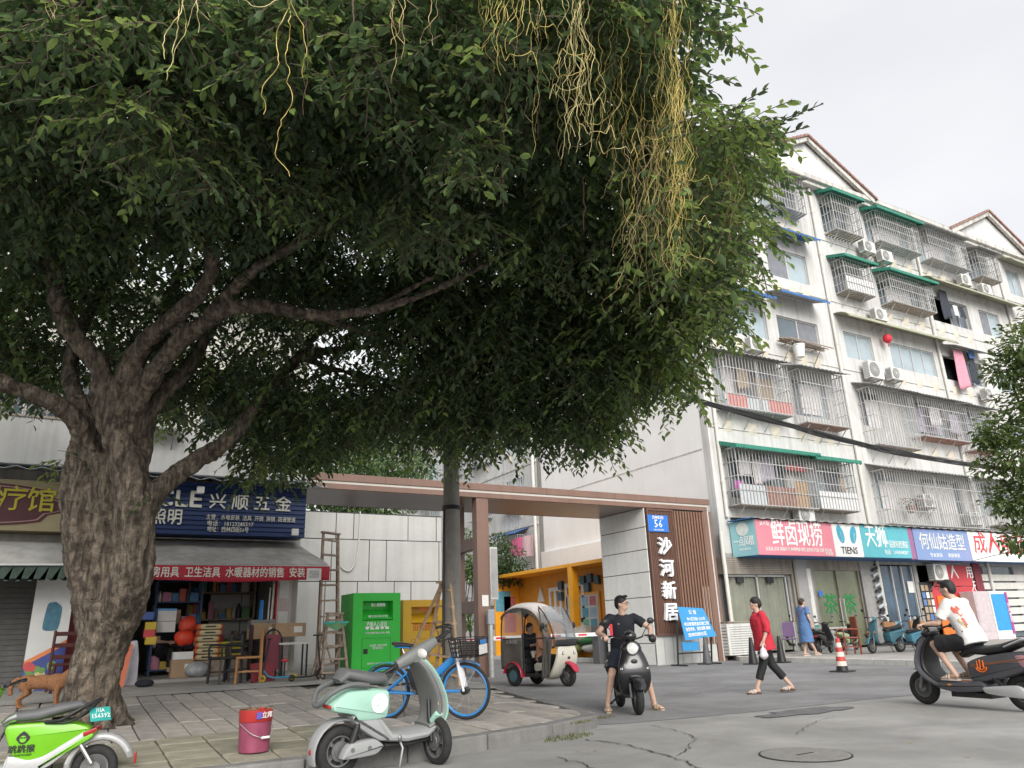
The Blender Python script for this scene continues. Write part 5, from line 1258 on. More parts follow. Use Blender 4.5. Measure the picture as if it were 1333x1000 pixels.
def spray(p, d, n, l, L=None, twig=True, droop=.5):
    """a drooping twig with alternate leaves"""
    d = Vector(d).normalized(); q = Vector(p); st = l*.52; side = 1; pts = [q.copy()]
    for i in range(n):
        d = (d+Vector((rl.uniform(-.16,.16),rl.uniform(-.16,.16),-droop*.12+rl.uniform(-.08,.06)))).normalized(); q = q+d*st; pts.append(q.copy())
        s = d.cross(Vector((0,0,1))); s = s.normalized() if s.length > .05 else Vector((1,0,0)); a = rl.uniform(.5,1.1)
        ld = d*math.cos(a)+s*side*math.sin(a)+Vector((0,0,rl.uniform(-.55,.25))); side = -side
        upv = Vector((rl.uniform(-.5,.5),rl.uniform(-.5,.5),1))
        (L or LV).put(tuple(q),tuple(ld),tuple(upv),l*rl.uniform(.7,1.2))
    if twig: TW.tube(pts[::2] if len(pts) > 4 else pts,.0045,3,False)
GAPS = [(455,310,70,32,.93),(215,325,95,50,.9),(60,395,60,50,.85),(395,465,46,30,.8),(640,335,40,30,.6),(870,170,30,40,.7),(800,215,40,40,.6),(100,150,50,50,.35),(740,290,60,40,.4),(430,440,120,64,.86),(290,410,110,70,.8),(140,400,120,90,.72),(930,60,30,40,.5),(320,290,70,40,.55),(20,330,40,60,.6),(905,75,75,110,.88),(830,60,60,80,.55),(930,130,50,60,.6),(890,260,120,120,.55),(800,160,70,70,.4)]
def gapp(x, y):
    g = 0
    for a,c,rx,ry,k in GAPS:
        q = ((x-a)/rx)**2+((y-c)/ry)**2
        if q < 1: g = max(g,k*(1-q*.6))
    n1 = noise.noise(Vector((x/42,y/42,3.1))); 
    if n1 > .42 and y > 120: g = max(g,.55)
    return g
cnt = 0; tries = 0
while cnt < 24000 and tries < 400000:
    tries += 1
    x, y = rl.uniform(-300,1090), rl.uniform(-180,660)
    outside = x < -20 or y < -20
    if outside and rl.random() < .84: continue
    if not outside and y < 230 and x < 800 and rl.random() < .3: continue
    if not inpoly(x,y,CROWN): continue
    if not outside and rl.random() < gapp(x,y): continue
    w0, w1 = wrange(x,y); t = rl.random(); w = lerp(w0,w1,t**1.15)
    p = atw(x,y,w)
    if p.z < 3.2: continue
    a = rl.uniform(0,6.28); d = Vector((math.cos(a),math.sin(a),rl.uniform(-.9,.15)))
    edge = not inpoly(x+26,y+10,CROWN)
    young_lit = rl.random() < (.10 if not edge else .3)+(.5 if x > 780 and y > 110 else 0)  # extra paler leaves on the right put the light there into the colour
    spray(p, d, rl.randint(8,13), rl.uniform(.085,.115)*(1.15 if y > 250 else 1), LY_ if young_lit else LV, twig=(t < .35 and not outside)); cnt += 1
# near sprays that hang over the street, larger in view
for (x,y,w,k,sx,sy) in ((150,130,5.6,60,80,50),(180,160,6.0,60,60,60),(60,40,5.2,40,60,40),(350,60,5.6,45,60,50),(560,120,6.0,60,90,70),(610,190,6.2,50,40,40),(480,60,5.6,40,60,50),(640,40,5.6,50,60,40),(560,290,7.4,70,90,40),(700,330,8.4,60,90,50),(880,280,6.6,80,70,90),(935,260,6.8,55,40,70),(905,160,6.2,30,40,20),(965,160,6.5,26,34,12),(800,470,9.8,70,80,40),(900,380,8.2,80,60,60),(380,240,7.2,40,60,40),(250,200,6.4,50,60,50),(760,545,10.6,36,30,34),(690,545,10.8,34,50,24),(575,560,10.8,30,40,20),(345,596,10.6,24,20,20),(150,15,5.2,40,80,30),(930,60,6.2,8,30,30),(240,540,9.0,12,25,30),(80,600,9.0,4,10,10),(200,640,9.0,4,10,8)):
    for i in range(k):
        xx, yy = rl.gauss(x,sx*.55), rl.gauss(y,sy*.55); p = atw(xx,yy,w*rl.uniform(.96,1.08)); a = rl.uniform(0,6.28)
        spray(p,(math.cos(a),math.sin(a),rl.uniform(-.8,.0)),rl.randint(6,10),rl.uniform(.075,.105),LY_ if rl.random() < (.65 if x > 820 else .30) else LV)  # more paler leaves on the right, painted as lit foliage
# side twigs reaching out against the sky
for (x0,y0,x1,y1,w) in ((945,150,1000,115,6.4),(970,180,1072,135,6.6),(960,200,1050,165,6.6),(930,20,960,20,6.0),(900,90,962,112,6.2),(990,290,1040,320,6.9),(985,300,1025,335,7.0),(1000,170,1040,150,6.6),(990,340,1000,385,7.2),(930,440,965,425,8.4),(880,540,905,520,9.8)):
    a = atw(x0,y0,w); c = atw(x1,y1,w*.97); d = (c-a); n = max(6,int(d.length/.045)); q = a.copy(); TW.tube([a,a.lerp(c,.5)+Vector((0,0,.02)),c],.005,4,False)
    for i in range(n):
        pp_ = a.lerp(c,i/n); s = d.normalized().cross(Vector((0,0,1))).normalized(); ld = d.normalized()*.7+s*(1 if i%2 else -1)*.5+Vector((0,0,rl.uniform(-.1,.6)))
        LV.put(tuple(pp_),tuple(ld),(rl.uniform(-.6,.6),rl.uniform(-.6,.6),1),rl.uniform(.07,.10))
crown = bpy.data.objects.new('crown', LV.mesh('crown')); COL.objects.link(crown); crown.parent = tree; crown.location = -Vector(tree['org']); crown.data.materials.append(m_leaf); crown['kind'] = 'stuff'
cy = bpy.data.objects.new('young_foliage', LY_.mesh('young_foliage')); COL.objects.link(cy); cy.parent = tree; cy.location = -Vector(tree['org']); cy.data.materials.append(m_leafy); cy['kind'] = 'stuff'  # young leaves together with those coloured paler to look lit
TW.build('twigs', m_twig, tree, kind='stuff')
# the leaves that show largest, one by one
single = Leaves(); single.put((0,0,0),(1,0,0),(0,0,1),1.); sme = [single.mesh('leaf') for _ in range(2)]; sme[0].materials.append(m_leaf); sme[1].materials.append(m_leafy)
org = Vector(tree['org'])
for i in range(260):
    x, y = rl.choice(((rl.gauss(150,60),rl.gauss(120,60)),(rl.gauss(580,70),rl.gauss(130,70)),(rl.gauss(60,40),rl.gauss(50,40)),(rl.gauss(880,50),rl.gauss(300,60)),(rl.gauss(380,60),rl.gauss(60,40)))); w = rl.uniform(5.0,6.0)
    o = bpy.data.objects.new('leaf', sme[i%3 == 0]); COL.objects.link(o); o.parent = tree; s = rl.uniform(.08,.115); o.scale = (s,s,s)
    o.location = atw(x,y,w)-org; o.rotation_euler = (rl.uniform(-.7,.7),rl.uniform(.0,1.1),rl.uniform(0,6.28))
# aerial roots
m_root = M('aerial_root',(.17,.115,.09),.9,var=.3,scale=10)
for (x,y0,y1,w,r) in ((652,60,265,6.6,.007),(655,90,270,6.7,.009),(400,0,130,5.6,.006),(395,10,150,5.7,.005),(830,200,320,7.0,.008),(700,40,180,6.4,.006),(760,230,300,7.3,.007),(865,180,330,6.9,.007),(460,0,60,5.4,.007)):
    P = [atw(x+5*noise.noise(Vector((k*.5,x,0))),lerp(y0,y1,k/12),w) for k in range(13)]; b = MB(); b.tube(P,[r*(1-.5*k/12) for k in range(13)],5); b.build('aerial_root', m_root, tree, smooth=True)

# ------------------------------------------------------------------ yellow dodder hanging in the crown
m_dod = [M('dodder_%d'%i,c,.6,var=.15) for i,c in enumerate([(.68,.54,.17),(.56,.42,.20),(.68,.58,.27)])]
rv = random.Random(44)
def strand(b, x, y0, y1, w, r, wig=7, drift=0, curl=0):
    n = max(6,int((y1-y0)/6)); sd = rv.uniform(0,99); P = []
    for k in range(n+1):
        t = k/n; q = lerp(y0,y1,t)
        P.append(atw(x+drift*t+2.2*wig*noise.noise(Vector((q/75,sd,3)))*min(1,t*2+.2)+wig*noise.noise(Vector((q/24,sd,0)))+.3*wig*noise.noise(Vector((q/8,sd,7))), q, w+.10*noise.noise(Vector((q/20,sd,5)))))
    if curl:
        c = P[-1]; 
        for k in range(1,6): P.append(c+Vector((.03*math.sin(k*.9),.02*k*.3,-.03*math.sin(k*.6))))
    b.tube(P,[r*lerp(1.1,.65,i/len(P)) for i in range(len(P))],4,False)
VINES = [ # label, list of (count, x, sx, y0, y1, sy, w, r)
 ('thick yellow dodder curtain hanging at the right of the crown',[(43,888,16,-40,330,60,6.1,0.0026),(16,885,9,90,360,40,6.2,0.0027),(8,900,30,-30,200,60,6.1,0.0020)]),
 ('yellow dodder tangle hanging lower beside the thick curtain',[(21,845,16,150,350,50,6.3,0.0024),(9,838,10,260,400,40,6.4,0.0020),(7,930,30,180,330,60,6.5,0.0020)]),
 ('long yellow dodder strands hanging top centre right',[(12,745,9,-40,200,50,5.5,0.0029),(6,756,6,0,215,30,5.5,0.0034),(8,720,20,-40,170,60,5.5,0.0027)]),
 ('tangled yellow dodder cluster at the top edge in front of dark leaves',[(12,660,16,-40,85,40,5.3,0.0031),(7,650,9,0,95,20,5.3,0.0034),(6,690,20,-30,120,40,5.4,0.0027)]),
 ('three thick pale dodder shoots dangling top centre',[(4,500,16,-20,120,30,5.1,0.0041),(3,545,14,-10,70,20,5.1,0.0041)]),
 ('curly yellow dodder shoots hanging at the top left',[(5,260,22,-20,45,22,5.0,0.0041),(3,240,6,-10,110,15,5.0,0.0044)]),
 ('single long yellow dodder shoot hanging left of centre',[(2,378,4,-10,150,30,5.2,0.0041),(1,372,2,-10,250,5,5.2,0.0044)]),
 ('fine dodder threads draped over the rim of the crown by the block',[(24,960,30,200,330,60,6.9,0.0019),(8,995,10,250,380,40,7.1,0.0020),(6,893,20,30,140,60,6.2,0.0017)]),
 ('sparse brown dodder threads behind the centre strands',[(16,800,40,-30,240,90,6.6,0.0020),(7,700,30,60,240,60,6.4,0.0020)]),
 ('golden dodder threads scattered across the upper right foliage',[(30,880,60,60,300,110,6.3,.0022),(22,790,40,-20,210,90,6.0,.0024)]),
 ('short pale dodder shoot at the upper left corner',[(4,65,10,-10,30,12,4.9,0.0034)]),
]
for i,(lab,sets) in enumerate(VINES):
    b = MB()
    for (n,x,sx,y0,y1,sy,w,r) in sets:
        for k in range(n):
            xs_, ys_ = rv.gauss(x,sx), y0+rv.uniform(0,sy*.6)
            if not inpoly(xs_+12,ys_+4,CROWN): continue
            strand(b,xs_,ys_,y1-abs(rv.gauss(0,sy*1.5))+rv.uniform(0,.4*sy),w*rv.uniform(.95,1.05),r*rv.uniform(.35,.85),wig=rv.uniform(5,14),drift=rv.uniform(-26,16))
        for k in range(n//5):                              # cross threads
            xa, ya = rv.gauss(x,sx*2), rv.uniform(max(0,y0),y1)
            if not inpoly(xa+20,ya,CROWN) or not inpoly(xa+50,ya,CROWN): continue
            P = [atw(xa+j*6,ya+(j-4)**2*rv.choice((-.9,-.6,.7))+k,w+.06*math.sin(j+k)) for j in range(9)]; b.tube(spline(P,3),r*.7,4,False)
    tag(b.build('dodder_vine',m_dod[i%3],smooth=True,ang=180),lab,'vine','yellow vines in the crown')

# ------------------------------------------------------------------ other trees
def leaf_tree(name, label, base, h, clusters, nleaf, lsize, m, seed, tr=.14):
    """trunk with limbs to every leaf cluster; clusters are (centre, radius)"""
    r = random.Random(seed); t = thing(name,label,'tree',tuple(base),worldv=True); base = Vector(base); b = MB()
    top = base+Vector((0,0,h*.5)); b.tube([base-Vector((0,0,.1)),base.lerp(top,.5)+Vector((.06,0,0)),top],[tr,tr*.85,tr*.7],9)
    for c,rad in clusters: b.tube(spline([top-Vector((0,0,.3)),top.lerp(Vector(c),.5)+Vector((r.uniform(-.2,.2),r.uniform(-.2,.2),.1)),Vector(c)],4),[lerp(tr*.45,.02,k/8) for k in range(9)],6)
    b.build('trunk', m_bark, t, smooth=True)
    LL = Leaves(); tot = sum(q[1]**2 for q in clusters)
    for c,rad in clusters:
        for k in range(int(nleaf*rad**2/tot)):
            v = Vector((r.gauss(0,1),r.gauss(0,1),r.gauss(0,1))).normalized()*rad*(r.random()**.4); v.z *= .8
            v *= 1+.35*noise.noise(v*2.2/rad+Vector((seed,0,0)))
            d = v.normalized()+Vector((r.uniform(-.8,.8),r.uniform(-.8,.8),r.uniform(-.9,.3)))
            LL.put(tuple(Vector(c)+v),tuple(d),(r.uniform(-.6,.6),r.uniform(-.6,.6),1),lsize*r.uniform(.7,1.3))
    o = bpy.data.objects.new('crown', LL.mesh('crown')); COL.objects.link(o); o.parent = t; o.location = -base; o.data.materials.append(m); o['kind'] = 'stuff'
m_lright = leaf_mat('camphor_leaf',(.045,.085,.025),(.15,.20,.06),.3); m_lback = leaf_mat('back_leaf',(.05,.10,.03),(.13,.21,.07),.3)
W_ = 20.
cl = [(atw(x,y,w),rd) for x,y,w,rd in ((1335,450,19.5,.75),(1310,480,19.8,.6),(1350,520,19.5,.9),(1300,560,19.6,.6),(1325,590,19.4,.8),(1285,570,19.6,.35),(1350,640,19.4,.9),(1315,650,19.5,.6),(1330,700,19.3,.55),(1380,480,20,1.2),(1400,600,20,1.3),(1390,700,20,1.1),(1280,610,19.7,.3),(1420,420,20.5,1.2),(1365,420,20,.7))]
pb_t = Vector((atw(1400,700,20).x,atw(1400,700,20).y,.13))
leaf_tree('street_tree','leafy street tree cut off by the right edge of the picture',pb_t,9,cl,15000,.15,m_lright,5)
cl = [(atw(x,y,w),rd) for x,y,w,rd in ((440,590,29,1.6),(490,585,30,1.6),(520,600,31,1.3),(410,600,29,1.2),(470,560,31,1.6),(380,580,29,1.6),(330,560,29,2),(545,610,33,.9),(460,640,30,1.6),(420,650,30,1.4),(500,650,31,1.4))]
leaf_tree('lane_tree','bushy bright green tree rising behind the white tiled wall',(atw(455,700,30).x,atw(455,700,30).y,0),8,cl,16000,.17,m_lback,6,.2)
cl = [(atw(x,y,w),rd) for x,y,w,rd in ((655,728,35,1.0),(650,708,35,.6),(666,742,35,.8),(645,745,35,.8))]
leaf_tree('small_tree','small dark tree standing before the lane block behind the orange shelter',(atw(655,800,35).x,atw(655,800,35).y,0),4,cl,2600,.16,m_leaf,7,.08)
cl = [(atw(x,y,w),rd) for x,y,w,rd in ((612,735,34,.7),(616,745,34,.6),(608,810,34,.5),(606,700,36,.5))]
leaf_tree('lane_shrub','light green shrub seen through the lattice of the gate',(atw(612,860,34).x,atw(612,860,34).y,0),3,cl,1500,.16,m_lback,8,.06)
# ------------------------------------------------------------------ two and three wheelers
m_chrome = M('chrome',(.6,.6,.6),.22,metal=.9,var=.05); m_alloy = M('alloy_grey',(.22,.22,.22),.4,metal=.6,var=.15)
m_seatb = M('black_vinyl',(.022,.022,.023),.55,var=.15,bump=.08); m_seatg = M('grey_vinyl',(.115,.118,.12),.6,var=.12,bump=.08)
m_lens = M('headlamp_lens',(.62,.62,.58),.12,var=.05,spec=.9); m_tail = M('tail_lamp',(.32,.02,.02),.2,var=.1); m_amber = M('amber_lens',(.6,.22,.03),.2)
m_mirror = M('mirror_glass',(.35,.37,.39),.08,metal=.8,var=.05)
def wheel(parent, x, R, rt, rim=None, y=0., spokes=5, name='wheel', rot=0., w=1.0):
    T = Matrix.Translation((x,y,R))@Matrix.Rotation(rot,4,'Z')
    b = MB(); b.torus(R-rt,rt,34,12,T,w); o = b.build(name, m_rubber, parent, smooth=True, ang=180)
    b = MB(); rr = R-1.75*rt
    prof = [(rr-.012,-.03),(rr+.012,-.035),(rr+.012,.035),(rr-.012,.03),(rr-.012,-.03)]
    Tz = T@Matrix.Rotation(math.pi/2,4,'X'); b.lathe(prof,30,Tz)
    for k in range(spokes):
        a = 2*math.pi*k/spokes; b.bar(tuple(T@Vector((.02*math.cos(a),0,.02*math.sin(a)))),tuple(T@Vector(((rr)*math.cos(a),0,rr*math.sin(a)))),.04,.03)
    b.lathe([(.055,-.05),(.06,-.03),(.06,.03),(.055,.05)],16,Tz); b.build('rim', rim or m_alloy, o)
    b = MB(); b.lathe([(.085,.035),(.085,.042),(.001,.042)],20,Tz); b.build('brake_disc', m_alloy, o)
    return o
def arc_strip(cx, cz, R, a0, a1, hw, th, n=10): return [(cx+R*math.cos(math.radians(lerp(a0,a1,i/n))), cz+R*math.sin(math.radians(lerp(a0,a1,i/n)))) for i in range(n+1)]
def bars(parent, x, z, half=.33, steer=0., mirrors=True, grip=None, back=.10, rise=.04, lever=True, px=None):
    """handlebar with grips, levers and mirrors, turned about the steering axis"""
    T = Matrix.Translation((x,0,z))@Matrix.Rotation(steer,4,'Z'); P = [(-back,-half,rise),(-back*.8,-half*.72,rise),(0,-half*.25,0),(0,half*.25,0),(-back*.8,half*.72,rise),(-back,half,rise)]
    b = MB(); b.tube([T@Vector(p) for p in spline([Vector(p) for p in P],5)],.013,8); o = b.build('handlebar', m_black, parent, smooth=True)
    for s in (-1,1):
        b = MB(); b.tube([T@Vector((-back*.86,s*half*.70,rise)),T@Vector((-back,s*half*1.0,rise)),T@Vector((-back*1.02,s*half*1.04,rise))],[.019,.018,.021],10); b.build('grip', grip or m_black, o)
        if lever: b = MB(); b.tube([T@Vector((-back*.5,s*half*.62,rise-.005)),T@Vector((-back*.45,s*half*.8,rise-.02)),T@Vector((-back*.6,s*half*1.0,rise-.035))],.007,6); b.build('brake_lever', m_alloy, o)
        if mirrors:
            b = MB(); b.tube([T@Vector((-back*.7,s*half*.6,rise)),T@Vector((-.02,s*half*.75,rise+.1)),T@Vector((-.0,s*half*.9,rise+.17))],.006,6); mo = b.build('mirror_stem', m_black, o)
            b = MB(); b.ell(T@Vector((.005,s*half*.95,rise+.21)),(.022,.055,.045),14,8); b.build('mirror', m_black, o, smooth=True)
            b = MB(); b.ell(T@Vector((-.012,s*half*.95,rise+.21)),(.008,.046,.037),14,8); b.build('mirror_glass', m_mirror, o, smooth=True)
    return o
def scooter(label, loc, rz, body, inner=None, seatm=None, lean=0., steer=0., wb=1.18, R=.21, mirrors=True, name='electric_scooter', cat='scooter', group='electric scooters', fork=None, box=None, lower=None, round_lamp=True, emblem=None, stand=True, scale=1., detail=True, rack=True, shape=0):
    t = thing(name,label,cat,loc,rz,group,rx=lean); t.scale = (scale,)*3
    inner = inner or m_black; seatm = seatm or m_seatb; lower = lower or inner; f = wb/2
    Sf = Matrix.Translation((f-.06,0,0))@Matrix.Rotation(steer,4,'Z')@Matrix.Translation((-(f-.06),0,0))
    fw = wheel(t,f,R,.048,y=0.); fw.matrix_basis = Sf; wheel(t,-f,R,.052)
    # fork, front mudguard
    b = MB()
    for s in (-1,1): b.tube([(f,s*.075,R),(f-.07,s*.075,R+.28),(f-.11,s*.06,R+.42)],[.017,.02,.02],8,T=Sf)
    b.build('fork', fork or m_alloy, t, smooth=True)
    b = MB(); b.strip(arc_strip(f,R,R+.035,18,150,0,0,12),[.045]+[.062]*11+[.05],.010,T=Sf); b.build('front_mudguard', body, t, smooth=True)
    # leg shield: outer skin and inner lining
    P = [(f-.30,.27),(f-.17,.31),(f-.10,.42),(f-.13,.60),(f-.19,.80),(f-.24,.95)]
    Pn = spline([Vector(p) for p in P],4); k = len(Pn)
    hw = [lerp(.13,.205,min(1,i/(k*.45))) if i < k*.45 else lerp(.205,.085,((i-k*.45)/(k*.55))**1.4) for i in range(k)]
    b = MB(); b.strip([tuple(p) for p in Pn],hw,[.028]*k,16); b.build('leg_shield', body, t, smooth=True)
    Pi = [(p.x-.04,p.y+.005) for p in Pn[3:]]; b = MB(); b.strip(Pi,[h*.9 for h in hw[3:]],[.024]*len(Pi),16); b.build('shield_lining', inner, t, smooth=True)
    # head with lamp
    b = MB(); b.ell((f-.235,0,1.0),(.10,.13,.075),18,10); b.build('headset', body, t, smooth=True)
    if round_lamp:
        T = Matrix.Translation((f-.15,0,.985))@Matrix.Rotation(math.radians(80),4,'Y'); b = MB(); b.lathe([(.066,-.02),(.07,.0),(.066,.018),(.058,.012)],22,T); hl = b.build('headlamp', m_chrome, t, smooth=True); b = MB(); b.lathe([(.057,.01),(.04,.024),(.001,.03)],22,T); b.build('lens', m_lens, hl, smooth=True)
    for s in (-1,1): b = MB(); b.ell((f-.075,s*.135,.62),(.02,.03,.03),12,8); b.build('indicator', m_amber, t, smooth=True)
    bars(t,f-.25,1.02,.33,steer,mirrors)
    # floor and body
    b = MB(); b.strip([(f-.16,.30),(f-.28,.255),(f-.5,.25),(f-.68,.27),(f-.76,.32)],[.14,.165,.17,.165,.15],[.03,.04,.04,.045,.05],14); b.build('floorboard', lower, t, smooth=True)
    b = MB(); b.puffy([(f-.70,.27),(f-.66,.60),(f-1.0,.66),(-f-.16,.70),(-f-.24,.60),(-f+.05,.47),(-f+.28,.36),(-f+.36,.24)],.155,.05); b.build('body_cover', body, t, smooth=True)
    b = MB(); b.strip([(f-.64,.645),(f-.72,.70),(f-.9,.70),(f-1.05,.725),(-f-.05,.745),(-f-.16,.735)],[.09,.125,.14,.145,.13,.09],[.03,.05,.05,.05,.048,.03],16); b.build('seat', seatm, t, smooth=True)
    b = MB(); b.strip(arc_strip(-f,R,R+.04,15,165,0,0,12),[.05]+[.065]*11+[.05],.011); b.build('rear_mudguard', lower, t, smooth=True)
    b = MB(); b.puffy([(-f-.1,.15),(-f+.22,.17),(-f+.30,.26),(-f+.05,.30),(-f-.1,.27)],.05,.02,y0=-.10); b.build('swing_arm', m_alloy, t, smooth=True)
    b = MB(); b.tube([(-f,-.09,.25),(-f+.08,-.1,.5)],.028,10); b.build('shock_absorber', m_black, t)
    b = MB(); b.box((-f-.23,0,.60),(.04,.16,.05)); b.build('tail_lamp', m_tail, t, bevel=.012)
    if rack: b = MB(); b.tube(spline([Vector(p) for p in ((-f+.1,-.12,.72),(-f-.16,-.12,.76),(-f-.24,-.05,.79),(-f-.24,.05,.79),(-f-.16,.12,.76),(-f+.1,.12,.72))],5),.013,8); b.build('grab_rail', m_black if seatm is m_seatb else m_alloy, t, smooth=True)
    if stand: b = MB(); b.tube([(-.05,.10,.24),(-.10,.17,.0)],.012,6); b.build('kickstand', m_black, t)
    if box: b = MB(); b.box((-f-.1,0,.93),(.32,.34,.28)); b.build('top_box', box, t, bevel=.04)
    return t
# --- mint green shared scooter parked at the kerb ---------------------------------------------------------
m_mint = M('mint_paint',(.32,.53,.43),.45,var=.06,coat=.2); m_mgrey = M('scooter_grey',(.16,.165,.16),.5,var=.07,bump=.04,bscale=60); m_mlight = M('scooter_light_grey',(.29,.295,.295),.45,var=.06)
fwp = onz(573,990,0); rwp = onz(438,1012,0); hd = (fwp-rwp); rz_ = math.atan2(hd.y,hd.x); ctr = (fwp+rwp)/2
def mint_scooter():
    t = thing('electric_scooter','mint green and grey shared scooter parked against the kerb','scooter',(ctr.x,ctr.y,0),rz_,'electric scooters',rx=math.radians(4)); f = hd.length/2; R = .215
    S = Matrix.Translation((f-.14,0,0))@Matrix.Rotation(math.radians(-90),4,'Z')@Matrix.Translation((-(f-.14),0,0))
    o = wheel(t,f,R,.042); o.matrix_basis = S; wheel(t,-f,R,.05)
    b = MB()
    for s in (-1,1): b.tube([(f,s*.065,R),(f-.06,s*.065,R+.22),(f-.10,s*.05,R+.36)],[.018,.022,.02],10,T=S)
    b.build('fork', m_black, t, smooth=True)
    b = MB(); b.strip([(f+.02,.46),(f-.03,.40),(f-.06,.33)],[.05,.075,.06],.03,T=S); b.build('front_mudguard', m_mint, t, smooth=True)
    P = spline([Vector(p) for p in ((f-.23,.30),(f-.10,.36),(f-.06,.47),(f-.10,.64),(f-.20,.83),(f-.30,.95))],5); k = len(P)
    hw = [.12+.09*math.sin(min(1,i/(k*.6))*math.pi/2)-(.10*max(0,(i-k*.55)/(k*.45))**1.6) for i in range(k)]
    b = MB(); b.strip([tuple(p) for p in P],hw,[.022]*k,18); b.build('leg_shield', m_mint, t, smooth=True)
    b = MB(); b.strip([(p.x-.035,p.y) for p in P[1:]],[h*1.02 for h in hw[1:]],[.020]*(k-1),18); b.build('shield_edge', m_mlight, t, smooth=True)
    b = MB(); b.strip([(p.x-.075,p.y+.01) for p in P[3:-1]],[h*.93 for h in hw[3:-1]],[.03]*(k-4),18); b.build('shield_lining', m_mgrey, t, smooth=True)
    b = MB(); b.ell((f-.155,-.168,.56),(.012,.004,.03),12,8); b.build('yellow_sticker', M('sticker_yellow',(.6,.5,.03),.5), t)
    # head and bars
    b = MB(); b.tube([(f-.24,0,.86),(f-.30,0,.99)],[.05,.05],12); b.build('neck', m_mgrey, t, smooth=True)
    H = Matrix.Translation((f-.31,0,1.0))@Matrix.Rotation(math.radians(-90),4,'Z')@Matrix.Rotation(math.radians(26),4,'X'); b = MB()
    b.strip([(-.03,-.24),(-.02,-.1),(-.02,.1),(-.03,.24)],[.045,.062,.062,.045],[.04,.06,.06,.04],14,T=H@Matrix(((1,0,0,0),(0,0,1,0),(0,1,0,0),(0,0,0,1)))); b.build('handlebar_shroud', m_mgrey, t, smooth=True)
    b = MB(); b.ell(H@Vector((.065,0,0)),(.03,.09,.05),16,9); b.build('headlamp', m_lens, t, smooth=True)
    b = MB(); b.box((0,0,0),(.05,.06,.012),H@Matrix.Translation((-.06,0,.055))); b.build('phone_mount', m_alloy, t, bevel=.006)
    for s in (-1,1):
        b = MB(); b.tube([H@Vector((-.03,s*.26,0)),H@Vector((-.05,s*.44,.0))],[.02,.02],10); b.build('grip', m_black, t, smooth=True)
        b = MB(); b.tube([H@Vector((.0,s*.26,-.02)),H@Vector((.02,s*.42,-.05))],.009,6); b.build('brake_lever', m_black, t)
        b = MB(); b.lathe([(.028,-.015),(.028,.015)],12,H@Matrix.Translation((-.035,s*.27,0))@Matrix.Rotation(math.pi/2,4,'X')); b.build('bar_collar', m_black, t)
    b = MB(); b.strip([(f-.12,.34),(f-.26,.285),(f-.48,.275),(f-.66,.30),(f-.80,.46)],[.13,.165,.17,.165,.15],[.03,.045,.05,.055,.05],16); b.build('floorboard', m_mlight, t, smooth=True)
    b = MB(); b.strip([(f-.2,.235),(f-.45,.215),(f-.7,.225)],[.12,.14,.12],.03,14); b.build('underbody', m_black, t, smooth=True)
    b = MB(); b.puffy([(f-.64,.27),(f-.80,.50),(-f+.02,.52),(-f+.12,.40),(-f+.34,.27)],.15,.03); b.build('side_panel', m_mlight, t, smooth=True)
    b = MB(); b.puffy([(f-.70,.46),(f-.69,.72),(-f-.02,.73),(-f-.17,.62),(-f-.15,.56),(-f+.06,.52),(-f+.10,.46)],.165,.035); sb = b.build('seat_box', m_mint, t, smooth=True)
    c = (-f+.30,-.168,.605); T = face_T(c,(1,0,0),(0,0,1)); b = MB(); b.lathe([(.085,0),(.085,.003),(.001,.003)],28,T); e = b.build('round_emblem', m_txtw, sb)
    b = MB()
    for p,q in (((-.035,-.03),(.0,.045)),((.0,.045),(.045,.0)),((.045,.0),(.0,-.05)),((-.035,-.03),(.01,-.01))): b.bar(tuple(T@Vector((*p,.004))),tuple(T@Vector((*q,.004))),.009,.003)
    b.build('emblem_mark', m_mint, sb)
    b = MB(); b.strip([(f-.69,.74),(f-.73,.80),(f-.90,.81),(-f+.18,.82),(-f+.0,.86),(-f-.06,.80)],[.10,.14,.155,.155,.13,.08],[.03,.05,.055,.06,.05,.03],18); b.build('seat', m_seatg, t, smooth=True)
    b = MB(); b.tube(spline([Vector(p) for p in ((-f+.18,-.15,.76),(-f+.0,-.16,.78),(-f-.17,-.14,.72),(-f-.24,-.05,.62),(-f-.24,.05,.62),(-f-.17,.14,.72),(-f,.16,.78))],5),.024,9); b.build('grab_rail', m_seatg, t, smooth=True)
    b = MB(); b.box((-f-.17,-.06,.60),(.03,.14,.03),Matrix.Translation((0,0,0))); b.build('tail_lamp', m_tail, t, bevel=.01)
    b = MB(); b.strip(arc_strip(-f,R,R+.045,25,200,0,0,14),[.05]+[.075]*13+[.07],.014); b.build('rear_mudguard', m_mlight, t, smooth=True)
    b = MB(); b.ell((-f-.27,-.0,.23),(.012,.022,.026),10,8); b.build('reflector', m_tail, t)
    b = MB(); b.puffy([(-f-.06,.16),(-f+.30,.17),(-f+.38,.24),(-f+.28,.31),(-f+.02,.29)],.05,.02,y0=-.12); b.build('motor_cover', m_mlight, t, smooth=True)
    for x in (.05,.22): b = MB(); b.lathe([(.018,0),(.018,.006)],10,face_T((-f+x,-.172,.24),(1,0,0),(0,0,1))); b.build('bolt', m_alloy, t)
    b = MB(); b.tube([(-f+.06,-.12,.27),(-f+.13,-.12,.48)],.03,10); b.build('shock_absorber', m_black, t)
    b = MB(); b.tube([(-.0,-.12,.26),(.01,-.17,.20),(-.02,-.18,.05)],.014,8); b.build('kickstand', m_alloy, t, smooth=True)
    b = MB(); b.ell((-.02,-.165,.285),(.02,.015,.03),10,8); b.build('stand_pivot', m_alloy, t)
    return t
mint_scooter()
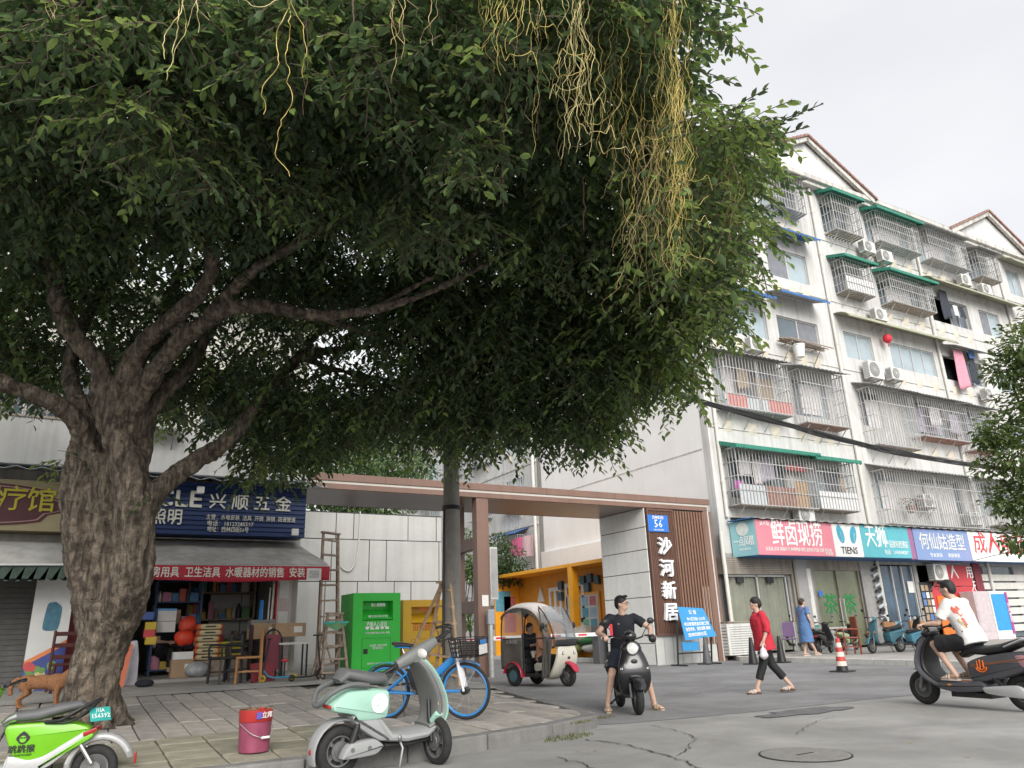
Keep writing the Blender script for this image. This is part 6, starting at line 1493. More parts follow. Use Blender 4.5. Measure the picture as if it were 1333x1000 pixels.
# --- lime shared scooter, lower left ------------------------------------------------------------------------
m_lime = M('lime_paint',(.16,.46,.015),.4,var=.05,coat=.3); m_silver = M('silver_plastic',(.42,.42,.42),.35,var=.06,coat=.2)
def lime_scooter():
    sp = atw(60,944,6.4); hdg = math.radians(170)
    t = thing('electric_scooter','lime green and silver shared scooter cut off at the lower left corner','scooter',(sp.x,sp.y,0),hdg,'electric scooters'); R = .21; f = .58; t.scale = (.87,)*3
    t.location = (sp.x+.09*math.cos(hdg),sp.y+.09*math.sin(hdg),max(0,sp.z-.66))
    wheel(t,f,R,.045); wheel(t,-f,R,.05)
    b = MB(); b.puffy([(.12,.36),(.22,.60),(.20,.66),(-.30,.66),(-.50,.60),(-.52,.56),(-.14,.34),(.0,.30)],.15,.03); bd = b.build('body_cover', m_lime, t, smooth=True)
    b = MB(); b.puffy([(.2,.22),(.16,.40),(-.02,.34),(-.14,.36),(-.48,.57),(-.52,.52),(-.2,.26),(.0,.20)],.158,.02); b.build('lower_cover', m_silver, t, smooth=True)
    b = MB(); b.puffy([(-.1,.25),(-.14,.30),(-.55,.56),(-.56,.50)],.165,.015); b.build('tail_trim', m_lime, t, smooth=True)
    b = MB(); b.strip([(.24,.67),(.14,.72),(-.05,.73),(-.22,.77),(-.40,.80),(-.46,.77)],[.09,.135,.15,.15,.12,.07],[.03,.05,.055,.055,.04,.02],18); b.build('seat', m_seatg, t, smooth=True)
    b = MB(); b.strip([(.255,.66),(.20,.70),(.13,.725)],[.09,.12,.138],[.034,.045,.055],18); b.build('seat_nose', m_chrome, t, smooth=True)
    for s in (-1,1):
        b = MB(); b.tube(spline([Vector(p) for p in ((-.12,s*.16,.665),(-.26,s*.19,.68),(-.40,s*.18,.76),(-.54,s*.10,.83),(-.57,0,.83))],6),.016,9); b.build('grab_rail', m_black, t, smooth=True)
        b = MB(); b.tube(spline([Vector(p) for p in ((-.12,s*.16,.662),(-.30,s*.17,.655),(-.42,s*.16,.70),(-.54,s*.10,.82))],6),.014,9); b.build('grab_rail', m_black, t, smooth=True)
        b = MB(); b.puffy([(-.46,.55),(-.58,.59),(-.58,.55),(-.47,.51)],.006,.004,y0=s*.165); b.build('tail_lamp', m_tail, t, smooth=True)
    # plate on the back
    T = Matrix.Translation((-.58,.06,.70))@Matrix.Rotation(math.radians(-90-58),4,'Z')@Matrix.Rotation(math.radians(62),4,'X')
    b = MB(); b.box((0,0,0),(.20,.14,.006),T); pl_ = b.build('plate', M('plate_teal',(.03,.33,.30),.4), t, bevel=.004)
    text('plate_top','川A',.05,m_txtw,t,T@Matrix.Translation((0,.035,.005)),ext=.001,bold=.01); text('plate_number','156392',.062,m_txtw,t,T@Matrix.Translation((0,-.02,.005)),ext=.001,bold=.012,w=.17)
    b = MB(); b.strip(arc_strip(-f-.04,R,R+.07,0,165,0,0,14),[.05]+[.10]*13+[.05],.035); b.build('rear_mudguard', m_silver, t, smooth=True)
    b = MB(); b.box((-f-.36,0,.27),(.02,.06,.10)); b.build('reflector', m_tail, t, bevel=.006)
    b = MB()
    for s in (-1,1): b.tube([(-f+.02,s*.1,.26),(-f+.18,s*.1,.5)],.022,8)
    b.build('shock_absorber', m_chrome, t)
    b = MB(); b.strip([(f-.12,.32),(f-.3,.26),(.1,.25)],[.13,.16,.16],.045,14); b.build('floorboard', m_silver, t, smooth=True)
    b = MB(); b.strip([(f-.2,.3),(f-.06,.42),(f-.12,.7),(f-.25,.98)],[.14,.2,.18,.1],.03,16); b.build('leg_shield', m_lime, t, smooth=True)
    b = MB(); b.tube([(f,-.07,R),(f-.12,-.05,.6)],.02,8); b.tube([(f,.07,R),(f-.12,.05,.6)],.02,8); b.build('fork', m_black, t); bars(t,f-.27,1.0,.32,0,False)
    # emblem and name on the side that faces the street
    y = .1535; T = face_T((.045,y,.535),(-1,0,0),(0,0,1))
    b = MB(); k = 26; b.add([tuple(T@Vector((.048*math.cos(2*math.pi*i/k)*(1+.18*(i in (0,1,25,12,13,14))),.052*math.sin(2*math.pi*i/k)*(1+.15*(i in (6,7))),.003))) for i in range(k)],[tuple(range(k))]); b.build('emblem_head', m_black, bd)
    b = MB(); b.add([tuple(T@Vector((.028*math.cos(2*math.pi*i/k),-.008+.030*math.sin(2*math.pi*i/k),.0045))) for i in range(k)],[tuple(range(k))]); b.build('emblem_face', m_lime, bd)
    b = MB(); b.bar(tuple(T@Vector((-.022,.004,.006))),tuple(T@Vector((-.003,.002,.006))),.012,.002,(0,1,0)); b.bar(tuple(T@Vector((.003,.002,.006))),tuple(T@Vector((.022,.004,.006))),.012,.002,(0,1,0)); b.build('emblem_glasses', m_black, bd)
    text('brand_name','跳跳猴',.075,m_black,bd,face_T((.045,y+.003,.435),(-1,0,0),(0,0,1)),ext=.001,bold=.02); text('brand_subtitle','BOUNCE MONKEY',.022,m_black,bd,face_T((.045,y+.003,.387),(-1,0,0),(0,0,1)),ext=.001,bold=.01)
    return t
lime_scooter()

# --- blue shared bicycle -----------------------------------------------------------------------------------
m_bblue = M('bike_blue',(.03,.22,.55),.35,var=.05,coat=.3); m_bwhite = M('bike_white',(.65,.66,.68),.4,var=.05)
fb_ = onpav(607,939); rb_ = onpav(516,935); hd = fb_-rb_; brz = math.atan2(hd.y,hd.x); wbk = 1.06
bi = thing('bicycle','blue shared bicycle with black basket standing on the pavement','bicycle',(fb_.x-.5*wbk*math.cos(brz),fb_.y-.5*wbk*math.sin(brz),(fb_.z+rb_.z)/2),brz,rx=math.radians(3)); f = wbk/2; R = .325
for x in (f,-f):
    b = MB(); b.torus(R-.02,.021,48,10,Matrix.Translation((x,0,R))); wv = b.build('wheel', m_rubber, bi, smooth=True, ang=180)
    b = MB(); b.torus(R-.045,.015,48,8,Matrix.Translation((x,0,R)),1.2); b.build('rim', m_bblue, wv, smooth=True, ang=180)
    b = MB(); b.cyl((x,-.05,R),(x,.05,R),.045 if x > 0 else .03,n=14); b.build('hub', m_black, wv, smooth=True)
    b = MB()
    for k in range(18):
        a = 2*math.pi*k/18; b.tube([(x+.03*math.cos(a+.5),.03*(-1)**k,R+.03*math.sin(a+.5)),(x+(R-.05)*math.cos(a),0,R+(R-.05)*math.sin(a))],.0022,4,False)
    b.build('spokes', m_chrome, wv, kind='stuff')
b = MB(); b.strip(arc_strip(f,R,R+.02,55,190,0,0,14),.035,.006,10); b.build('mudguard', m_bblue, bi, smooth=True)
b = MB(); b.strip(arc_strip(-f,R,R+.02,20,150,0,0,14),.035,.006,10); b.build('mudguard', m_bblue, bi, smooth=True)
hdt = (f-.13,0,.82); bb_ = (-.10,0,.30); stp = (-.27,0,.72)
b = MB(); b.tube([(f,0,R),(f-.05,0,.58),(f-.10,0,.70)],[.012,.02,.024],8); 
for s in (-1,1): b.tube([(f,s*.06,R),(f-.05,s*.055,.55),(f-.08,s*.03,.66)],[.016,.02,.02],8)
b.build('fork', m_bwhite, bi, smooth=True)
b = MB(); b.tube([(f-.085,0,.66),(f-.15,0,.90)],.026,10); b.build('head_tube', m_bwhite, bi, smooth=True)
b = MB(); b.strip([(f-.12,.72),(.12,.50),(-.06,.33)],[.028,.03,.032],[.04,.045,.05],12); b.build('down_tube', m_bblue, bi, smooth=True)
b = MB(); b.tube([(-.10,0,.30),(-.20,0,.56),(-.25,0,.70)],.022,10); b.build('seat_tube', m_bblue, bi, smooth=True)
b = MB(); b.tube([(-.24,0,.68),(-.30,0,.83)],.014,8); b.build('seat_post', m_chrome, bi, smooth=True)
for s in (-1,1):
    b = MB(); b.tube([(-.10,s*.03,.30),(-f,s*.06,R)],.014,8); b.tube([(-.2,s*.025,.56),(-f,s*.06,R)],.012,8); b.build('rear_stay', m_bblue, bi, smooth=True)
b = MB(); b.strip([(f-.03,R-.005),(f-.30,R)],.02,.018,10); b.build('brake_arm', m_bblue, bi)
b = MB(); b.strip([(-.16,.86),(-.26,.875),(-.36,.88),(-.42,.90)],[.025,.05,.09,.07],[.02,.025,.03,.02],14); b.build('saddle', m_black, bi, smooth=True)
b = MB(); b.strip([(-.2,.84),(-.38,.855)],[.04,.07],.012,12); b.build('saddle_base', m_bblue, bi, smooth=True)
b = MB(); b.puffy([(-.16,.34),(-.02,.34),(-.10,.58),(-.24,.60)],.05,.01); b.build('chain_case', m_black, bi)
b = MB(); b.puffy([(.0,.30),(.12,.42),(.06,.50),(-.1,.40),(-.1,.28)],.035,.01,y0=-.02); b.build('motor_cover', m_black, bi)
pn = MB(); pn.box((.02,-.07,.47),(.17,.012,.17)); pn.build('code_panel', m_alloy, bi, bevel=.004)
for i in range(6):
    b = MB(); b.torus(.022,.006,14,6,Matrix.Translation((-.025+.09*(i%2),-.08,.41+.06*(i//2)))); b.build('panel_ring', m_black, bi)
b = MB(); b.tube([(f-.15,0,.90),(f-.17,0,1.05)],.016,8); b.build('stem', m_black, bi)
Tb = Matrix.Translation((f-.17,0,1.05))@Matrix.Rotation(math.radians(12),4,'Z')
b = MB(); b.tube([Tb@Vector(p) for p in spline([Vector(p) for p in ((-.12,-.29,.03),(-.05,-.2,.04),(0,-.06,.01),(0,.06,.01),(-.05,.2,.04),(-.12,.29,.03))],5)],.012,8); hb = b.build('handlebar', m_black, bi, smooth=True)
for s in (-1,1): b = MB(); b.tube([Tb@Vector((-.07,s*.22,.04)),Tb@Vector((-.125,s*.30,.03))],.017,8); b.build('grip', m_black, hb)
b = MB(); bx0,bx1,bz0,bz1,byh = f-.10,f+.22,.72,.93,.15
for z in np.linspace(bz0,bz1,5):
    e = .03*(z-bz0)/(bz1-bz0)
    for p,q in (((bx0-e,-byh-e),(bx1+e,-byh-e)),((bx1+e,-byh-e),(bx1+e,byh+e)),((bx1+e,byh+e),(bx0-e,byh+e)),((bx0-e,byh+e),(bx0-e,-byh-e))): b.bar((*p,z),(*q,z),.012)
for u in np.linspace(0,1,6):
    for s in (-1,1): b.bar((lerp(bx0,bx1,u),s*byh,bz0),(lerp(bx0-.03,bx1+.03,u),s*(byh+.03),bz1),.010)
    for x,e in ((bx0,-.03),(bx1,.03)): b.bar((x,lerp(-byh,byh,u),bz0),(x+e,lerp(-byh-.03,byh+.03,u),bz1),.010)
    b.bar((lerp(bx0,bx1,u),-byh,bz0),(lerp(bx0,bx1,u),byh,bz0),.010)
b.build('basket', m_black, bi)
b = MB(); b.box((bx1+.034,0,.885),(.006,.22,.05)); b.build('basket_plate', m_bblue, bi); b = MB(); b.box((bx1+.03,0,.80),(.006,.28,.11)); b.build('basket_panel', m_paper, bi)
for s in (-1,1): b = MB(); b.tube([(-.10,s*.05,.30),(-.10+.1*s,s*.09,.30-.13*s)],.01,6); b.box((-.10+.1*s,s*.13,.30-.13*s),(.09,.07,.02)); b.build('pedal_crank', m_black, bi)
b = MB(); b.tube([(-.32,.05,.28),(-.36,.16,.0)],.011,6); b.build('kickstand', m_alloy, bi)

# --- black retro scooter of the first rider -----------------------------------------------------------------
m_gloss = M('gloss_black',(.014,.014,.016),.22,var=.2,coat=.5)
r1w = onz(832,931,0); R1 = math.atan2(-.90,-.42)
r1 = thing('motor_scooter','glossy black retro scooter under the man in black by the kerb','scooter',(r1w.x-.60*math.cos(R1),r1w.y-.60*math.sin(R1),0),R1,'electric scooters'); f = .60; R = .22
wheel(r1,f,R,.055); wheel(r1,-f,R,.055)
b = MB(); b.strip(arc_strip(f,R,R+.05,25,160,0,0,12),[.05]+[.085]*11+[.06],.03); b.build('front_mudguard', m_gloss, r1, smooth=True)
b = MB()
for s in (-1,1): b.tube([(f,s*.085,R),(f-.10,s*.08,R+.34)],.02,8)
b.build('fork', m_alloy, r1)
P = spline([Vector(p) for p in ((f-.36,.25),(f-.20,.30),(f-.10,.42),(f-.08,.58),(f-.12,.74),(f-.18,.88))],5); k = len(P)
b = MB(); b.strip([tuple(p) for p in P],[.13+.11*math.sin(math.pi*min(1,i/(k*.95))) for i in range(k)],[.045+.02*math.sin(math.pi*i/k) for i in range(k)],20); b.build('leg_shield', m_gloss, r1, smooth=True)
b = MB(); b.ell((f-.18,0,.86),(.11,.155,.13),20,12); b.build('lamp_nacelle', m_gloss, r1, smooth=True)
T = Matrix.Translation((f-.085,0,.875))@Matrix.Rotation(math.radians(78),4,'Y'); b = MB(); b.lathe([(.088,-.02),(.092,.0),(.086,.02),(.078,.014)],24,T); hl = b.build('headlamp', m_chrome, r1, smooth=True); b = MB(); b.lathe([(.077,.012),(.05,.03),(.001,.038)],24,T); b.build('lens', m_lens, hl, smooth=True)
for s in (-1,1):
    T = Matrix.Translation((f-.055,s*.165,.60))@Matrix.Rotation(math.radians(85),4,'Y'); b = MB(); b.lathe([(.042,-.02),(.045,.0),(.04,.012)],18,T); il = b.build('indicator', m_chrome, r1, smooth=True); b = MB(); b.lathe([(.038,.01),(.02,.02),(.001,.022)],18,T); b.build('lens', m_lens, il, smooth=True)
b = MB(); b.ell((f-.04,0,.70),(.012,.05,.035),14,8); b.build('horn_cover', m_black, r1, smooth=True)
b = MB(); b.ell((f-.22,0,1.04),(.10,.105,.085),18,10); b.build('meter_pod', m_gloss, r1, smooth=True)
hbo = bars(r1,f-.26,1.0,.36,0,True)
b = MB(); b.bx(f-.27,f-.25,-.275,-.235,1.06,1.22); b.build('red_strap', M('red_ribbon',(.62,.02,.04),.6), r1)
b = MB(); b.ell((f-.22,.34,1.0),(.05,.06,.06),12,8); b.build('phone_holder', m_black, r1)
b = MB(); b.strip([(f-.22,.29),(f-.36,.24),(f-.6,.24),(f-.76,.28)],[.15,.18,.18,.16],.045,14); b.build('floorboard', m_black, r1, smooth=True)
b = MB(); b.puffy([(f-.72,.26),(f-.68,.60),(f-1.0,.68),(-f-.18,.70),(-f-.28,.56),(-f+.05,.42),(-f+.3,.30)],.18,.06); b.build('body_cover', m_gloss, r1, smooth=True)
b = MB(); b.strip([(f-.66,.66),(f-.8,.72),(f-1.0,.73),(-f-.1,.77),(-f-.2,.75)],[.10,.14,.15,.14,.09],[.03,.05,.05,.05,.03],16); b.build('seat', m_seatb, r1, smooth=True)
b = MB(); b.tube([(-.05,-.12,.22),(.02,-.26,.12)],.014,7); b.ell((.02,-.27,.12),(.03,.03,.02),8,6); b.build('foot_peg', m_black, r1)
b = MB(); b.strip(arc_strip(-f,R,R+.04,10,170,0,0,12),.07,.012); b.build('rear_mudguard', m_black, r1, smooth=True)

# --- dark grey scooter of the second rider -------------------------------------------------------------------
m_dgrey = M('slate_grey_paint',(.075,.075,.085),.38,var=.08,coat=.25); m_copper = M('copper_trim',(.22,.10,.06),.4,metal=.3)
f2 = onz(1208,917,0); R2 = math.radians(86); L2 = .70
r2 = thing('motor_scooter','dark slate scooter with orange emblem carrying the man in white shirt','scooter',(f2.x-L2*math.cos(R2),f2.y-L2*math.sin(R2),0),R2,'electric scooters'); f = L2; R = .225
wheel(r2,f,R,.055,rim=m_alloy,spokes=6); wheel(r2,-f,R,.058,spokes=6)
b = MB()
for s in (-1,1): b.tube([(f,s*.085,R),(f-.14,s*.08,R+.38)],[.026,.022],10)
b.build('fork', m_alloy, r2, smooth=True)
b = MB(); b.strip(arc_strip(f,R,R+.03,70,150,0,0,8),[.05]+[.07]*7+[.06],.012); b.build('front_mudguard', m_silver, r2, smooth=True)
P = spline([Vector(p) for p in ((f-.46,.26),(f-.30,.30),(f-.13,.44),(f-.10,.60),(f-.16,.78),(f-.24,.90))],5); k = len(P)
b = MB(); b.strip([tuple(p) for p in P],[.15+.08*math.sin(math.pi*min(1,i/(k*.9))) for i in range(k)],[.05]*k,18); b.build('leg_shield', m_dgrey, r2, smooth=True)
b = MB(); b.strip([(p.x-.07,p.y+.01) for p in P[4:]],[.13+.06*math.sin(math.pi*min(1,(i+4)/(k*.9))) for i in range(k-4)],[.03]*(k-4),18); b.build('shield_lining', m_black, r2, smooth=True)
b = MB(); b.ell((f-.25,0,.94),(.10,.15,.06),16,9); b.build('headset', m_black, r2, smooth=True)
b = MB(); b.box((f-.30,0,.98),(.05,.16,.09),Matrix.Identity(4)); b.build('meter', m_silver, r2, bevel=.02)
bars(r2,f-.30,.99,.34,0,False,back=.13,rise=.05)
b = MB(); b.tube([(f-.40,-.3,1.0),(f-.52,-.36,.93)],.018,8); b.build('phone_holder', m_black, r2)
b = MB(); b.puffy([(f-.30,.24),(f-.36,.33),(f-.70,.33),(f-.95,.36),(f-1.02,.30),(f-.98,.22),(f-.6,.19)],.19,.03); b.build('floorboard', m_dgrey, r2, smooth=True)
b = MB(); b.puffy([(f-.82,.34),(f-.80,.58),(f-1.05,.66),(-f-.08,.72),(-f-.34,.66),(-f-.38,.56),(-f+.10,.40),(f-1.0,.34)],.18,.045); bc = b.build('body_cover', m_dgrey, r2, smooth=True)
b = MB(); b.puffy([(f-.86,.55),(f-1.1,.585),(-f-.2,.64),(-f-.2,.615),(f-1.1,.545),(f-.86,.51)],.1845,.01); b.build('side_stripe', m_copper, r2, smooth=True)
b = MB(); b.strip([(f-.70,.66),(f-.82,.73),(f-1.05,.72),(-f+.12,.75),(-f-.10,.82),(-f-.22,.80)],[.10,.14,.16,.16,.14,.09],[.04,.06,.06,.06,.05,.03],18); b.build('seat', m_seatb, r2, smooth=True)
b = MB(); b.strip([(-f+.05,.77),(-f-.20,.86),(-f-.40,.86)],[.17,.17,.12],[.018,.02,.02],12); b.build('grab_rail', m_silver, r2, smooth=True)
b = MB(); b.puffy([(-f-.1,.16),(-f+.40,.20),(-f+.44,.28),(-f-.02,.32),(-f-.12,.26)],.04,.015,y0=.15); b.build('swing_arm', m_silver, r2, smooth=True)
b = MB(); b.tube([(-f+.15,.15,.28),(-f+.38,.14,.5)],.03,8); b.build('shock_absorber', m_black, r2)
b = MB(); b.bx(f-1.05,f-.5,-.15,.15,.14,.2); b.build('under_tray', m_black, r2)
b = MB(); b.strip(arc_strip(-f,R,R+.05,10,170,0,0,12),.08,.014); b.build('rear_mudguard', m_black, r2, smooth=True)
T = face_T((f-1.02,.186,.53),(-1,0,0),(0,0,1)); m_oem = M('orange_emblem',(.65,.14,.02),.4)
b = MB()
for rr,a0,a1 in ((.075,200,350),(.05,190,350)):
    pts_ = [tuple(T@Vector((rr*math.cos(math.radians(lerp(a0,a1,i/9))),rr*math.sin(math.radians(lerp(a0,a1,i/9)))+.01,.002))) for i in range(10)]; b.tube(pts_,.009,6)
for x,h in ((-.05,.07),(-.012,.085),(.03,.075)): b.tube([tuple(T@Vector((x,-.03,.002))),tuple(T@Vector((x+.006,h,.002)))],.009,6)
b.build('emblem', m_oem, bc)
b = MB(); b.puffy([(-f-.06,.68),(-f-.36,.66),(-f-.38,.56),(-f-.14,.52)],.1815,.01); b.build('tail_panel', M('lilac_panel',(.38,.25,.34),.4,col2=(.6,.25,.2),scale=2), r2, smooth=True)
b = MB(); b.ell((f-.52,.19,.29),(.03,.006,.012),10,6); b.build('side_reflector', m_amber, r2)

# --- enclosed electric tricycle -------------------------------------------------------------------------------
m_cream2 = M('cream_paint',(.62,.60,.50),.4,var=.05,coat=.2); m_fend = M('crimson_fender',(.42,.02,.05),.35,var=.08,coat=.3); m_canv = M('grey_brown_canvas',(.10,.09,.082),.8,var=.15,scale=5,bump=.25,bscale=14); m_roofc = M('pale_roof',(.60,.55,.52),.6,var=.06)
m_film = M('clear_film',(.30,.31,.31),.15,alpha=.32,var=.1); m_ws = M('windscreen_film',(.28,.31,.33),.08,alpha=.38,spec=.9,var=.15)
tf = onz(740,894,.0); tr1 = onz(678,893,.0); trh = math.radians(-74)
tk = thing('tricycle','cream enclosed electric tricycle with pale roof and crimson mudguards','tricycle',(tf.x-.62*math.cos(trh),tf.y-.62*math.sin(trh),0),trh); f = .62; R = .20
TKS = 1.0; tk.scale = (TKS,)*3; tk.location = (tf.x-.62*TKS*math.cos(trh),tf.y-.62*TKS*math.sin(trh),0)
wheel(tk,f,R+.02,.055); m_hub = M('blue_hubcap',(.06,.13,.16),.4)
for s in (-1,1):
    o = wheel(tk,-f,R+.02,.06,y=s*.36); b = MB(); b.lathe([(.13,.0),(.12,.02),(.001,.03)],22,face_T((-f,s*.39,R+.02),(1,0,0),(0,0,1)) if s < 0 else face_T((-f,s*.39,R+.02),(-1,0,0),(0,0,1))); b.build('hubcap', m_hub, o, smooth=True)
    b = MB(); b.strip(arc_strip(-f,R+.02,R+.08,-5,170,0,0,14),.085,.014,10,y0=s*.37); b.build('rear_mudguard', m_fend, tk, smooth=True)
b = MB(); b.strip(arc_strip(f,R+.02,R+.07,15,160,0,0,12),[.05]+[.10]*11+[.08],.03); b.build('front_mudguard', m_fend, tk, smooth=True)
b = MB()
for s in (-1,1): b.tube([(f,s*.08,R),(f-.12,s*.08,.55)],.02,8)
b.build('fork', m_black, tk)
P = spline([Vector(p) for p in ((f-.42,.20),(f-.22,.26),(f-.08,.42),(f-.0,.62),(f-.02,.80),(f-.08,.90))],5); k = len(P)
b = MB(); b.strip([tuple(p) for p in P],[.20+.15*math.sin(math.pi*min(1,.15+i/(k*1.15))) for i in range(k)],[.06]*k,22,e=3.2); b.build('front_pod', m_cream2, tk, smooth=True)
for s in (-1,1):
    b = MB(); b.ell((f+.015,s*.19,.68),(.05,.085,.07),18,10); eb = b.build('lamp_surround', m_white, tk, smooth=True); b = MB(); b.ell((f+.05,s*.185,.68),(.022,.05,.042),14,8); b.build('headlamp', m_alloy, eb, smooth=True); b = MB(); b.ell((f+.07,s*.18,.68),(.008,.025,.025),12,8); b.build('lens', m_lens, eb, smooth=True)
b = MB(); b.ell((f+.06,0,.585),(.02,.045,.025),14,8); b.build('nose_badge', m_black, tk, smooth=True)
b = MB(); b.bx(-f-.30,f-.30,-.34,.34,.20,.27); b.build('floor', m_black, tk, bevel=.02)
b = MB(); b.bx(-f-.34,-f+.30,-.36,.36,.27,.50); b.build('rear_box', m_black, tk, bevel=.04)
b = MB(); b.strip([(-f+.32,.52),(-f+.05,.54),(-f-.24,.55)],.33,.06,14); b.build('seat', m_black, tk, smooth=True)
b = MB(); b.strip([(-f-.24,.55),(-f-.32,.85)],.32,.05,14); b.build('seat_back', m_black, tk, smooth=True)
b = MB(); b.puffy([(-.22,.30),(.12,.32),(.14,.46),(-.10,.52),(-.24,.44)],.15,.03); b.build('driver_seat_base', m_cream2, tk, smooth=True)
b = MB(); b.strip([(.10,.53),(-.1,.55),(-.26,.56)],.15,.05,14); b.build('driver_seat', m_black, tk, smooth=True)
b = MB(); b.strip([(-.26,.56),(-.32,.72)],.13,.04,14); b.build('driver_backrest', m_cream2, tk, smooth=True)
# roof and canvas
def roofz(u): return 1.76-.42*max(0,(abs(u-.42)/.58))**2.6
b = MB(); b.sheet(lambda u,v:(lerp(-f-.36,f-.30,u),lerp(-.40,.40,v)*(1-.1*abs(u-.45)),roofz(u)-.11*abs(2*v-1)**3),24,12); b.build('roof', m_roofc, tk, smooth=True, solid=.03, ang=180)
b = MB(); W2 = .385
fr = [[(f-.02,.84),(f-.08,1.15),(f-.24,1.48),(f-.42,1.66)],[(-f-.35,.45),(-f-.37,1.0),(-f-.34,1.40),(-f-.22,1.58)],[(-.30,.25),(-.30,1.66)],[(.32,.25),(.30,1.05),(.20,1.62)]]
for P in fr:
    for s in (-1,1): b.tube(spline([Vector((p[0],s*W2*(.92 if p[0] > .4 else 1),p[1])) for p in P],4),.016,7)
b.tube([(-f-.34,-W2,1.0),(-f-.34,W2,1.0)],.014,6)
for s in (-1,1): b.tube([(-f-.36,s*W2,.98),(.22,s*W2,1.0)],.013,6); b.tube([(.22,s*W2,1.0),(f-.05,s*W2*.92,.98)],.013,6)
b.build('canopy_frame', m_black, tk, smooth=True)
def quad(nm, pts, mat, s, th=.01, wob=.012):
    b = MB(); a,c,d,e = [Vector(p) for p in pts]
    b.sheet(lambda u,v:tuple((a.lerp(c,u)).lerp(e.lerp(d,u),v)+Vector((0,s*wob*math.sin(u*7+v*3),0))),12,10); return b.build(nm,mat,tk,smooth=True,solid=th)
for s in (-1,1):
    y = s*(W2+.012)
    quad('side_curtain',((-f-.37,y,.36),(-.32,y,.34),(-.32,y,1.0),(-f-.37,y,1.0)),m_canv,s)
    quad('side_curtain',((.22,y,.16),(f-.18,y*.95,.22),(f-.08,y*.93,.98),(.32,y,1.0)),m_canv,s)
    quad('side_film',((-f-.37,y,1.0),(-.32,y,1.0),(-.30,y,1.6),(-f-.28,y,1.5)),m_film,s,.004)
    quad('side_film',((.32,y,1.0),(f-.07,y*.93,.98),(f-.24,y*.93,1.45),(.20,y,1.60)),m_film,s,.004)
    b = MB(); b.sheet(lambda u,v:(lerp(-f-.36,f-.36,u),s*(.40+.01*math.sin(u*20)),roofz(u)-.10-.07*v),20,2); b.build('roof_valance', m_canv, tk, solid=.008)
b = MB(); b.sheet(lambda u,v:(lerp(f-.0,f-.36,v**1.5)+.05*math.cos((u-.5)*math.pi),lerp(-.35,.35,u),lerp(.95,1.66,v)),14,12); b.build('windscreen', m_ws, tk, smooth=True, solid=.004, ang=180)
b = MB(); b.sheet(lambda u,v:(f+.0+.055*math.cos((u-.5)*math.pi),lerp(-.35,.35,u),lerp(.82,.955,v)),14,3); b.build('screen_base', m_black, tk, smooth=True, solid=.008, ang=180)
b = MB(); b.tube([(f-.02,.12,.97),(f-.06,-.05,1.2)],.007,5); b.build('wiper', m_black, tk)
for s in (-1,1): b = MB(); b.tube([(f-.18,s*.40,1.12),(f-.2,s*.50,1.22)],.008,6); b.ell((f-.2,s*.52,1.25),(.03,.055,.07),14,8); b.build('mirror', m_black, tk, smooth=True)
bars(tk,f-.30,.98,.28,0,False)
quad('rear_curtain',((-f-.38,-W2,.40),(-f-.38,W2,.40),(-f-.38,W2,1.0),(-f-.38,-W2,1.0)),m_canv,0)
text('curtain_print','SUNSKI',.11,M('print_grey',(.32,.31,.30),.7),tk,face_T((-f-.02,-W2-.03,.93),(1,0,0),(0,0,1)),ext=.001,bold=.01)
# --- scooters parked on the right pavement --------------------------------------------------------------------
m_teal2 = M('teal_scooter_paint',(.05,.15,.19),.35,var=.06,coat=.3); m_sky = M('sky_blue_paint',(.09,.27,.37),.4,var=.06); m_dred = M('dark_red_scooter',(.25,.03,.05),.4,var=.06); m_pgreen = M('pale_green_scooter',(.35,.45,.25),.45,var=.06)
def park(label,x,y,deg,body,**k):
    p = onz(x,y,.13); return scooter(label,(p.x,p.y,.132),math.radians(deg),body,**k)
park('teal retro scooter parked facing the road beside the brown chair',1155,850,172,m_teal2,steer=.2)
park('small sky blue electric bike parked right of the teal scooter',1184,848,176,m_sky,scale=.86,steer=.3)
park('black scooter parked behind the sky blue bike',1208,842,180,m_black)
park('dark red scooter parked in the back row by the salon',1196,837,215,m_dred,scale=.95)
park('black electric bike behind the woman in blue',1075,851,20,m_black,scale=.9)
park('pale green electric bike parked behind the traffic cone',1106,847,12,m_pgreen,scale=.9)
park('black scooter parked left of the woman in blue beside the yellow chair',1040,848,160,m_black,scale=.95)
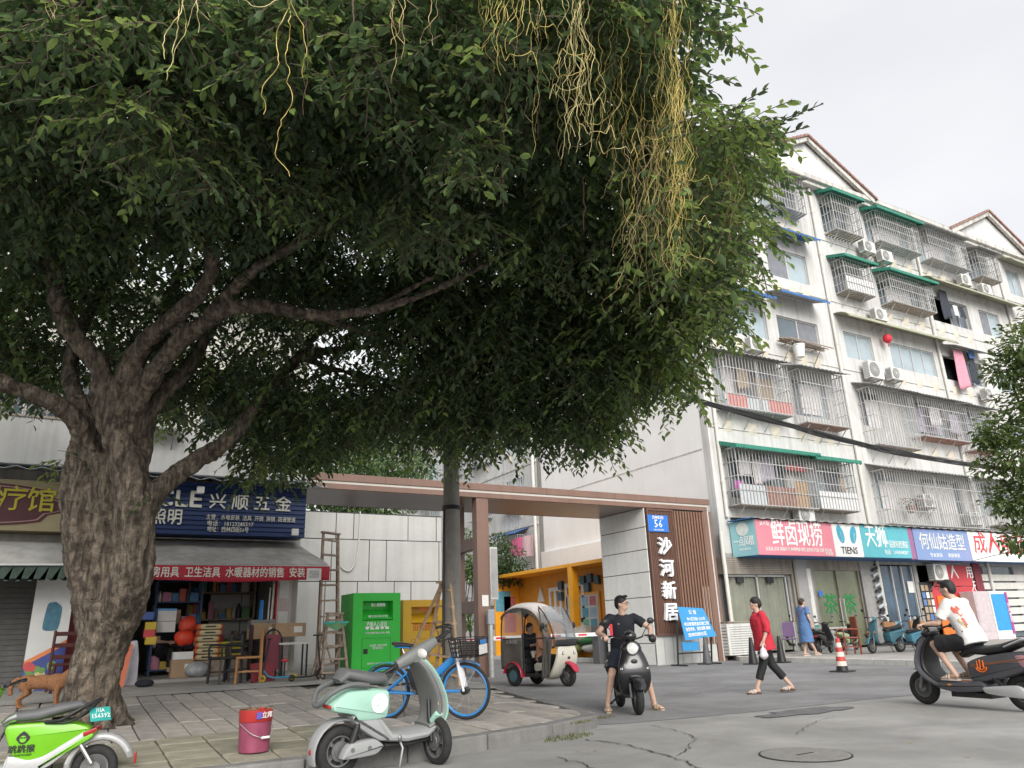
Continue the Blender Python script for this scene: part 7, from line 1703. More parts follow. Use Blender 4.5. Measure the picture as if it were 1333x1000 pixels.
# ------------------------------------------------------------------ people
def skin(name, c): return M(name,c,.55,var=.06,scale=10)
sk_a = skin('skin_a',(.50,.33,.25)); sk_b = skin('skin_b',(.55,.36,.27)); m_hair = M('black_hair',(.012,.011,.011),.5,var=.4,scale=40,bump=.4,bscale=120); m_hairb = M('brown_hair',(.035,.018,.012),.5,var=.4,scale=40,bump=.4,bscale=120)
def capsule(b, p0, p1, r0, r1):
    b.tube([p0,p1],[r0,r1],14); b.ell(p0,(r0,)*3,14,9); b.ell(p1,(r1,)*3,14,9)
def axes_of(fwd, up):
    up = Vector(up).normalized(); f = Vector(fwd); f = (f-up*f.dot(up)).normalized(); l = up.cross(f); return Matrix((f,l,up)).transposed()
def hand(b, wr, d, palm, s, curl=.5):
    """palm and five fingers; d = direction of the fingers, palm = palm normal, s = side (+1 left)"""
    d = Vector(d).normalized(); n = Vector(palm); n = (n-d*n.dot(d)).normalized(); l = d.cross(n)*s
    c = Vector(wr)+d*.05
    for k in (-.026,-.009,.009,.026): capsule(b,Vector(wr)+d*.012+l*k*.7,Vector(wr)+d*.085+l*k,.0145,.0125)
    for k,ln in ((-.030,.062),(-.010,.075),(.010,.082),(.030,.072)):
        p = Vector(wr)+d*.088+l*k; d1 = (d*math.cos(curl)+n*math.sin(curl)); d2 = (d*math.cos(curl*2.4)+n*math.sin(curl*2.4))
        q = p+d1*ln*.5; capsule(b,p,q,.0092,.0085); capsule(b,q,q+d2*ln*.5,.0085,.0072)
    p = Vector(wr)+d*.03+l*.03; q = p+(d*.6+l*.7+n*.35).normalized()*.045; capsule(b,p,q,.0125,.0105); capsule(b,q,q+(d*.9+l*.15+n*.45).normalized()*.035,.0105,.0085)
def figure(t, J, skinm, fwd=(1,0,0), hfwd=None, voxel=.0095, foot=True, w=1., hands=True, curl=.6, hair=None, hairstyle='short', face=True, grip=None):
    """one continuous body; J holds the joints in the thing's own frame"""
    b = MB(); V = Vector; g = {k:V(v) for k,v in J.items()}
    up = (g['neck']-g['pelvis']); A = axes_of(fwd,up); ch = g['chest']
    b.ell(g['pelvis'],(.105*w,.155*w,.11),18,12,M3=A); b.ell(g['pelvis'].lerp(ch,.5),(.095*w,.135*w,.15),18,12,M3=A); b.ell(ch,(.108*w,.155*w,.16),18,12,M3=A)
    b.ell(ch.lerp(g['neck'],.55),(.085,.145,.075),16,10,M3=A)
    capsule(b,g['neck']-up.normalized()*.03,g['head']-V((0,0,.02)),.055,.052)
    hf = V(hfwd or fwd).normalized(); H = axes_of(hf,(g['head']-g['neck']).normalized()*.4+V((0,0,1))); hc = g['head']+V((0,0,.06))
    b.ell(hc,(.095,.074,.105),20,14,M3=H); b.ell(hc+H@V((.022,0,-.055)),(.066,.058,.068),18,12,M3=H); b.ell(hc+H@V((.062,0,-.092)),(.022,.026,.018),12,8,M3=H)
    b.ell(hc+H@V((.100,0,-.028)),(.015,.013,.024),10,8,M3=H); b.ell(hc+H@V((.085,0,.022)),(.02,.05,.012),10,8,M3=H)
    b.ell(hc+H@V((.088,0,-.068)),(.010,.022,.007),10,6,M3=H); b.ell(hc+H@V((.086,0,-.082)),(.010,.020,.007),10,6,M3=H)
    for s in (-1,1): b.ell(hc+H@V((-.002,s*.076,-.018)),(.018,.009,.03),10,8,M3=H)
    for s,k in ((1,'l'),(-1,'r')):
        sh,el,wr = g['sh_'+k],g['el_'+k],g['wr_'+k]; hp,kn,an = g['hip_'+k],g['kn_'+k],g['an_'+k]
        capsule(b,ch.lerp(g['neck'],.45),sh,.06,.052); capsule(b,sh,el,.047*w,.038); capsule(b,el,wr,.037,.026)
        capsule(b,sh.lerp(el,.25),sh.lerp(el,.6),.047*w,.045*w); capsule(b,el.lerp(wr,.18),el.lerp(wr,.45),.039,.034)
        capsule(b,g['pelvis'].lerp(hp,.8),hp,.09*w,.085*w); capsule(b,hp,kn,.083*w,.053); capsule(b,kn,an,.052,.036); capsule(b,kn.lerp(an,.2)-V(fwd)*.012,kn.lerp(an,.45)-V(fwd)*.012,.054,.047)
        fd = V(J.get('toe_'+k,fwd)).normalized(); capsule(b,an,an-fd*.03-V((0,0,.045)),.036,.032); capsule(b,an-V((0,0,.04)),an+fd*.09-V((0,0,.058)),.034,.026); capsule(b,an+fd*.08-V((0,0,.058)),an+fd*.16-V((0,0,.064)),.03,.018)
        lat = fd.cross(V((0,0,1)))
        for q,ln in ((-.026,.022),(-.013,.03),(0,.034),(.013,.036),(.027,.04)):
            base = an+fd*.14-V((0,0,.068))+lat*q*(-s); capsule(b,base,base+fd*ln,.0095,.008)
        if hands:
            d = (wr-el).normalized(); d = V(J.get('hd_'+k,d)); pn = V(J.get('pn_'+k,(0,-s,0))); hand(b,wr,d,pn,s,curl)
    body = b.build('body', skinm, t, remesh=voxel, smo=2)
    if face:
        for s in (-1,1):
            e = MB(); e.ell(hc+H@V((.086,s*.031,-.002)),(.010,.014,.007),10,8,M3=H); e.build('eye', m_white, t, smooth=True)
            e = MB(); e.ell(hc+H@V((.095,s*.031,-.002)),(.003,.006,.0065),8,6,M3=H); e.build('iris', m_black, t)
            e = MB(); e.tube([hc+H@V((.097,s*.014,.019)),hc+H@V((.096,s*.032,.024)),hc+H@V((.085,s*.05,.019))],.004,6); e.build('eyebrow', m_hair, t)
        e = MB(); e.tube([hc+H@V((.093,-.024,-.075)),hc+H@V((.100,0,-.074)),hc+H@V((.093,.024,-.075))],.004,6); e.build('lips', M('lips',(.35,.15,.13),.5), t)
    if hair:
        e = MB()
        if hairstyle == 'short':
            e.ell(hc+H@V((-.012,0,.03)),(.10,.082,.092),20,14,M3=H); e.ell(hc+H@V((-.045,0,-.01)),(.066,.076,.085),18,12,M3=H)
            rr = random.Random(len(J)); 
            for i in range(26):
                a = rr.uniform(-1.2,1.2); q = hc+H@V((.05*math.cos(a)+.02,.06*math.sin(a),.095+rr.uniform(0,.015))); capsule(e,q,q+H@V((.035*rr.uniform(.2,1.2),.02*rr.uniform(-1,1),.01*rr.uniform(-1,1.2))),.014,.006)
        elif hairstyle == 'puff':
            e.ell(hc+H@V((-.012,0,.038)),(.104,.09,.095),20,14,M3=H); e.ell(hc+H@V((-.055,0,-.005)),(.07,.084,.09),18,12,M3=H)
        else:                                             # bun at the back
            e.ell(hc+H@V((-.014,0,.026)),(.10,.082,.094),20,14,M3=H); e.ell(hc+H@V((-.05,0,-.02)),(.062,.075,.08),18,12,M3=H); e.ell(hc+H@V((-.10,0,.03)),(.035,.04,.035),12,8,M3=H)
        e.build('hair', hair, t, remesh=.009, smo=2)
    return g, A, hc, H
def cloth(name, mat, t, fn, voxel=.011, smo=3, disp=.018, scale=.12):
    b = MB(); fn(b); o = b.build(name, mat, t, remesh=voxel, smo=smo)
    if 'fold' not in bpy.data.textures: tx = bpy.data.textures.new('fold','CLOUDS'); tx.noise_scale = scale; tx.noise_depth = 2
    dm = o.modifiers.new('d','DISPLACE'); dm.texture = bpy.data.textures['fold']; dm.texture_coords = 'GLOBAL'; dm.strength = disp; dm.mid_level = .5
    return o
def ering(b, cs, A, n=24):
    """closed loft of ellipses (centre, rx, ry) stacked along the trunk"""
    vs = []; fs = []
    for c,rx,ry in cs:
        for j in range(n): q = 2*math.pi*j/n; vs.append(c+A@Vector((rx*math.cos(q),ry*math.sin(q),0)))
    k = len(cs)
    for i in range(k-1):
        for j in range(n): j2 = (j+1)%n; fs.append((i*n+j,i*n+j2,(i+1)*n+j2,(i+1)*n+j))
    fs.append(tuple(range(n-1,-1,-1))); fs.append(tuple(range((k-1)*n,k*n))); b.add(vs,fs)
def shirt_fn(g, A, w=1., sleeve=.55, hem=.0, loose=1., flare=0.):
    def fn(b):
        ch = g['chest']; V = Vector; pv = g['pelvis']; nk = g['neck']; L = loose*w
        ering(b,[(pv+A@V((0,0,-.06-hem)),(.128+flare)*L,(.176+flare)*L),(pv+A@V((0,0,.04)),.128*L,.172*L),(pv.lerp(ch,.5),.124*L,.165*L),(ch-A@V((0,0,.03)),.132*L,.175*L),(ch.lerp(nk,.35),.122*L,.172*L),(ch.lerp(nk,.7),.095*L,.14*L),(ch.lerp(nk,.93),.068,.075)],A)
        for k in 'lr':
            sh,el,wr = g['sh_'+k],g['el_'+k],g['wr_'+k]; capsule(b,ch.lerp(nk,.35),sh,.075,.066)
            if sleeve <= 1: b.tube([sh,sh.lerp(el,sleeve*.5),sh.lerp(el,sleeve)],[.066*loose,.066*loose,.070*loose],16); b.ell(sh,(.066*loose,)*3,14,9)
            else: capsule(b,sh,el,.066*loose,.060*loose); b.tube([el,el.lerp(wr,sleeve-1)],[.060*loose,.058*loose],14)
    return fn
def shorts_fn(g, A, length=.8, w=1., flare=.0, shin=0.):
    def fn(b):
        b.ell(g['pelvis'],(.13*w,.178*w,.12),20,14,M3=A)
        for k in 'lr':
            hp,kn,an = g['hip_'+k],g['kn_'+k],g['an_'+k]; capsule(b,g['pelvis'].lerp(hp,.75),hp,.105*w,.105*w)
            if not shin: b.tube([hp,hp.lerp(kn,length*.5),hp.lerp(kn,length)],[.105*w,.10*w,(.092+flare)*w],16)
            else: capsule(b,hp,kn,.10*w,.078); b.tube([kn,kn.lerp(an,shin*.5),kn.lerp(an,shin)],[.078,.075,.07],16); b.ell(kn,(.078,)*3,14,9)
    return fn
def shoe(t, an, fd, mat, sandal=True, sole=None):
    fd = Vector(fd); fd.z = 0; fd.normalize(); lat = Vector((-fd.y,fd.x,0)); an = Vector(an); P = []
    for u,hw in ((-.07,.025),(-.05,.034),(.0,.034),(.07,.042),(.13,.046),(.18,.038),(.20,.018)): P.append((u,hw))
    pts = [an+fd*u+lat*h for u,h in P]+[an+fd*u-lat*h for u,h in reversed(P)]; z0 = an.z-.105; b = MB(); k = len(pts)
    b.add([(p.x,p.y,z0) for p in pts]+[(p.x,p.y,z0+.028) for p in pts],[tuple(range(k)),tuple(range(2*k-1,k-1,-1))]+[(i,(i+1)%k,(i+1)%k+k,i+k) for i in range(k)]); o = b.build('shoe_sole', sole or mat, t, bevel=.006)
    b = MB()
    for u,h in ((.10,.035),(.06,.05)) if sandal else ((.12,.035),(.09,.04),(.05,.055)): b.tube(spline([an+fd*u+lat*.05-Vector((0,0,.08)),an+fd*u+lat*.028-Vector((0,0,.085-h)),an+fd*(u+.02)-Vector((0,0,.075-h)),an+fd*u-lat*.028-Vector((0,0,.085-h)),an+fd*u-lat*.05-Vector((0,0,.08))],4),.010,6)
    b.build('shoe_strap', mat, t, smooth=True)
def person(label, loc, rz, sc=1.): t = thing('person',label,'person',loc,rz); t.scale = (sc,)*3; return t
V = Vector
m_tblk = M('black_cotton',(.014,.016,.022),.85,var=.15,bump=.3,bscale=8); m_navyc = M('navy_cotton',(.018,.022,.035),.85,var=.12,bump=.3,bscale=8); m_redc = M('red_cotton',(.45,.02,.04),.8,var=.15,scale=30,bump=.35,bscale=9); m_blkc = M('black_trousers',(.013,.013,.014),.75,var=.1,bump=.3,bscale=10); m_blued = M('blue_denim_dress',(.085,.17,.34),.85,var=.12,bump=.35,bscale=8); m_whitec = M('white_cotton',(.68,.66,.64),.85,var=.05,bump=.35,bscale=9); m_tan = M('tan_sandal',(.36,.29,.20),.7,var=.15); m_wsand = M('white_sandal',(.60,.55,.50),.6,var=.08); m_slip = M('beige_slipper',(.50,.42,.36),.7,var=.08); m_sole = M('brown_sole',(.10,.06,.045),.8)

# man in black on the black scooter, feet on the ground, looking to his left
t = person('man in black t-shirt and navy shorts sitting astride the black scooter',tuple(r1.location),R1); f = .60
J = dict(pelvis=(-.16,0,.83),chest=(-.06,0,1.17),neck=(-.02,0,1.37),head=(.0,0,1.46),
 sh_l=(-.04,.185,1.31),sh_r=(-.04,-.185,1.31),el_l=(.06,.40,1.14),el_r=(.02,-.40,1.10),wr_l=(.20,.355,1.06),wr_r=(.20,-.33,1.06),
 hip_l=(-.12,.10,.80),hip_r=(-.12,-.10,.80),kn_l=(.14,.26,.50),kn_r=(.14,-.26,.50),an_l=(.04,.37,.105),an_r=(.06,-.33,.105),
 toe_l=(.9,.45,0),toe_r=(1,-.15,0),hd_l=(.5,.1,-.1),hd_r=(.5,0,-.1),pn_l=(0,0,-1),pn_r=(0,0,-1))
hv = (.55,.84,-.03)
g,A,hc,H = figure(t,J,sk_b,hfwd=hv,hair=m_hair,curl=.9)
cloth('t_shirt',m_tblk,t,shirt_fn(g,A,1.05,.62,.02,1.04)); cloth('shorts',m_navyc,t,shorts_fn(g,A,.78,1.02,.012))
for k in 'lr': shoe(t,g['an_'+k],J['toe_'+k],m_tan)
b = MB()
for s in (-1,1): b.torus(.021,.002,18,5,Matrix.Translation(hc)@H.to_4x4()@Matrix.Translation((.102,s*.031,-.004))@Matrix.Rotation(math.pi/2,4,'Z'))
b.tube([hc+H@V((.102,-.01,0)),hc+H@V((.104,.01,0))],.002,5)
for s in (-1,1): b.tube([hc+H@V((.10,s*.052,0)),hc+H@V((.0,s*.08,.0))],.002,5)
b.build('spectacles', m_black, t)
text('shirt_print','~',.06,m_paper,t,face_T((.075,-.08,1.22),(0,1,0),(0,0,1)),ext=.001)

# woman in red walking to the left
wp = onz(1003,903,0); WR = math.radians(150)
t = person('woman in red blouse and black trousers walking across the lane',(wp.x,wp.y,0),WR,.93)
J = dict(pelvis=(0,0,.92),chest=(.03,0,1.26),neck=(.05,0,1.45),head=(.07,0,1.54),
 sh_l=(.03,.18,1.40),sh_r=(.03,-.18,1.40),el_l=(-.02,.25,1.14),el_r=(-.03,-.25,1.14),wr_l=(.09,.27,.92),wr_r=(.06,-.22,.95),
 hip_l=(0,.09,.88),hip_r=(0,-.09,.88),kn_l=(.10,.09,.50),kn_r=(-.13,-.09,.49),an_l=(.26,.09,.105),an_r=(-.42,-.08,.13),
 toe_l=(1,.05,0),toe_r=(1,-.05,0),pn_l=(-.2,-1,0),pn_r=(0,1,0))
g,A,hc,H = figure(t,J,sk_a,hair=m_hair,hairstyle='puff',w=1.12,curl=.9)
cloth('blouse',m_redc,t,shirt_fn(g,A,1.2,1.3,.10,1.12,.02)); cloth('trousers',m_blkc,t,shorts_fn(g,A,1,1.15,0,.62))
for k in 'lr': shoe(t,g['an_'+k],J['toe_'+k],m_wsand,False,m_sole)
bag = thing('plastic_bag','small white plastic bag held by the woman in red','bag',tuple(t.matrix_basis@V((.12,.30,.86))))
b = MB(); b.ell((0,0,-.14),(.075,.05,.10),16,10); b.ell((.0,0,-.17),(.09,.06,.06),16,10); b.tube([(0,0,-.08),(.0,0,.0)],[.03,.008],8)
b.build('bag_body', M('bag_film',(.55,.50,.53),.4,var=.2,scale=14,bump=.6,bscale=18), bag, smooth=True, remesh=.008)
b = MB(); b.tube([(0,0,-.03),(.012,0,.03),(0,0,.035)],.005,5); b.build('bag_handle', MATS['bag_film'], bag)

# woman in blue dress walking away
bp_ = onz(1053,854,.13); BR = math.radians(-8)
t = person('woman in long blue dress with red strap walking past the tea shop',(bp_.x,bp_.y,.13),BR,1.0)
J = dict(pelvis=(0,0,.92),chest=(.02,0,1.26),neck=(.03,0,1.45),head=(.04,0,1.53),
 sh_l=(.02,.17,1.40),sh_r=(.02,-.17,1.40),el_l=(.03,.24,1.14),el_r=(-.02,-.25,1.14),wr_l=(.12,.22,.95),wr_r=(.06,-.27,.92),
 hip_l=(0,.09,.88),hip_r=(0,-.09,.88),kn_l=(.06,.09,.5),kn_r=(.02,-.09,.5),an_l=(-.05,.09,.105),an_r=(.22,-.09,.12),toe_l=(1,.0,0),toe_r=(1,0,0))
g,A,hc,H = figure(t,J,sk_a,hair=m_hairb,hairstyle='bun',w=1.1,curl=.5)
def dress(b):
    shirt_fn(g,A,1.12,.7,.0,1.03)(b); ering(b,[(V((0,0,.98)),.14,.18),(V((0,0,.85)),.165,.205),(V((.01,0,.65)),.18,.215),(V((.02,0,.40)),.19,.22)],Matrix.Identity(3))
cloth('dress',m_blued,t,dress,disp=.03)
b = MB(); b.tube(spline([V((.15,-.13,1.42)),V((-.10,-.16,1.40)),V((-.17,.02,1.22)),V((-.15,.20,1.02))],6),.010,6); b.build('bag_strap', M('red_strap',(.3,.05,.06),.7), t)
for k in 'lr': shoe(t,g['an_'+k],J['toe_'+k],m_slip)

# man in white t-shirt riding the slate scooter
t = person('man in printed white t-shirt and black shorts riding the slate scooter',tuple(r2.location),R2); f = L2
J = dict(pelvis=(-.16,0,.88),chest=(-.05,0,1.20),neck=(.0,0,1.40),head=(.05,0,1.47),
 sh_l=(-.02,.18,1.33),sh_r=(-.02,-.18,1.33),el_l=(.10,.27,1.08),el_r=(.10,-.27,1.08),wr_l=(.26,.32,1.07),wr_r=(.26,-.32,1.07),
 hip_l=(-.12,.10,.84),hip_r=(-.12,-.10,.84),kn_l=(.30,.17,.80),kn_r=(.30,-.17,.80),an_l=(.10,.15,.45),an_r=(.10,-.15,.45),hd_l=(.5,.1,-.05),hd_r=(.5,-.1,-.05),pn_l=(0,0,-1),pn_r=(0,0,-1),toe_l=(1,.05,-.05),toe_r=(1,-.05,-.05))
g,A,hc,H = figure(t,J,sk_b,hfwd=(.96,.18,-.2),hair=m_hair,curl=1.0)
ts = cloth('t_shirt',m_whitec,t,shirt_fn(g,A,1.05,.78,.03,1.08)); cloth('shorts',m_blkc,t,shorts_fn(g,A,.86,1.08,.02))
for k in 'lr': shoe(t,g['an_'+k],(1,0,0),m_slip)
# the coloured print over his left shoulder blade: patches that follow the back
def patch(nm, pts, mat):
    b = MB(); C0 = g['chest'].lerp(g['pelvis'],.35); o = []
    for (a,z) in pts:
        q = V((math.cos(a)*.145,math.sin(a)*.196,z*.7-.01)); o.append(C0+A@q)
    b.add(o,[tuple(range(len(o)))]); b.build(nm,mat,t,solid=.006)
m_pr = M('print_red',(.60,.14,.10),.8,var=.2); m_pk = M('print_dark',(.10,.09,.09),.8); m_py = M('print_yellow',(.55,.45,.22),.8)
rng = [(1.75,.20),(1.95,.24),(2.1,.18),(2.3,.23),(2.45,.16),(2.5,.05),(2.3,.0),(2.1,.08),(1.9,.10)]
patch('shirt_print',[(a,z+.06) for a,z in rng],m_pr); patch('shirt_print',[(2.2,.04),(2.4,.05),(2.5,-.10),(2.35,-.12)],m_pr); patch('shirt_print',[(1.9,.04),(2.05,.05),(2.3,-.14),(2.2,-.16)],m_py); patch('shirt_print',[(2.1,-.02),(2.14,-.02),(2.5,-.20),(2.42,-.22)],m_pk); patch('shirt_print',[(1.8,-.17),(2.5,-.20),(2.5,-.23),(1.8,-.20)],m_pk)
# two people inside the tricycle
def sitter(label, x, y, zc, top, legs, hair_, hs, sc=.93):
    p = tk.matrix_basis@V((x,y,zc)); t = person(label,tuple(p),trh,sc)
    J = dict(pelvis=(0,0,.10),chest=(.04,0,.43),neck=(.06,0,.62),head=(.08,0,.70),sh_l=(.04,.17,.57),sh_r=(.04,-.17,.57),el_l=(.14,.20,.34),el_r=(.14,-.20,.34),wr_l=(.30,.10,.36),wr_r=(.30,-.10,.36),hip_l=(.03,.09,.07),hip_r=(.03,-.09,.07),kn_l=(.38,.10,.08),kn_r=(.38,-.10,.08),an_l=(.36,.10,-.26),an_r=(.36,-.10,-.26))
    g,A,hc,H = figure(t,J,sk_a,hair=hair_,hairstyle=hs,voxel=.014,curl=.9)
    cloth('blouse',top,t,shirt_fn(g,A,1.1,1.5,.02,1.05),voxel=.014); cloth('trousers',legs,t,shorts_fn(g,A,1,1.1,0,.9),voxel=.014)
sitter('driver in orange floral blouse sitting in the tricycle',-.08,0,.50,M('orange_floral',(.55,.17,.07),.85,var=.3,scale=14,col2=(.62,.36,.25)),m_navyc,m_hairb,'puff')
sitter('passenger in black holding a phone in the back of the tricycle',-.60,.08,.52,m_tblk,m_blkc,m_hairb,'bun')
# shopkeeper sitting in the hardware shop
sp_ = ony(222,822,17.9); t = person('shopkeeper in black sitting among the goods in the hardware shop',(sp_.x-.1,17.9,.62),math.radians(-60),.95)
J = dict(pelvis=(0,0,.42),chest=(.05,0,.75),neck=(.09,0,.93),head=(.12,0,1.01),sh_l=(.06,.17,.88),sh_r=(.06,-.17,.88),el_l=(.10,.24,.62),el_r=(.12,-.24,.62),wr_l=(.33,.16,.60),wr_r=(.34,-.14,.60),hip_l=(.03,.09,.39),hip_r=(.03,-.09,.39),kn_l=(.42,.12,.42),kn_r=(.42,-.12,.42),an_l=(.42,.12,.06),an_r=(.42,-.12,.06))
g,A,hc,H = figure(t,J,sk_a,hair=m_hair,voxel=.013)
cloth('t_shirt',m_tblk,t,shirt_fn(g,A,1.05,.6,.02,1.04),voxel=.014); cloth('trousers',m_blkc,t,shorts_fn(g,A,1,1.05,0,.9),voxel=.014)

# ------------------------------------------------------------------ the dog behind the trunk
m_fur = M('ginger_fur',(.19,.085,.04),.9,var=.2,scale=70,bump=.8,bscale=90,col2=(.42,.20,.09))
dp = onpav(50,921); dg = thing('dog','ginger dog standing behind the big tree trunk','dog',tuple(dp),math.radians(-12))
b = MB()
b.ell((.18,0,.33),(.15,.10,.12),16,12); b.ell((.0,0,.34),(.2,.09,.10),16,12); b.ell((-.18,0,.34),(.14,.095,.11),16,12)
capsule(b,V((.28,0,.38)),V((.40,0,.50)),.075,.06); b.ell((.46,0,.53),(.085,.065,.068),14,10); capsule(b,V((.50,0,.51)),V((.59,0,.49)),.038,.028)
for s in (-1,1):
    b.tube([V((.44,s*.045,.58)),V((.43,s*.06,.64))],[.03,.008],8)
    capsule(b,V((.22,s*.06,.28)),V((.21,s*.065,.15)),.042,.027); capsule(b,V((.21,s*.065,.15)),V((.22,s*.065,.03)),.025,.021); capsule(b,V((.22,s*.065,.022)),V((.26,s*.065,.02)),.022,.018)
    capsule(b,V((-.22,s*.06,.30)),V((-.16,s*.07,.20)),.065,.035); capsule(b,V((-.16,s*.07,.20)),V((-.27,s*.07,.12)),.032,.022); capsule(b,V((-.27,s*.07,.12)),V((-.25,s*.07,.03)),.021,.02); capsule(b,V((-.25,s*.07,.022)),V((-.21,s*.07,.02)),.021,.018)
b.tube(spline([V((-.29,0,.40)),V((-.36,0,.36)),V((-.39,0,.27)),V((-.38,0,.18))],5),[.035]*8+[.03]*8,10)
o = b.build('body', m_fur, dg, remesh=.011, smo=2); dm = o.modifiers.new('d','DISPLACE'); txf = bpy.data.textures.new('fur','CLOUDS'); txf.noise_scale = .02; dm.texture = txf; dm.strength = .014; dm.texture_coords = 'GLOBAL'
b = MB(); b.ell((.62,0,.50),(.014,.016,.012),8,6); b.build('nose', m_black, dg)
for s in (-1,1): b = MB(); b.ell((.52,s*.042,.555),(.009,.008,.009),8,6); b.build('eye', m_black, dg)
# ------------------------------------------------------------------ street furniture and goods
# green and yellow clothes bins
m_gbin = M('bin_green',(.035,.50,.05),.4,var=.05,scale=2); m_ybin = M('bin_yellow',(.62,.35,.02),.45,var=.08,scale=2)
def clothes_bin(label, xl, xr, ybot, ytop, Y, mat, texts, sub):
    a = ony(xl,ybot,Y); c = ony(xr,ybot,Y); h = ony((xl+xr)/2,ytop,Y).z-a.z; W = c.x-a.x; D = .85
    t = thing('clothes_bin',label,'donation bin',((a.x+c.x)/2,Y+D/2,a.z),0.,'clothes donation bins')
    y0 = -D/2; hx0,hx1,hz0,hz1 = -W*.30,W*.34,h*.655,h*.90
    b = MB(); b.bx(-W/2,W/2,y0+.30,D/2,0.05,h); b.bx(-W/2,hx0,y0,y0+.30,.05,h); b.bx(hx1,W/2,y0,y0+.30,.05,h); b.bx(hx0,hx1,y0,y0+.30,.05,hz0); b.bx(hx0,hx1,y0,y0+.30,hz1,h); b.build('cabinet', mat, t)
    b = MB(); b.add([(hx0,y0+.01,hz0+.02),(hx1,y0+.01,hz0+.02),(hx1,y0+.26,hz0+.22),(hx0,y0+.26,hz0+.22)],[(0,1,2,3)]); b.build('chute_flap', mat, t, solid=.012)
    b = MB(); b.bx(-W/2+.03,W/2-.03,y0+.02,D/2-.02,0,.05); b.build('plinth', m_black, t)
    b = MB(); dx0,dx1,dz0,dz1 = -W*.30,W*.30,h*.08,h*.44
    for q in ((dx0,dx1,dz0,dz0+.008),(dx0,dx1,dz1-.008,dz1),(dx0,dx0+.008,dz0,dz1),(dx1-.008,dx1,dz0,dz1)): b.bx(q[0],q[1],y0-.004,y0+.002,q[2],q[3])
    b.build('door_outline', M(mat.name+'_line',(.02,.2,.03) if sub else (.35,.18,.02),.6), t)
    b = MB(); b.bx(-W*.27,-W*.18,y0-.008,y0,h*.25,h*.31); b.build('lock_recess', m_black, t)
    for (s,x,z,sz,wd) in texts: text('bin_text',s,sz,m_txtw if sub else M('bin_red_text',(.55,.08,.03),.6),t,XF(W*x,y0-.004,h*z),ext=.001,bold=.008,w=W*wd)
    return t,W,h,y0
t,W,h,y0 = clothes_bin('tall bright green clothes donation bin against the white wall',457,520,880,772,15.55,m_gbin,[('衣暖人心项目',.0,.60,.12,.42),('爱心捐赠箱',.02,.845,.07,.30),('衣物 鞋帽 箱包 玩具 书籍',.02,.50,.045,.50),('投放说明：请将衣物洗净\n叠好装袋后投入',.04,.33,.05,.36),('服务热线 028-86543210',.0,.13,.045,.36),('请勿投放杂物',.02,.705,.05,.42)],True)
for i in range(5):
    x = -W*.2+i*W*.105; z = h*.545; b = MB(); k = [((-.03,.0),(.03,.0),(.03,.03),(.05,.05),(.02,.06),(-.02,.06),(-.05,.05),(-.03,.03)),((-.04,0),(.05,0),(.05,.02),(.01,.03),(-.02,.05),(-.04,.05)),((-.04,0),(.04,0),(.04,.045),(.015,.045),(.01,.06),(-.01,.06),(-.015,.045),(-.04,.045)),((-.035,.01),(0,0),(.035,.01),(.035,.05),(0,.06),(-.035,.05)),((-.04,0),(.04,0),(.035,.05),(-.035,.05))][i]
    b.prism([(x+p[0],z+p[1]) for p in k],y0-.006,y0-.001,'y'); b.build('pictogram', m_txtw, t)
clothes_bin('yellow orange clothes donation bin behind the bicycle',524,578,874,781,16.2,m_ybin,[('旧衣回收',.02,.60,.16,.55),('回收',.02,.86,.09,.2)],False)
# wooden ladders
def ladder(label, feet, tops, n, spread, mat, Yt=None, brace=True, name='step_ladder'):
    """A-frame: feet = two front foot points, tops = two top points, spread = offset of the back legs"""
    (a,c),(d,e) = feet,tops; a,c,d,e = [Vector(p) for p in (a,c,d,e)]; sp = Vector(spread); t = thing(name,label,'ladder',tuple((a+c)/2),worldv=True)
    for p,q in ((a,d),(c,e)): b = MB(); b.bar(p,q,.045,.07,(0,1,0)); b.build('stile', mat, t)
    for p,q in ((a+sp,d+Vector((0,.03,-.05))),(c+sp,e+Vector((0,.03,-.05)))): b = MB(); b.bar(p,q,.04,.055,(0,1,0)); b.build('back_leg', mat, t)
    for i in range(n):
        u = (i+.55)/n; b = MB(); b.bar(a.lerp(d,u)+Vector((0,-.03,0)),c.lerp(e,u)+Vector((0,-.03,0)),.10 if i%2 else .07,.035); b.build('rung', mat, t)
    if brace:
        u = .62; p,q = a.lerp(d,u),c.lerp(e,u); m_ = (a+sp).lerp(d,.2).lerp((c+sp).lerp(e,.2),.5)
        for s in (p,q): b = MB(); b.bar(s+Vector((0,.02,0)),s.lerp((p+q)/2,.9)-Vector((0,-.05,.45)),.025,.04,(0,1,0)); b.build('brace', mat, t)
    b = MB(); b.bar(d+Vector((-.04,0,.02)),e+Vector((.04,0,.02)),.14,.035); b.build('top_step', mat, t)
def lp(x,y,Y): return ony(x,y,Y)
ladder('tall narrow wooden ladder behind the step ladder by the shop awning',(lp(413,880,15.6),lp(440,874,15.6)),(lp(421,694,15.9),lp(440,697,15.9)),9,(0,.12,0),m_woodold,brace=False)
ladder('worn wooden step ladder with a cloth strip left of the green bin',(lp(417,886,14.9),lp(453,884,14.9)),(lp(427,800,15.15),lp(444,800,15.15)),5,(.02,.7,.03),m_woodold)
ladder('raw wooden step ladder standing before the yellow bin and pole',(lp(552,884,13.2),lp(598,893,12.3)),(lp(574,760,13.0),lp(586,759,12.6)),6,(-.15,.75,.03),m_wood)
t = thing('cloth_strip','green and yellow cloth strip tied on the worn step ladder','cloth',tuple(lp(436,812,14.95)))
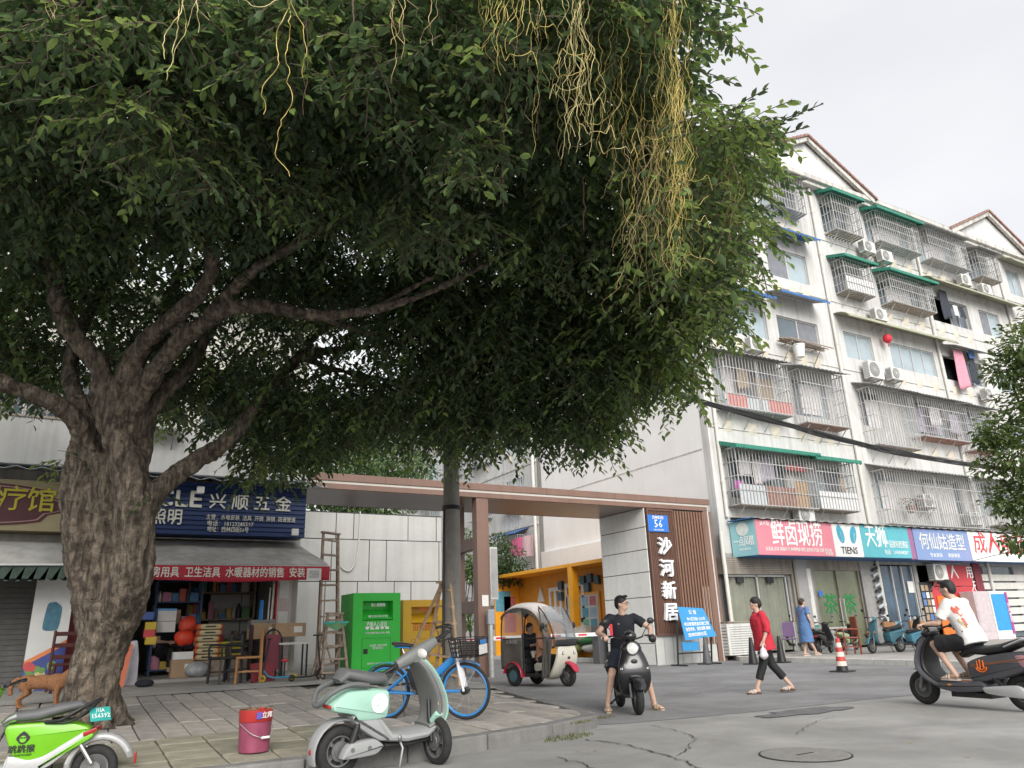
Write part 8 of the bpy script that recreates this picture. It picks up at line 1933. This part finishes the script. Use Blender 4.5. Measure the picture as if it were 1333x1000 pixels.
b = MB(); b.sheet(lambda u,v:((u-.5)*.42,-.08+.02*math.sin(u*9),.03-.16*v*(1-abs(2*u-1)*.6)),12,4); b.build('drape', M('lime_cloth',(.35,.40,.06),.8,var=.4,scale=12,col2=(.05,.35,.28)), t, solid=.01)
b = MB(); b.bx(-.24,.24,-.1,-.06,.0,.04); b.build('band', M('teal_band',(.05,.36,.30),.6), t)
# paint bucket
bk = onpav(330,979)
t = thing('paint_bucket','dented red and pink paint bucket standing near the kerb','bucket',tuple(bk),.3)
m_pinkb = M('bucket_pink',(.27,.06,.11),.45,var=.2,scale=7,streak=.2); m_redb2 = M('bucket_red',(.36,.03,.03),.35,var=.12)
b = MB(); b.lathe([(.125,0),(.14,.01),(.15,.26),(.152,.27)],28); b.build('drum', m_pinkb, t, smooth=True)
b = MB(); b.lathe([(.152,.272),(.156,.28),(.158,.375),(.150,.38),(.146,.35),(.001,.33)],28); b.build('rim_band', m_redb2, t, smooth=True)
b = MB(); b.tube(spline([V((-.157,0,.26)),V((-.1,-.14,.17)),V((.04,-.165,.13)),V((.14,-.08,.19)),V((.157,0,.26))],6),.004,5); b.build('wire_handle', m_steel, t); b = MB(); b.cyl((-.02,-.17,.135),(.06,-.165,.135),.012,n=8); b.build('handle_grip', m_white, t)
b = MB(); rr = random.Random(3)
for i in range(40): a = rr.uniform(0,6.28); q = rr.random()**.5*.15; p = V((q*math.cos(a),q*math.sin(a),.37)); b.add([p,p+V((rr.uniform(-.05,.05),rr.uniform(-.05,.05),rr.uniform(0,.03))),p+V((rr.uniform(-.05,.05),rr.uniform(-.05,.05),rr.uniform(0,.02)))],[(0,1,2)])
b.build('rubbish', M('dry_leaf_mix',(.16,.12,.06),.9,var=.5,scale=20), t, kind='stuff')
text('bucket_print','立邦',.06,m_txtw,t,face_T((.03,-.158,.33),(1,.15,0),(0,0,1)),ext=.001,bold=.01); b = MB(); b.bx(-.075,-.02,-.160,-.150,.30,.36); b.build('bucket_logo', M('logo_violet',(.12,.1,.4),.5), t)
# notice board on a trestle before the gate
YB = 18.2
c_ = [ony(882,790,YB+.25),ony(915,792,YB+.25),ony(933,828,YB),ony(892.5,834,YB)]
t = thing('notice_board','slanted blue notice board on a black trestle before the gate','notice board',tuple(ony(908,866,YB).xy)+(0,),worldv=True)
m_nb = M('notice_blue',(.04,.25,.52),.45,var=.05); b = MB(); off = V((0,.02,0)); b.add([tuple(p) for p in c_]+[tuple(p+off) for p in c_],[(0,3,2,1),(4,5,6,7),(0,1,5,4),(1,2,6,5),(2,3,7,6),(3,0,4,7)]); b.build('board', m_nb, t)
rt = (c_[1]-c_[0]); dn = (c_[3]-c_[0]); 
def bpt(u,v): return c_[0].lerp(c_[1],u).lerp(c_[3].lerp(c_[2],u),v)
for i,(s,u,v,sz,wd) in enumerate((('公 告',.5,.16,.15,.28),('本小区已纳入2023年',.55,.38,.12,.66),('老旧院落改造实施工程',.5,.54,.12,.86),('给您带来，请您谅解 谢谢',.5,.70,.12,.82),('西林四街社区',.42,.87,.12,.6))):
    p = bpt(u,v)-V((0,.012,0)); r_ = (bpt(1,v)-bpt(0,v)); text('notice_text',s,sz,m_txtw,t,face_T(p,r_,c_[0]-c_[3]),ext=.001,bold=.012,w=r_.length*wd)
b = MB()
for x in (884,928): p = ony(x,862,YB); q = ony(x-3,810,YB+.2); b.bar((p.x,YB-.35,.02),(p.x,YB+.35,.02),.05); b.bar((p.x,YB+.05,.02),(q.x,YB+.2,ony(x,810,YB).z),.045)
p0_,p1_ = ony(884,850,YB),ony(928,848,YB); b.bar((p0_.x,YB+.05,.35),(p1_.x,YB+.05,.35),.04); b.build('trestle', m_black, t)
b = MB(); q = ony(902,838,YB); b.bx(q.x-.35,q.x+.3,YB+.08,YB+.1,q.z-.2,q.z+.05); b.build('lower_sheet', m_nb, t)
# cones
def cone(label, p, mats, bands=True, h=.75, sc=1.):
    t = thing('traffic_cone',label,'traffic cone',tuple(p),.2,'cones and bollards on the lane'); t.scale = (sc,)*3
    b = MB(); b.bx(-.22,.22,-.22,.22,0,.035); b.build('base', m_black, t, bevel=.015)
    n = len(mats)
    for i,m in enumerate(mats):
        z0,z1 = lerp(.035,h,i/n),lerp(.035,h,(i+1)/n); r0,r1 = lerp(.135,.045,i/n),lerp(.135,.045,(i+1)/n); b = MB(); b.lathe([(r0,z0+.001),(r1,z1)],22); b.build('band' if bands else 'shaft', m, t, smooth=True)
m_cr = M('cone_red',(.45,.06,.05),.6,var=.15); m_cw = M('cone_white',(.62,.55,.47),.6,var=.12)
cone('red and white banded traffic cone on the lane near the shops',onz(1097,875,0),[m_black,m_cw,m_cr,m_cw,m_cr,m_cw,m_cr])
cone('black rubber bollard behind the woman in red, left one',onz(981,865,0),[m_black,m_black],False); cone('black rubber bollard behind the woman in red, right one',onz(1018,863,0),[m_black,m_black],False)
cone('dark grey cone beside the blue notice board',onz(921,865,0),[m_grey,m_grey],False,.8)
# chairs, table on the right pavement
def chair(label, loc, rz, seatm_, framem, arms=False, slats=3, name='chair', h=.9, solidback=False, sc=1.):
    t = thing(name,label,'chair',loc,rz); t.scale = (sc,)*3
    for x in (-.2,.2):
        for y in (-.19,.19): b = MB(); b.bar((x*1.05,y*1.08,0),(x,y,.43 if x > 0 else h),.036); b.build('leg', framem, t)
    b = MB(); b.bx(-.22,.23,-.22,.22,.42,.46); b.build('seat', seatm_, t, bevel=.015)
    if solidback: b = MB(); b.bx(-.235,-.195,-.19,.19,.50,h); b.build('backrest', seatm_, t, bevel=.02)
    else:
        for i in range(slats): z = lerp(.56,h-.06,i/max(1,slats-1)); b = MB(); b.bx(-.225,-.195,-.18,.18,z-.035,z+.035); b.build('back_slat', seatm_, t, bevel=.008)
    if arms:
        for y in (-.23,.23): b = MB(); b.tube(spline([V((-.2,y,.66)),V((.0,y,.67)),V((.2,y,.65)),V((.2,y,.43))],4),.02,8); b.build('armrest', framem, t)
    for y in (-.19,.19): b = MB(); b.bar((-.2,y,.2),(.2,y,.2),.025); b.build('stretcher', framem, t)
    return t
m_rb = M('redbrown_plastic',(.22,.055,.03),.4,var=.12); m_yel = M('yellow_mesh',(.45,.5,.05),.7); m_purple = M('purple_cushion',(.16,.10,.20),.8)
def pz(x,y): p = onz(x,y,.13); return (p.x,p.y,.133)
chair('red brown chair with high back in front of the tea shop',pz(1108,852),math.radians(150),m_rb,m_rb,True,4,h=1.0,solidback=True,sc=1.1)
chair('second red brown chair behind the teal scooter',pz(1128,842),math.radians(200),m_rb,m_rb,True,4,h=.9,solidback=True)
t = chair('office chair with yellow mesh back on the pavement',pz(1030,851),math.radians(-140),m_purple,m_steel,False,2,h=.95,solidback=True,sc=1.05); b = MB(); b.bx(-.245,-.236,-.12,.12,.58,.86); b.build('mesh_panel', m_yel, t)
t = thing('bench','purple cushioned bench beside the office chair','bench',pz(1016,846)); b = MB(); b.bx(-.55,.5,-.2,.2,.42,.5); b.build('cushion', m_purple, t, bevel=.03)
for x in (-.45,.4):
    for y in (-.15,.15): b = MB(); b.bar((x,y,0),(x,y,.42),.03); b.build('leg', m_steel, t)
t = thing('side_table','white topped small table outside the tea shop','table',(ony(1086,820,FY-.7).x,FY-.7,.133)); b = MB(); b.bx(-.7,.7,-.3,.3,.72,.77); b.build('top', m_offwhite, t); b = MB(); b.bx(-.62,.62,-.24,.24,0,.719); b.build('cabinet', m_greyp, t)
for i in range(2): b = MB(); q = pz(1158+i*32,826); b.box((0,0,0),(.9,.12,.55)); o = tag(b.build('rattan_panel',M('rattan',(.33,.17,.08),.8,var=.25,scale=20),bevel=.04),('left' if i == 0 else 'right')+' curved rattan back leaning behind the parked scooters','panel'); o.location = (ony(1158+i*34,805,FY-.9).x,FY-.9,.75)
# vending machines at the far right
def vend(label, x0, x1, y, mats, h=1.95):
    a,c = ony(x0,y,FY-.8).x,ony(x1,y,FY-.8).x; t = thing('vending_machine',label,'vending machine',((a+c)/2,FY-.5,.133)); w = c-a
    b = MB(); b.bx(-w/2,w/2,-.3,.3,0,h); b.build('cabinet', mats[0], t, bevel=.02); b = MB(); b.bx(-w/2+.06,w/2-.06,-.315,-.301,.35,h-.12); b.build('front', mats[1], t)
    return t,w
m_bpan = M('vending_blue',(.03,.27,.60),.35); m_gpk = M('vending_greypink',(.48,.42,.43),.5); m_mag = M('vending_magenta',(.35,.06,.25),.5)
t,w = vend('pale grey cabinet beside the orange door',1273,1293,800,(m_gpk,m_gpk)); t,w = vend('bright blue vending machine with magenta side strip',1294,1316,800,(m_white,m_bpan))
b = MB(); b.bx(w/2-.18,w/2-.02,-.335,-.316,.2,1.9); b.build('side_strip', m_mag, t); text('strip_text','无\n人\n售\n货',.2,m_txtw,t,XF(w/2-.1,-.338,1.05),ext=.001)
# hanging orange thing above the rider
# ------------------------------------------------------------------ goods in and before the hardware shop
FL = .53
def item(name,label,cat,loc,rz=0.,group='goods of the hardware shop'): return thing(name,label,cat,loc,rz,group)
def sx(x,y,Y): return ony(x,y,Y)
# shelves on the left and back
m_bshelf = M('blue_shelf',(.03,.06,.14),.5,var=.15)
t = item('shelf_rack','dark blue metal shelf rack filled with small goods inside the shop','shelf',(1.95,18.2,FL)); rs = random.Random(5)
for x in (-.45,.45):
    for y in (-.25,.25): b = MB(); b.bar((x,y,0),(x,y,2.1),.045); b.build('upright', m_bshelf, t)
for z in (.1,.55,1.0,1.45,1.9): b = MB(); b.bx(-.47,.47,-.27,.27,z,z+.03); b.build('shelf', m_bshelf, t)
gc = [M('goods_%d'%i,c,.6,var=.3,scale=9) for i,c in enumerate([(.5,.1,.07),(.55,.52,.48),(.08,.22,.42),(.5,.36,.06),(.10,.25,.10),(.35,.22,.13),(.06,.06,.07),(.5,.2,.3)])]
def goods(n, x0, x1, y0, y1, z, hmax, labelfmt, seed, cat='goods'):
    r = random.Random(seed); x = x0; i = 0
    while x < x1 and i < n:
        w = r.uniform(.07,.2); hh = r.uniform(.08,hmax); d = r.uniform(.1,y1-y0); b = MB()
        if r.random() < .6: b.bx(0,w*.94,0,d,0,hh)
        else: b.lathe([(w*.4,0),(w*.42,hh*.7),(w*.2,hh*.85),(w*.2,hh)],12,Matrix.Translation((w/2,w/2,0)))
        o = tag(b.build('goods',r.choice(gc),bevel=.006),labelfmt%(['first','second','third','fourth','fifth','sixth','seventh','eighth','ninth','tenth'][i]),cat,'small goods on the shop shelves'); o.location = (x,y0,z); o.rotation_euler.z = r.uniform(-.1,.1); x += w; i += 1
for k,z in enumerate((.13,.58,1.03,1.48,1.93)): goods(7,1.52,2.38,17.98,18.3,FL+z,.33,'%s small item from the left on the '+['bottom','second','middle','fourth','top'][k]+' shelf of the blue rack',k)
t = item('shelf_board','long wooden shelf along the back of the hardware shop','shelf',(3.0,19.3,FL)); b = MB()
for z in (.5,1.1,1.7): bb = MB(); bb.bx(-.75,.75,-.25,.25,z,z+.035); bb.build('board', m_woodold, t)
for x in (-.73,.73): bb = MB(); bb.bx(x-.02,x+.02,-.25,.25,0,2.1); bb.build('side', m_woodold, t)
for k,z in enumerate((.535,1.135,1.735)): goods(10,2.3,3.65,19.1,19.4,FL+z,.4,'%s item from the left on the '+['low','middle','high'][k]+' wooden shelf at the back',k+20)
# hanging goods under the awning
rs = random.Random(6)
for i in range(16):
    x = 1.15+i*.165; w = rs.uniform(.06,.16); hh = rs.uniform(.18,.5); b = MB(); y = 17.15+rs.uniform(0,.3)
    b.puffy([(-w/2,0),(w/2,0),(w*.6,-hh*.6),(w*.3,-hh),(-w*.35,-hh*.95),(-w*.55,-hh*.5)],.03,.012); b.tube([(0,0,0),(0,0,.15)],.004,4)
    o = tag(b.build('hanging_goods',gc[(i*5+2)%8],smooth=True),'%s packet from the left hanging below the shop lintel'%(['first','second','third','fourth','fifth','sixth','seventh','eighth','ninth','tenth','eleventh','twelfth','thirteenth','fourteenth','fifteenth','sixteenth'][i]),'packet','packets hung at the shop front'); o.location = (x,y,3.02-.15+rs.uniform(-.08,.0))
# calendar
p = sx(217,808,17.1); t = item('wall_calendar','white wall calendar sheet hanging in the hardware shop','calendar',tuple(p)); b = MB(); b.bx(-.17,.17,0,.01,-.22,.22); b.build('sheet', m_paper, t); b = MB(); b.bx(-.17,.17,-.006,-.001,.19,.23); b.build('binding', m_bblue, t); b = MB(); b.bx(-.16,.16,-.004,-.001,-.02,-.005); b.build('fold_line', m_ptext, t)
# sacks of putty in a stack with orange ends
m_sackw = M('sack_cream',(.55,.47,.28),.7,var=.12,scale=7); m_sacko = M('sack_orange',(.58,.13,.04),.6,var=.12); m_sacky = M('sack_yellow',(.45,.38,.04),.6,var=.15)
def sackpile(x, y, n, seed, m1, m2, lab):
    r = random.Random(seed)
    for i in range(n):
        p = V((x+r.uniform(-.02,.02),y+r.uniform(-.03,.03),FL+.30+i*.115)); t = item('cement_sack',lab%(['bottom','second','third','fourth','fifth','sixth','top'][i] if i < n-1 else 'top'),'sack',tuple(p),r.uniform(-.06,.06),'stacked sacks in the shop')
        b = MB(); b.puffy([(-.21,0),(.21,0),(.23,.05),(.2,.105),(-.2,.105),(-.23,.05)],.16,.04); b.build('sack_body', m1, t, smooth=True)
        for s in (-1,1): b = MB(); b.puffy([(s*.17,-.002),(s*.225,.0),(s*.245,.05),(s*.215,.108),(s*.17,.108)],.162,.04); b.build('sack_end', m2, t, smooth=True)
        b = MB(); b.bx(-.1,.1,-.166,-.16,.04,.07); b.build('sack_print', m_black, t)
q = sx(267,842,17.0); sackpile(q.x,16.75,6,1,m_sackw,m_sacko,'%s cream sack with orange ends in the stacked pile'); b = MB(); b.bx(q.x-.28,q.x+.75,16.55,16.95,FL,FL+.29); tag(b.build('low_platform',m_woodold),'low wooden platform under the stacked sacks','platform')
q = sx(296,842,17.0); sackpile(q.x,16.8,3,2,m_sacky,m_sacky,'%s yellow green bag in the short pile')
# red bags and cartons
m_redbag = M('red_bag',(.62,.05,.02),.45,var=.2,scale=10,bump=.7,bscale=14)
for i,(x,y,s,l) in enumerate(((241,830,(.2,.14,.16),'bulging orange red plastic bag on a carton'),(245,815,(.17,.1,.2),'tall red string bag behind the plastic bag'))):
    p = sx(x,y,16.85+.15*i); b = MB(); b.ell((0,0,0),s,16,12); b.v = [(v[0]*(1+.18*noise.noise(Vector(v)*9)),v[1],v[2]*(1+.25*noise.noise(Vector(v)*8+V((3,0,0))))) for v in b.v]; o = tag(b.build('plastic_bag',m_redbag,smooth=True,ang=180),l,'bag'); o.location = p
def carton(label, x, y, Y, w, d, h, rz=0., mat=None, lab=True, z=None):
    p = sx(x,y,Y); t = item('carton',label,'carton',(p.x,Y,p.z if z is None else z),rz,'cardboard cartons at the shop'); b = MB(); b.bx(-w/2,w/2,-d/2,d/2,0,h); b.build('box', mat or m_card, t, bevel=.004); b = MB(); b.bx(-w/2-.001,w/2+.001,-.03,.03,h-.001,h+.002); b.build('tape', M('tape',(.42,.33,.2),.4), t)
    if lab: b = MB(); b.bx(w*.1,w*.38,-d/2-.004,-d/2-.0005,h*.3,h*.75); b.build('carton_label', m_paper, t)
    return t
carton('carton with white label under the red bag',236,868,16.75,.4,.3,.33,z=FL); carton('white printed carton on top of the first one',238,850,16.72,.36,.28,.14,mat=m_paper,z=FL+.33)
carton('long brown carton on the stool beside the doorway',374,829,16.1,.62,.38,.26,.1); carton('brown carton below the grey box',342,832,16.3,.55,.4,.3,.05)
p = sx(340,817,16.3); t = item('metal_box','grey metal box lying on the brown carton','box',(p.x,16.3,p.z)); b = MB(); b.bx(-.24,.24,-.16,.16,0,.15); b.build('case', m_mgrey, t, bevel=.01); b = MB(); b.lathe([(.03,0),(.03,.01)],14,XF(.1,-.161,.07)); b.build('dial', m_black, t)
# crates of shop front left
for i,(x,y,c,l) in enumerate(((193,802,(.05,.1,.3),'blue tool tray hanging left of the shop door'),(196,815,(.5,.36,.03),'upper yellow parts box left of the shop door'),(196,834,(.5,.36,.03),'lower yellow parts box left of the shop door'),(194,825,(.5,.05,.05),'red parts box between the yellow boxes'))):
    p = sx(x,y,16.9); b = MB(); b.box((0,0,0),(.2,.18,.15)); o = tag(b.build('parts_box',M('parts_%d'%i,c,.5),bevel=.01),l,'box','parts boxes at the shop door'); o.location = p
p = sx(166,862,16.4); b = MB(); b.puffy([(-.12,0),(.12,0),(.1,.5),(.05,.8),(-.07,.78),(-.13,.4)],.05,.02); o = tag(b.build('plastic_sack',M('clear_sack',(.45,.44,.48),.4,var=.2,bump=.6,bscale=12),smooth=True),'pale plastic sack leaning beside the tree trunk','sack'); o.location = (sx(170,880,16.2).x,16.2,.45)
p = sx(157,888,15.9); b = MB(); b.bx(-.05,.05,-.02,.02,0,.75); o = tag(b.build('sign_post',M('orange_red_board',(.6,.16,.08),.6)),'narrow orange board leaning behind the tree trunk','board'); o.location = (p.x,15.9,.44); o.rotation_euler = (-.1,.12,0)
p = sx(190,885,15.7); b = MB(); b.ell((0,0,.06),(.16,.08,.07),12,8); o = tag(b.build('dark_rag',m_tblk,smooth=True),'crumpled dark rag on the step before the shop','rag'); o.location = (sx(188,890,15.6).x,15.6,.45)
b = MB(); b.ell((0,0,.14),(.24,.18,.15),16,10); b.v = [(v[0]*(1+.2*noise.noise(Vector(v)*8)),v[1],v[2]) for v in b.v]; o = tag(b.build('plastic_bag',M('silver_bag',(.35,.36,.37),.25,var=.3,bump=.8,bscale=14),smooth=True,ang=180),'crumpled silver plastic bag below the red bags','bag'); o.location = (sx(258,868,16.5).x,16.5,FL)
# rolls and poles
for i,(x0,y0,x1,y1,r_,m,l) in enumerate(((338,818,341,782,.05,m_bblue,'upright blue wrapped roll on the grey box'),(352,815,357,760,.02,m_offwhite,'left pale pole leaning at the door jamb'),(348,815,352,765,.018,m_offwhite,'right pale pole leaning at the door jamb'))):
    p,q = sx(x0,y0,16.5),sx(x1,y1,16.7); b = MB(); b.cyl(p,q,r_,r_*.8,n=10); tag(b.build('roll',m,smooth=True),l,'roll')
# chairs before the shop
def pvz(x,y): p = onpav(x,y); return (p.x,p.y,p.z+.012)
m_oak = M('oak_chair',(.38,.19,.07),.5,var=.2,scale=8); m_maroon2 = M('maroon_vinyl',(.07,.015,.02),.5,var=.15)
chair('varnished wooden chair standing in front of the hardware shop',(sx(322,888,15.2).x,15.2,pavz(3,15.2)+.012),math.radians(170),m_oak,m_oak,False,3,h=.92)
chair('dark chair with maroon back behind the wooden chair',(sx(310,885,15.6).x,15.75,pavz(3,15.7)+.012),math.radians(165),m_maroon2,m_black,True,3,h=1.0,solidback=True)
chair('black framed armchair left of the wooden chair',(sx(292,888,15.3).x,15.35,pavz(2.6,15.3)+.012),math.radians(200),m_seatb,m_black,True,3,h=.85)
chair('dark red wooden chair by the leaning poster',(sx(82,890,15.6).x,15.6,pavz(0,15.6)+.012),math.radians(-80),M('darkred_wood',(.07,.015,.012),.5,var=.2),MATS['darkred_wood'],False,3,h=1.0)
t = item('stool','tall stool with pale top holding a carton by the pillar','stool',(sx(378,880,16.0).x,16.0,pavz(3.9,16)+.012)); b = MB(); b.bx(-.3,.3,-.2,.2,.6,.64); b.build('top', m_offwhite, t)
for x in (-.26,.26):
    for y in (-.17,.17): b = MB(); b.bar((x,y,0),(x,y,.6),.03); b.build('leg', m_black, t)
# kick scooters
def kick(label, loc, rz, deck, wheelm, hgt=.75):
    t = item('kick_scooter',label,'kick scooter',loc,rz); b = MB(); b.strip([(-.28,.07),(.1,.07),(.2,.10),(.28,.2)],.06,.015,10); b.build('deck', deck, t, smooth=True); b = MB(); b.tube([(.28,0,.2),(.2,0,hgt)],.018,8); b.build('steering_tube', m_black, t); b = MB(); b.tube([(.2,-.18,hgt),(.2,.18,hgt)],.014,8); b.build('handlebar', m_black, t)
    for x,y in ((.3,.07),(.3,-.07),(-.28,0)): b = MB(); b.torus(.045,.018,18,8,Matrix.Translation((x,y,.063))); b.build('wheel', wheelm, t, smooth=True)
    return t
t = kick('light blue children kick scooter with yellow wheels before the shop',(sx(362,889,15.1).x,15.1,pavz(3.8,15.1)+.012),math.radians(178),M('kick_blue',(.05,.33,.55),.4),M('yellow_wheel',(.4,.3,.04),.5)); b = MB(); b.ell((-.1,0,.36),(.07,.05,.03),12,8); b.build('red_seat', m_red, t, smooth=True); b = MB(); b.tube([(-.1,0,.08),(-.1,0,.35)],.015,8); b.build('seat_post', m_black, t)
kick('black children balance scooter leaning beside the ladders',(sx(398,888,14.9).x,14.9,pavz(4.1,14.9)+.012),math.radians(10),m_black,m_black,.8)
t = item('child_bike_frame','maroon folded pushchair frame under the pale stool','pushchair',(sx(352,886,15.9).x,15.9,pavz(3.6,15.9)+.012)); b = MB(); b.bx(-.14,.14,-.03,.03,.15,.8); b.build('panel', M('maroon_panel',(.20,.04,.06),.6), t); b = MB(); b.tube(spline([V((-.2,0,0)),V((-.17,0,.7)),V((0,0,.9)),V((.17,0,.7)),V((.2,0,0))],5),.022,8); b.build('frame', m_black, t)
b = MB(); b.bx(-.25,.25,-.01,.01,0,.34); o = tag(b.build('leaning_board',M('crimson_board',(.2,.02,.03),.5)),'dark crimson board leaning in front of the pushchair','board'); o.location = (sx(343,886,15.2).x,15.2,pavz(3.5,15.2)+.012); o.rotation_euler = (-.3,0,.4)
for o in list(bpy.data.objects):
    if 'org' in o: del o['org']
    if o.name.split('.')[0] in ('phone','valance_text','trade_line','phone_line','address_line','subtitle','notice_text','bin_text','poster_print','notice_print'): o['kind'] = 'stuff'
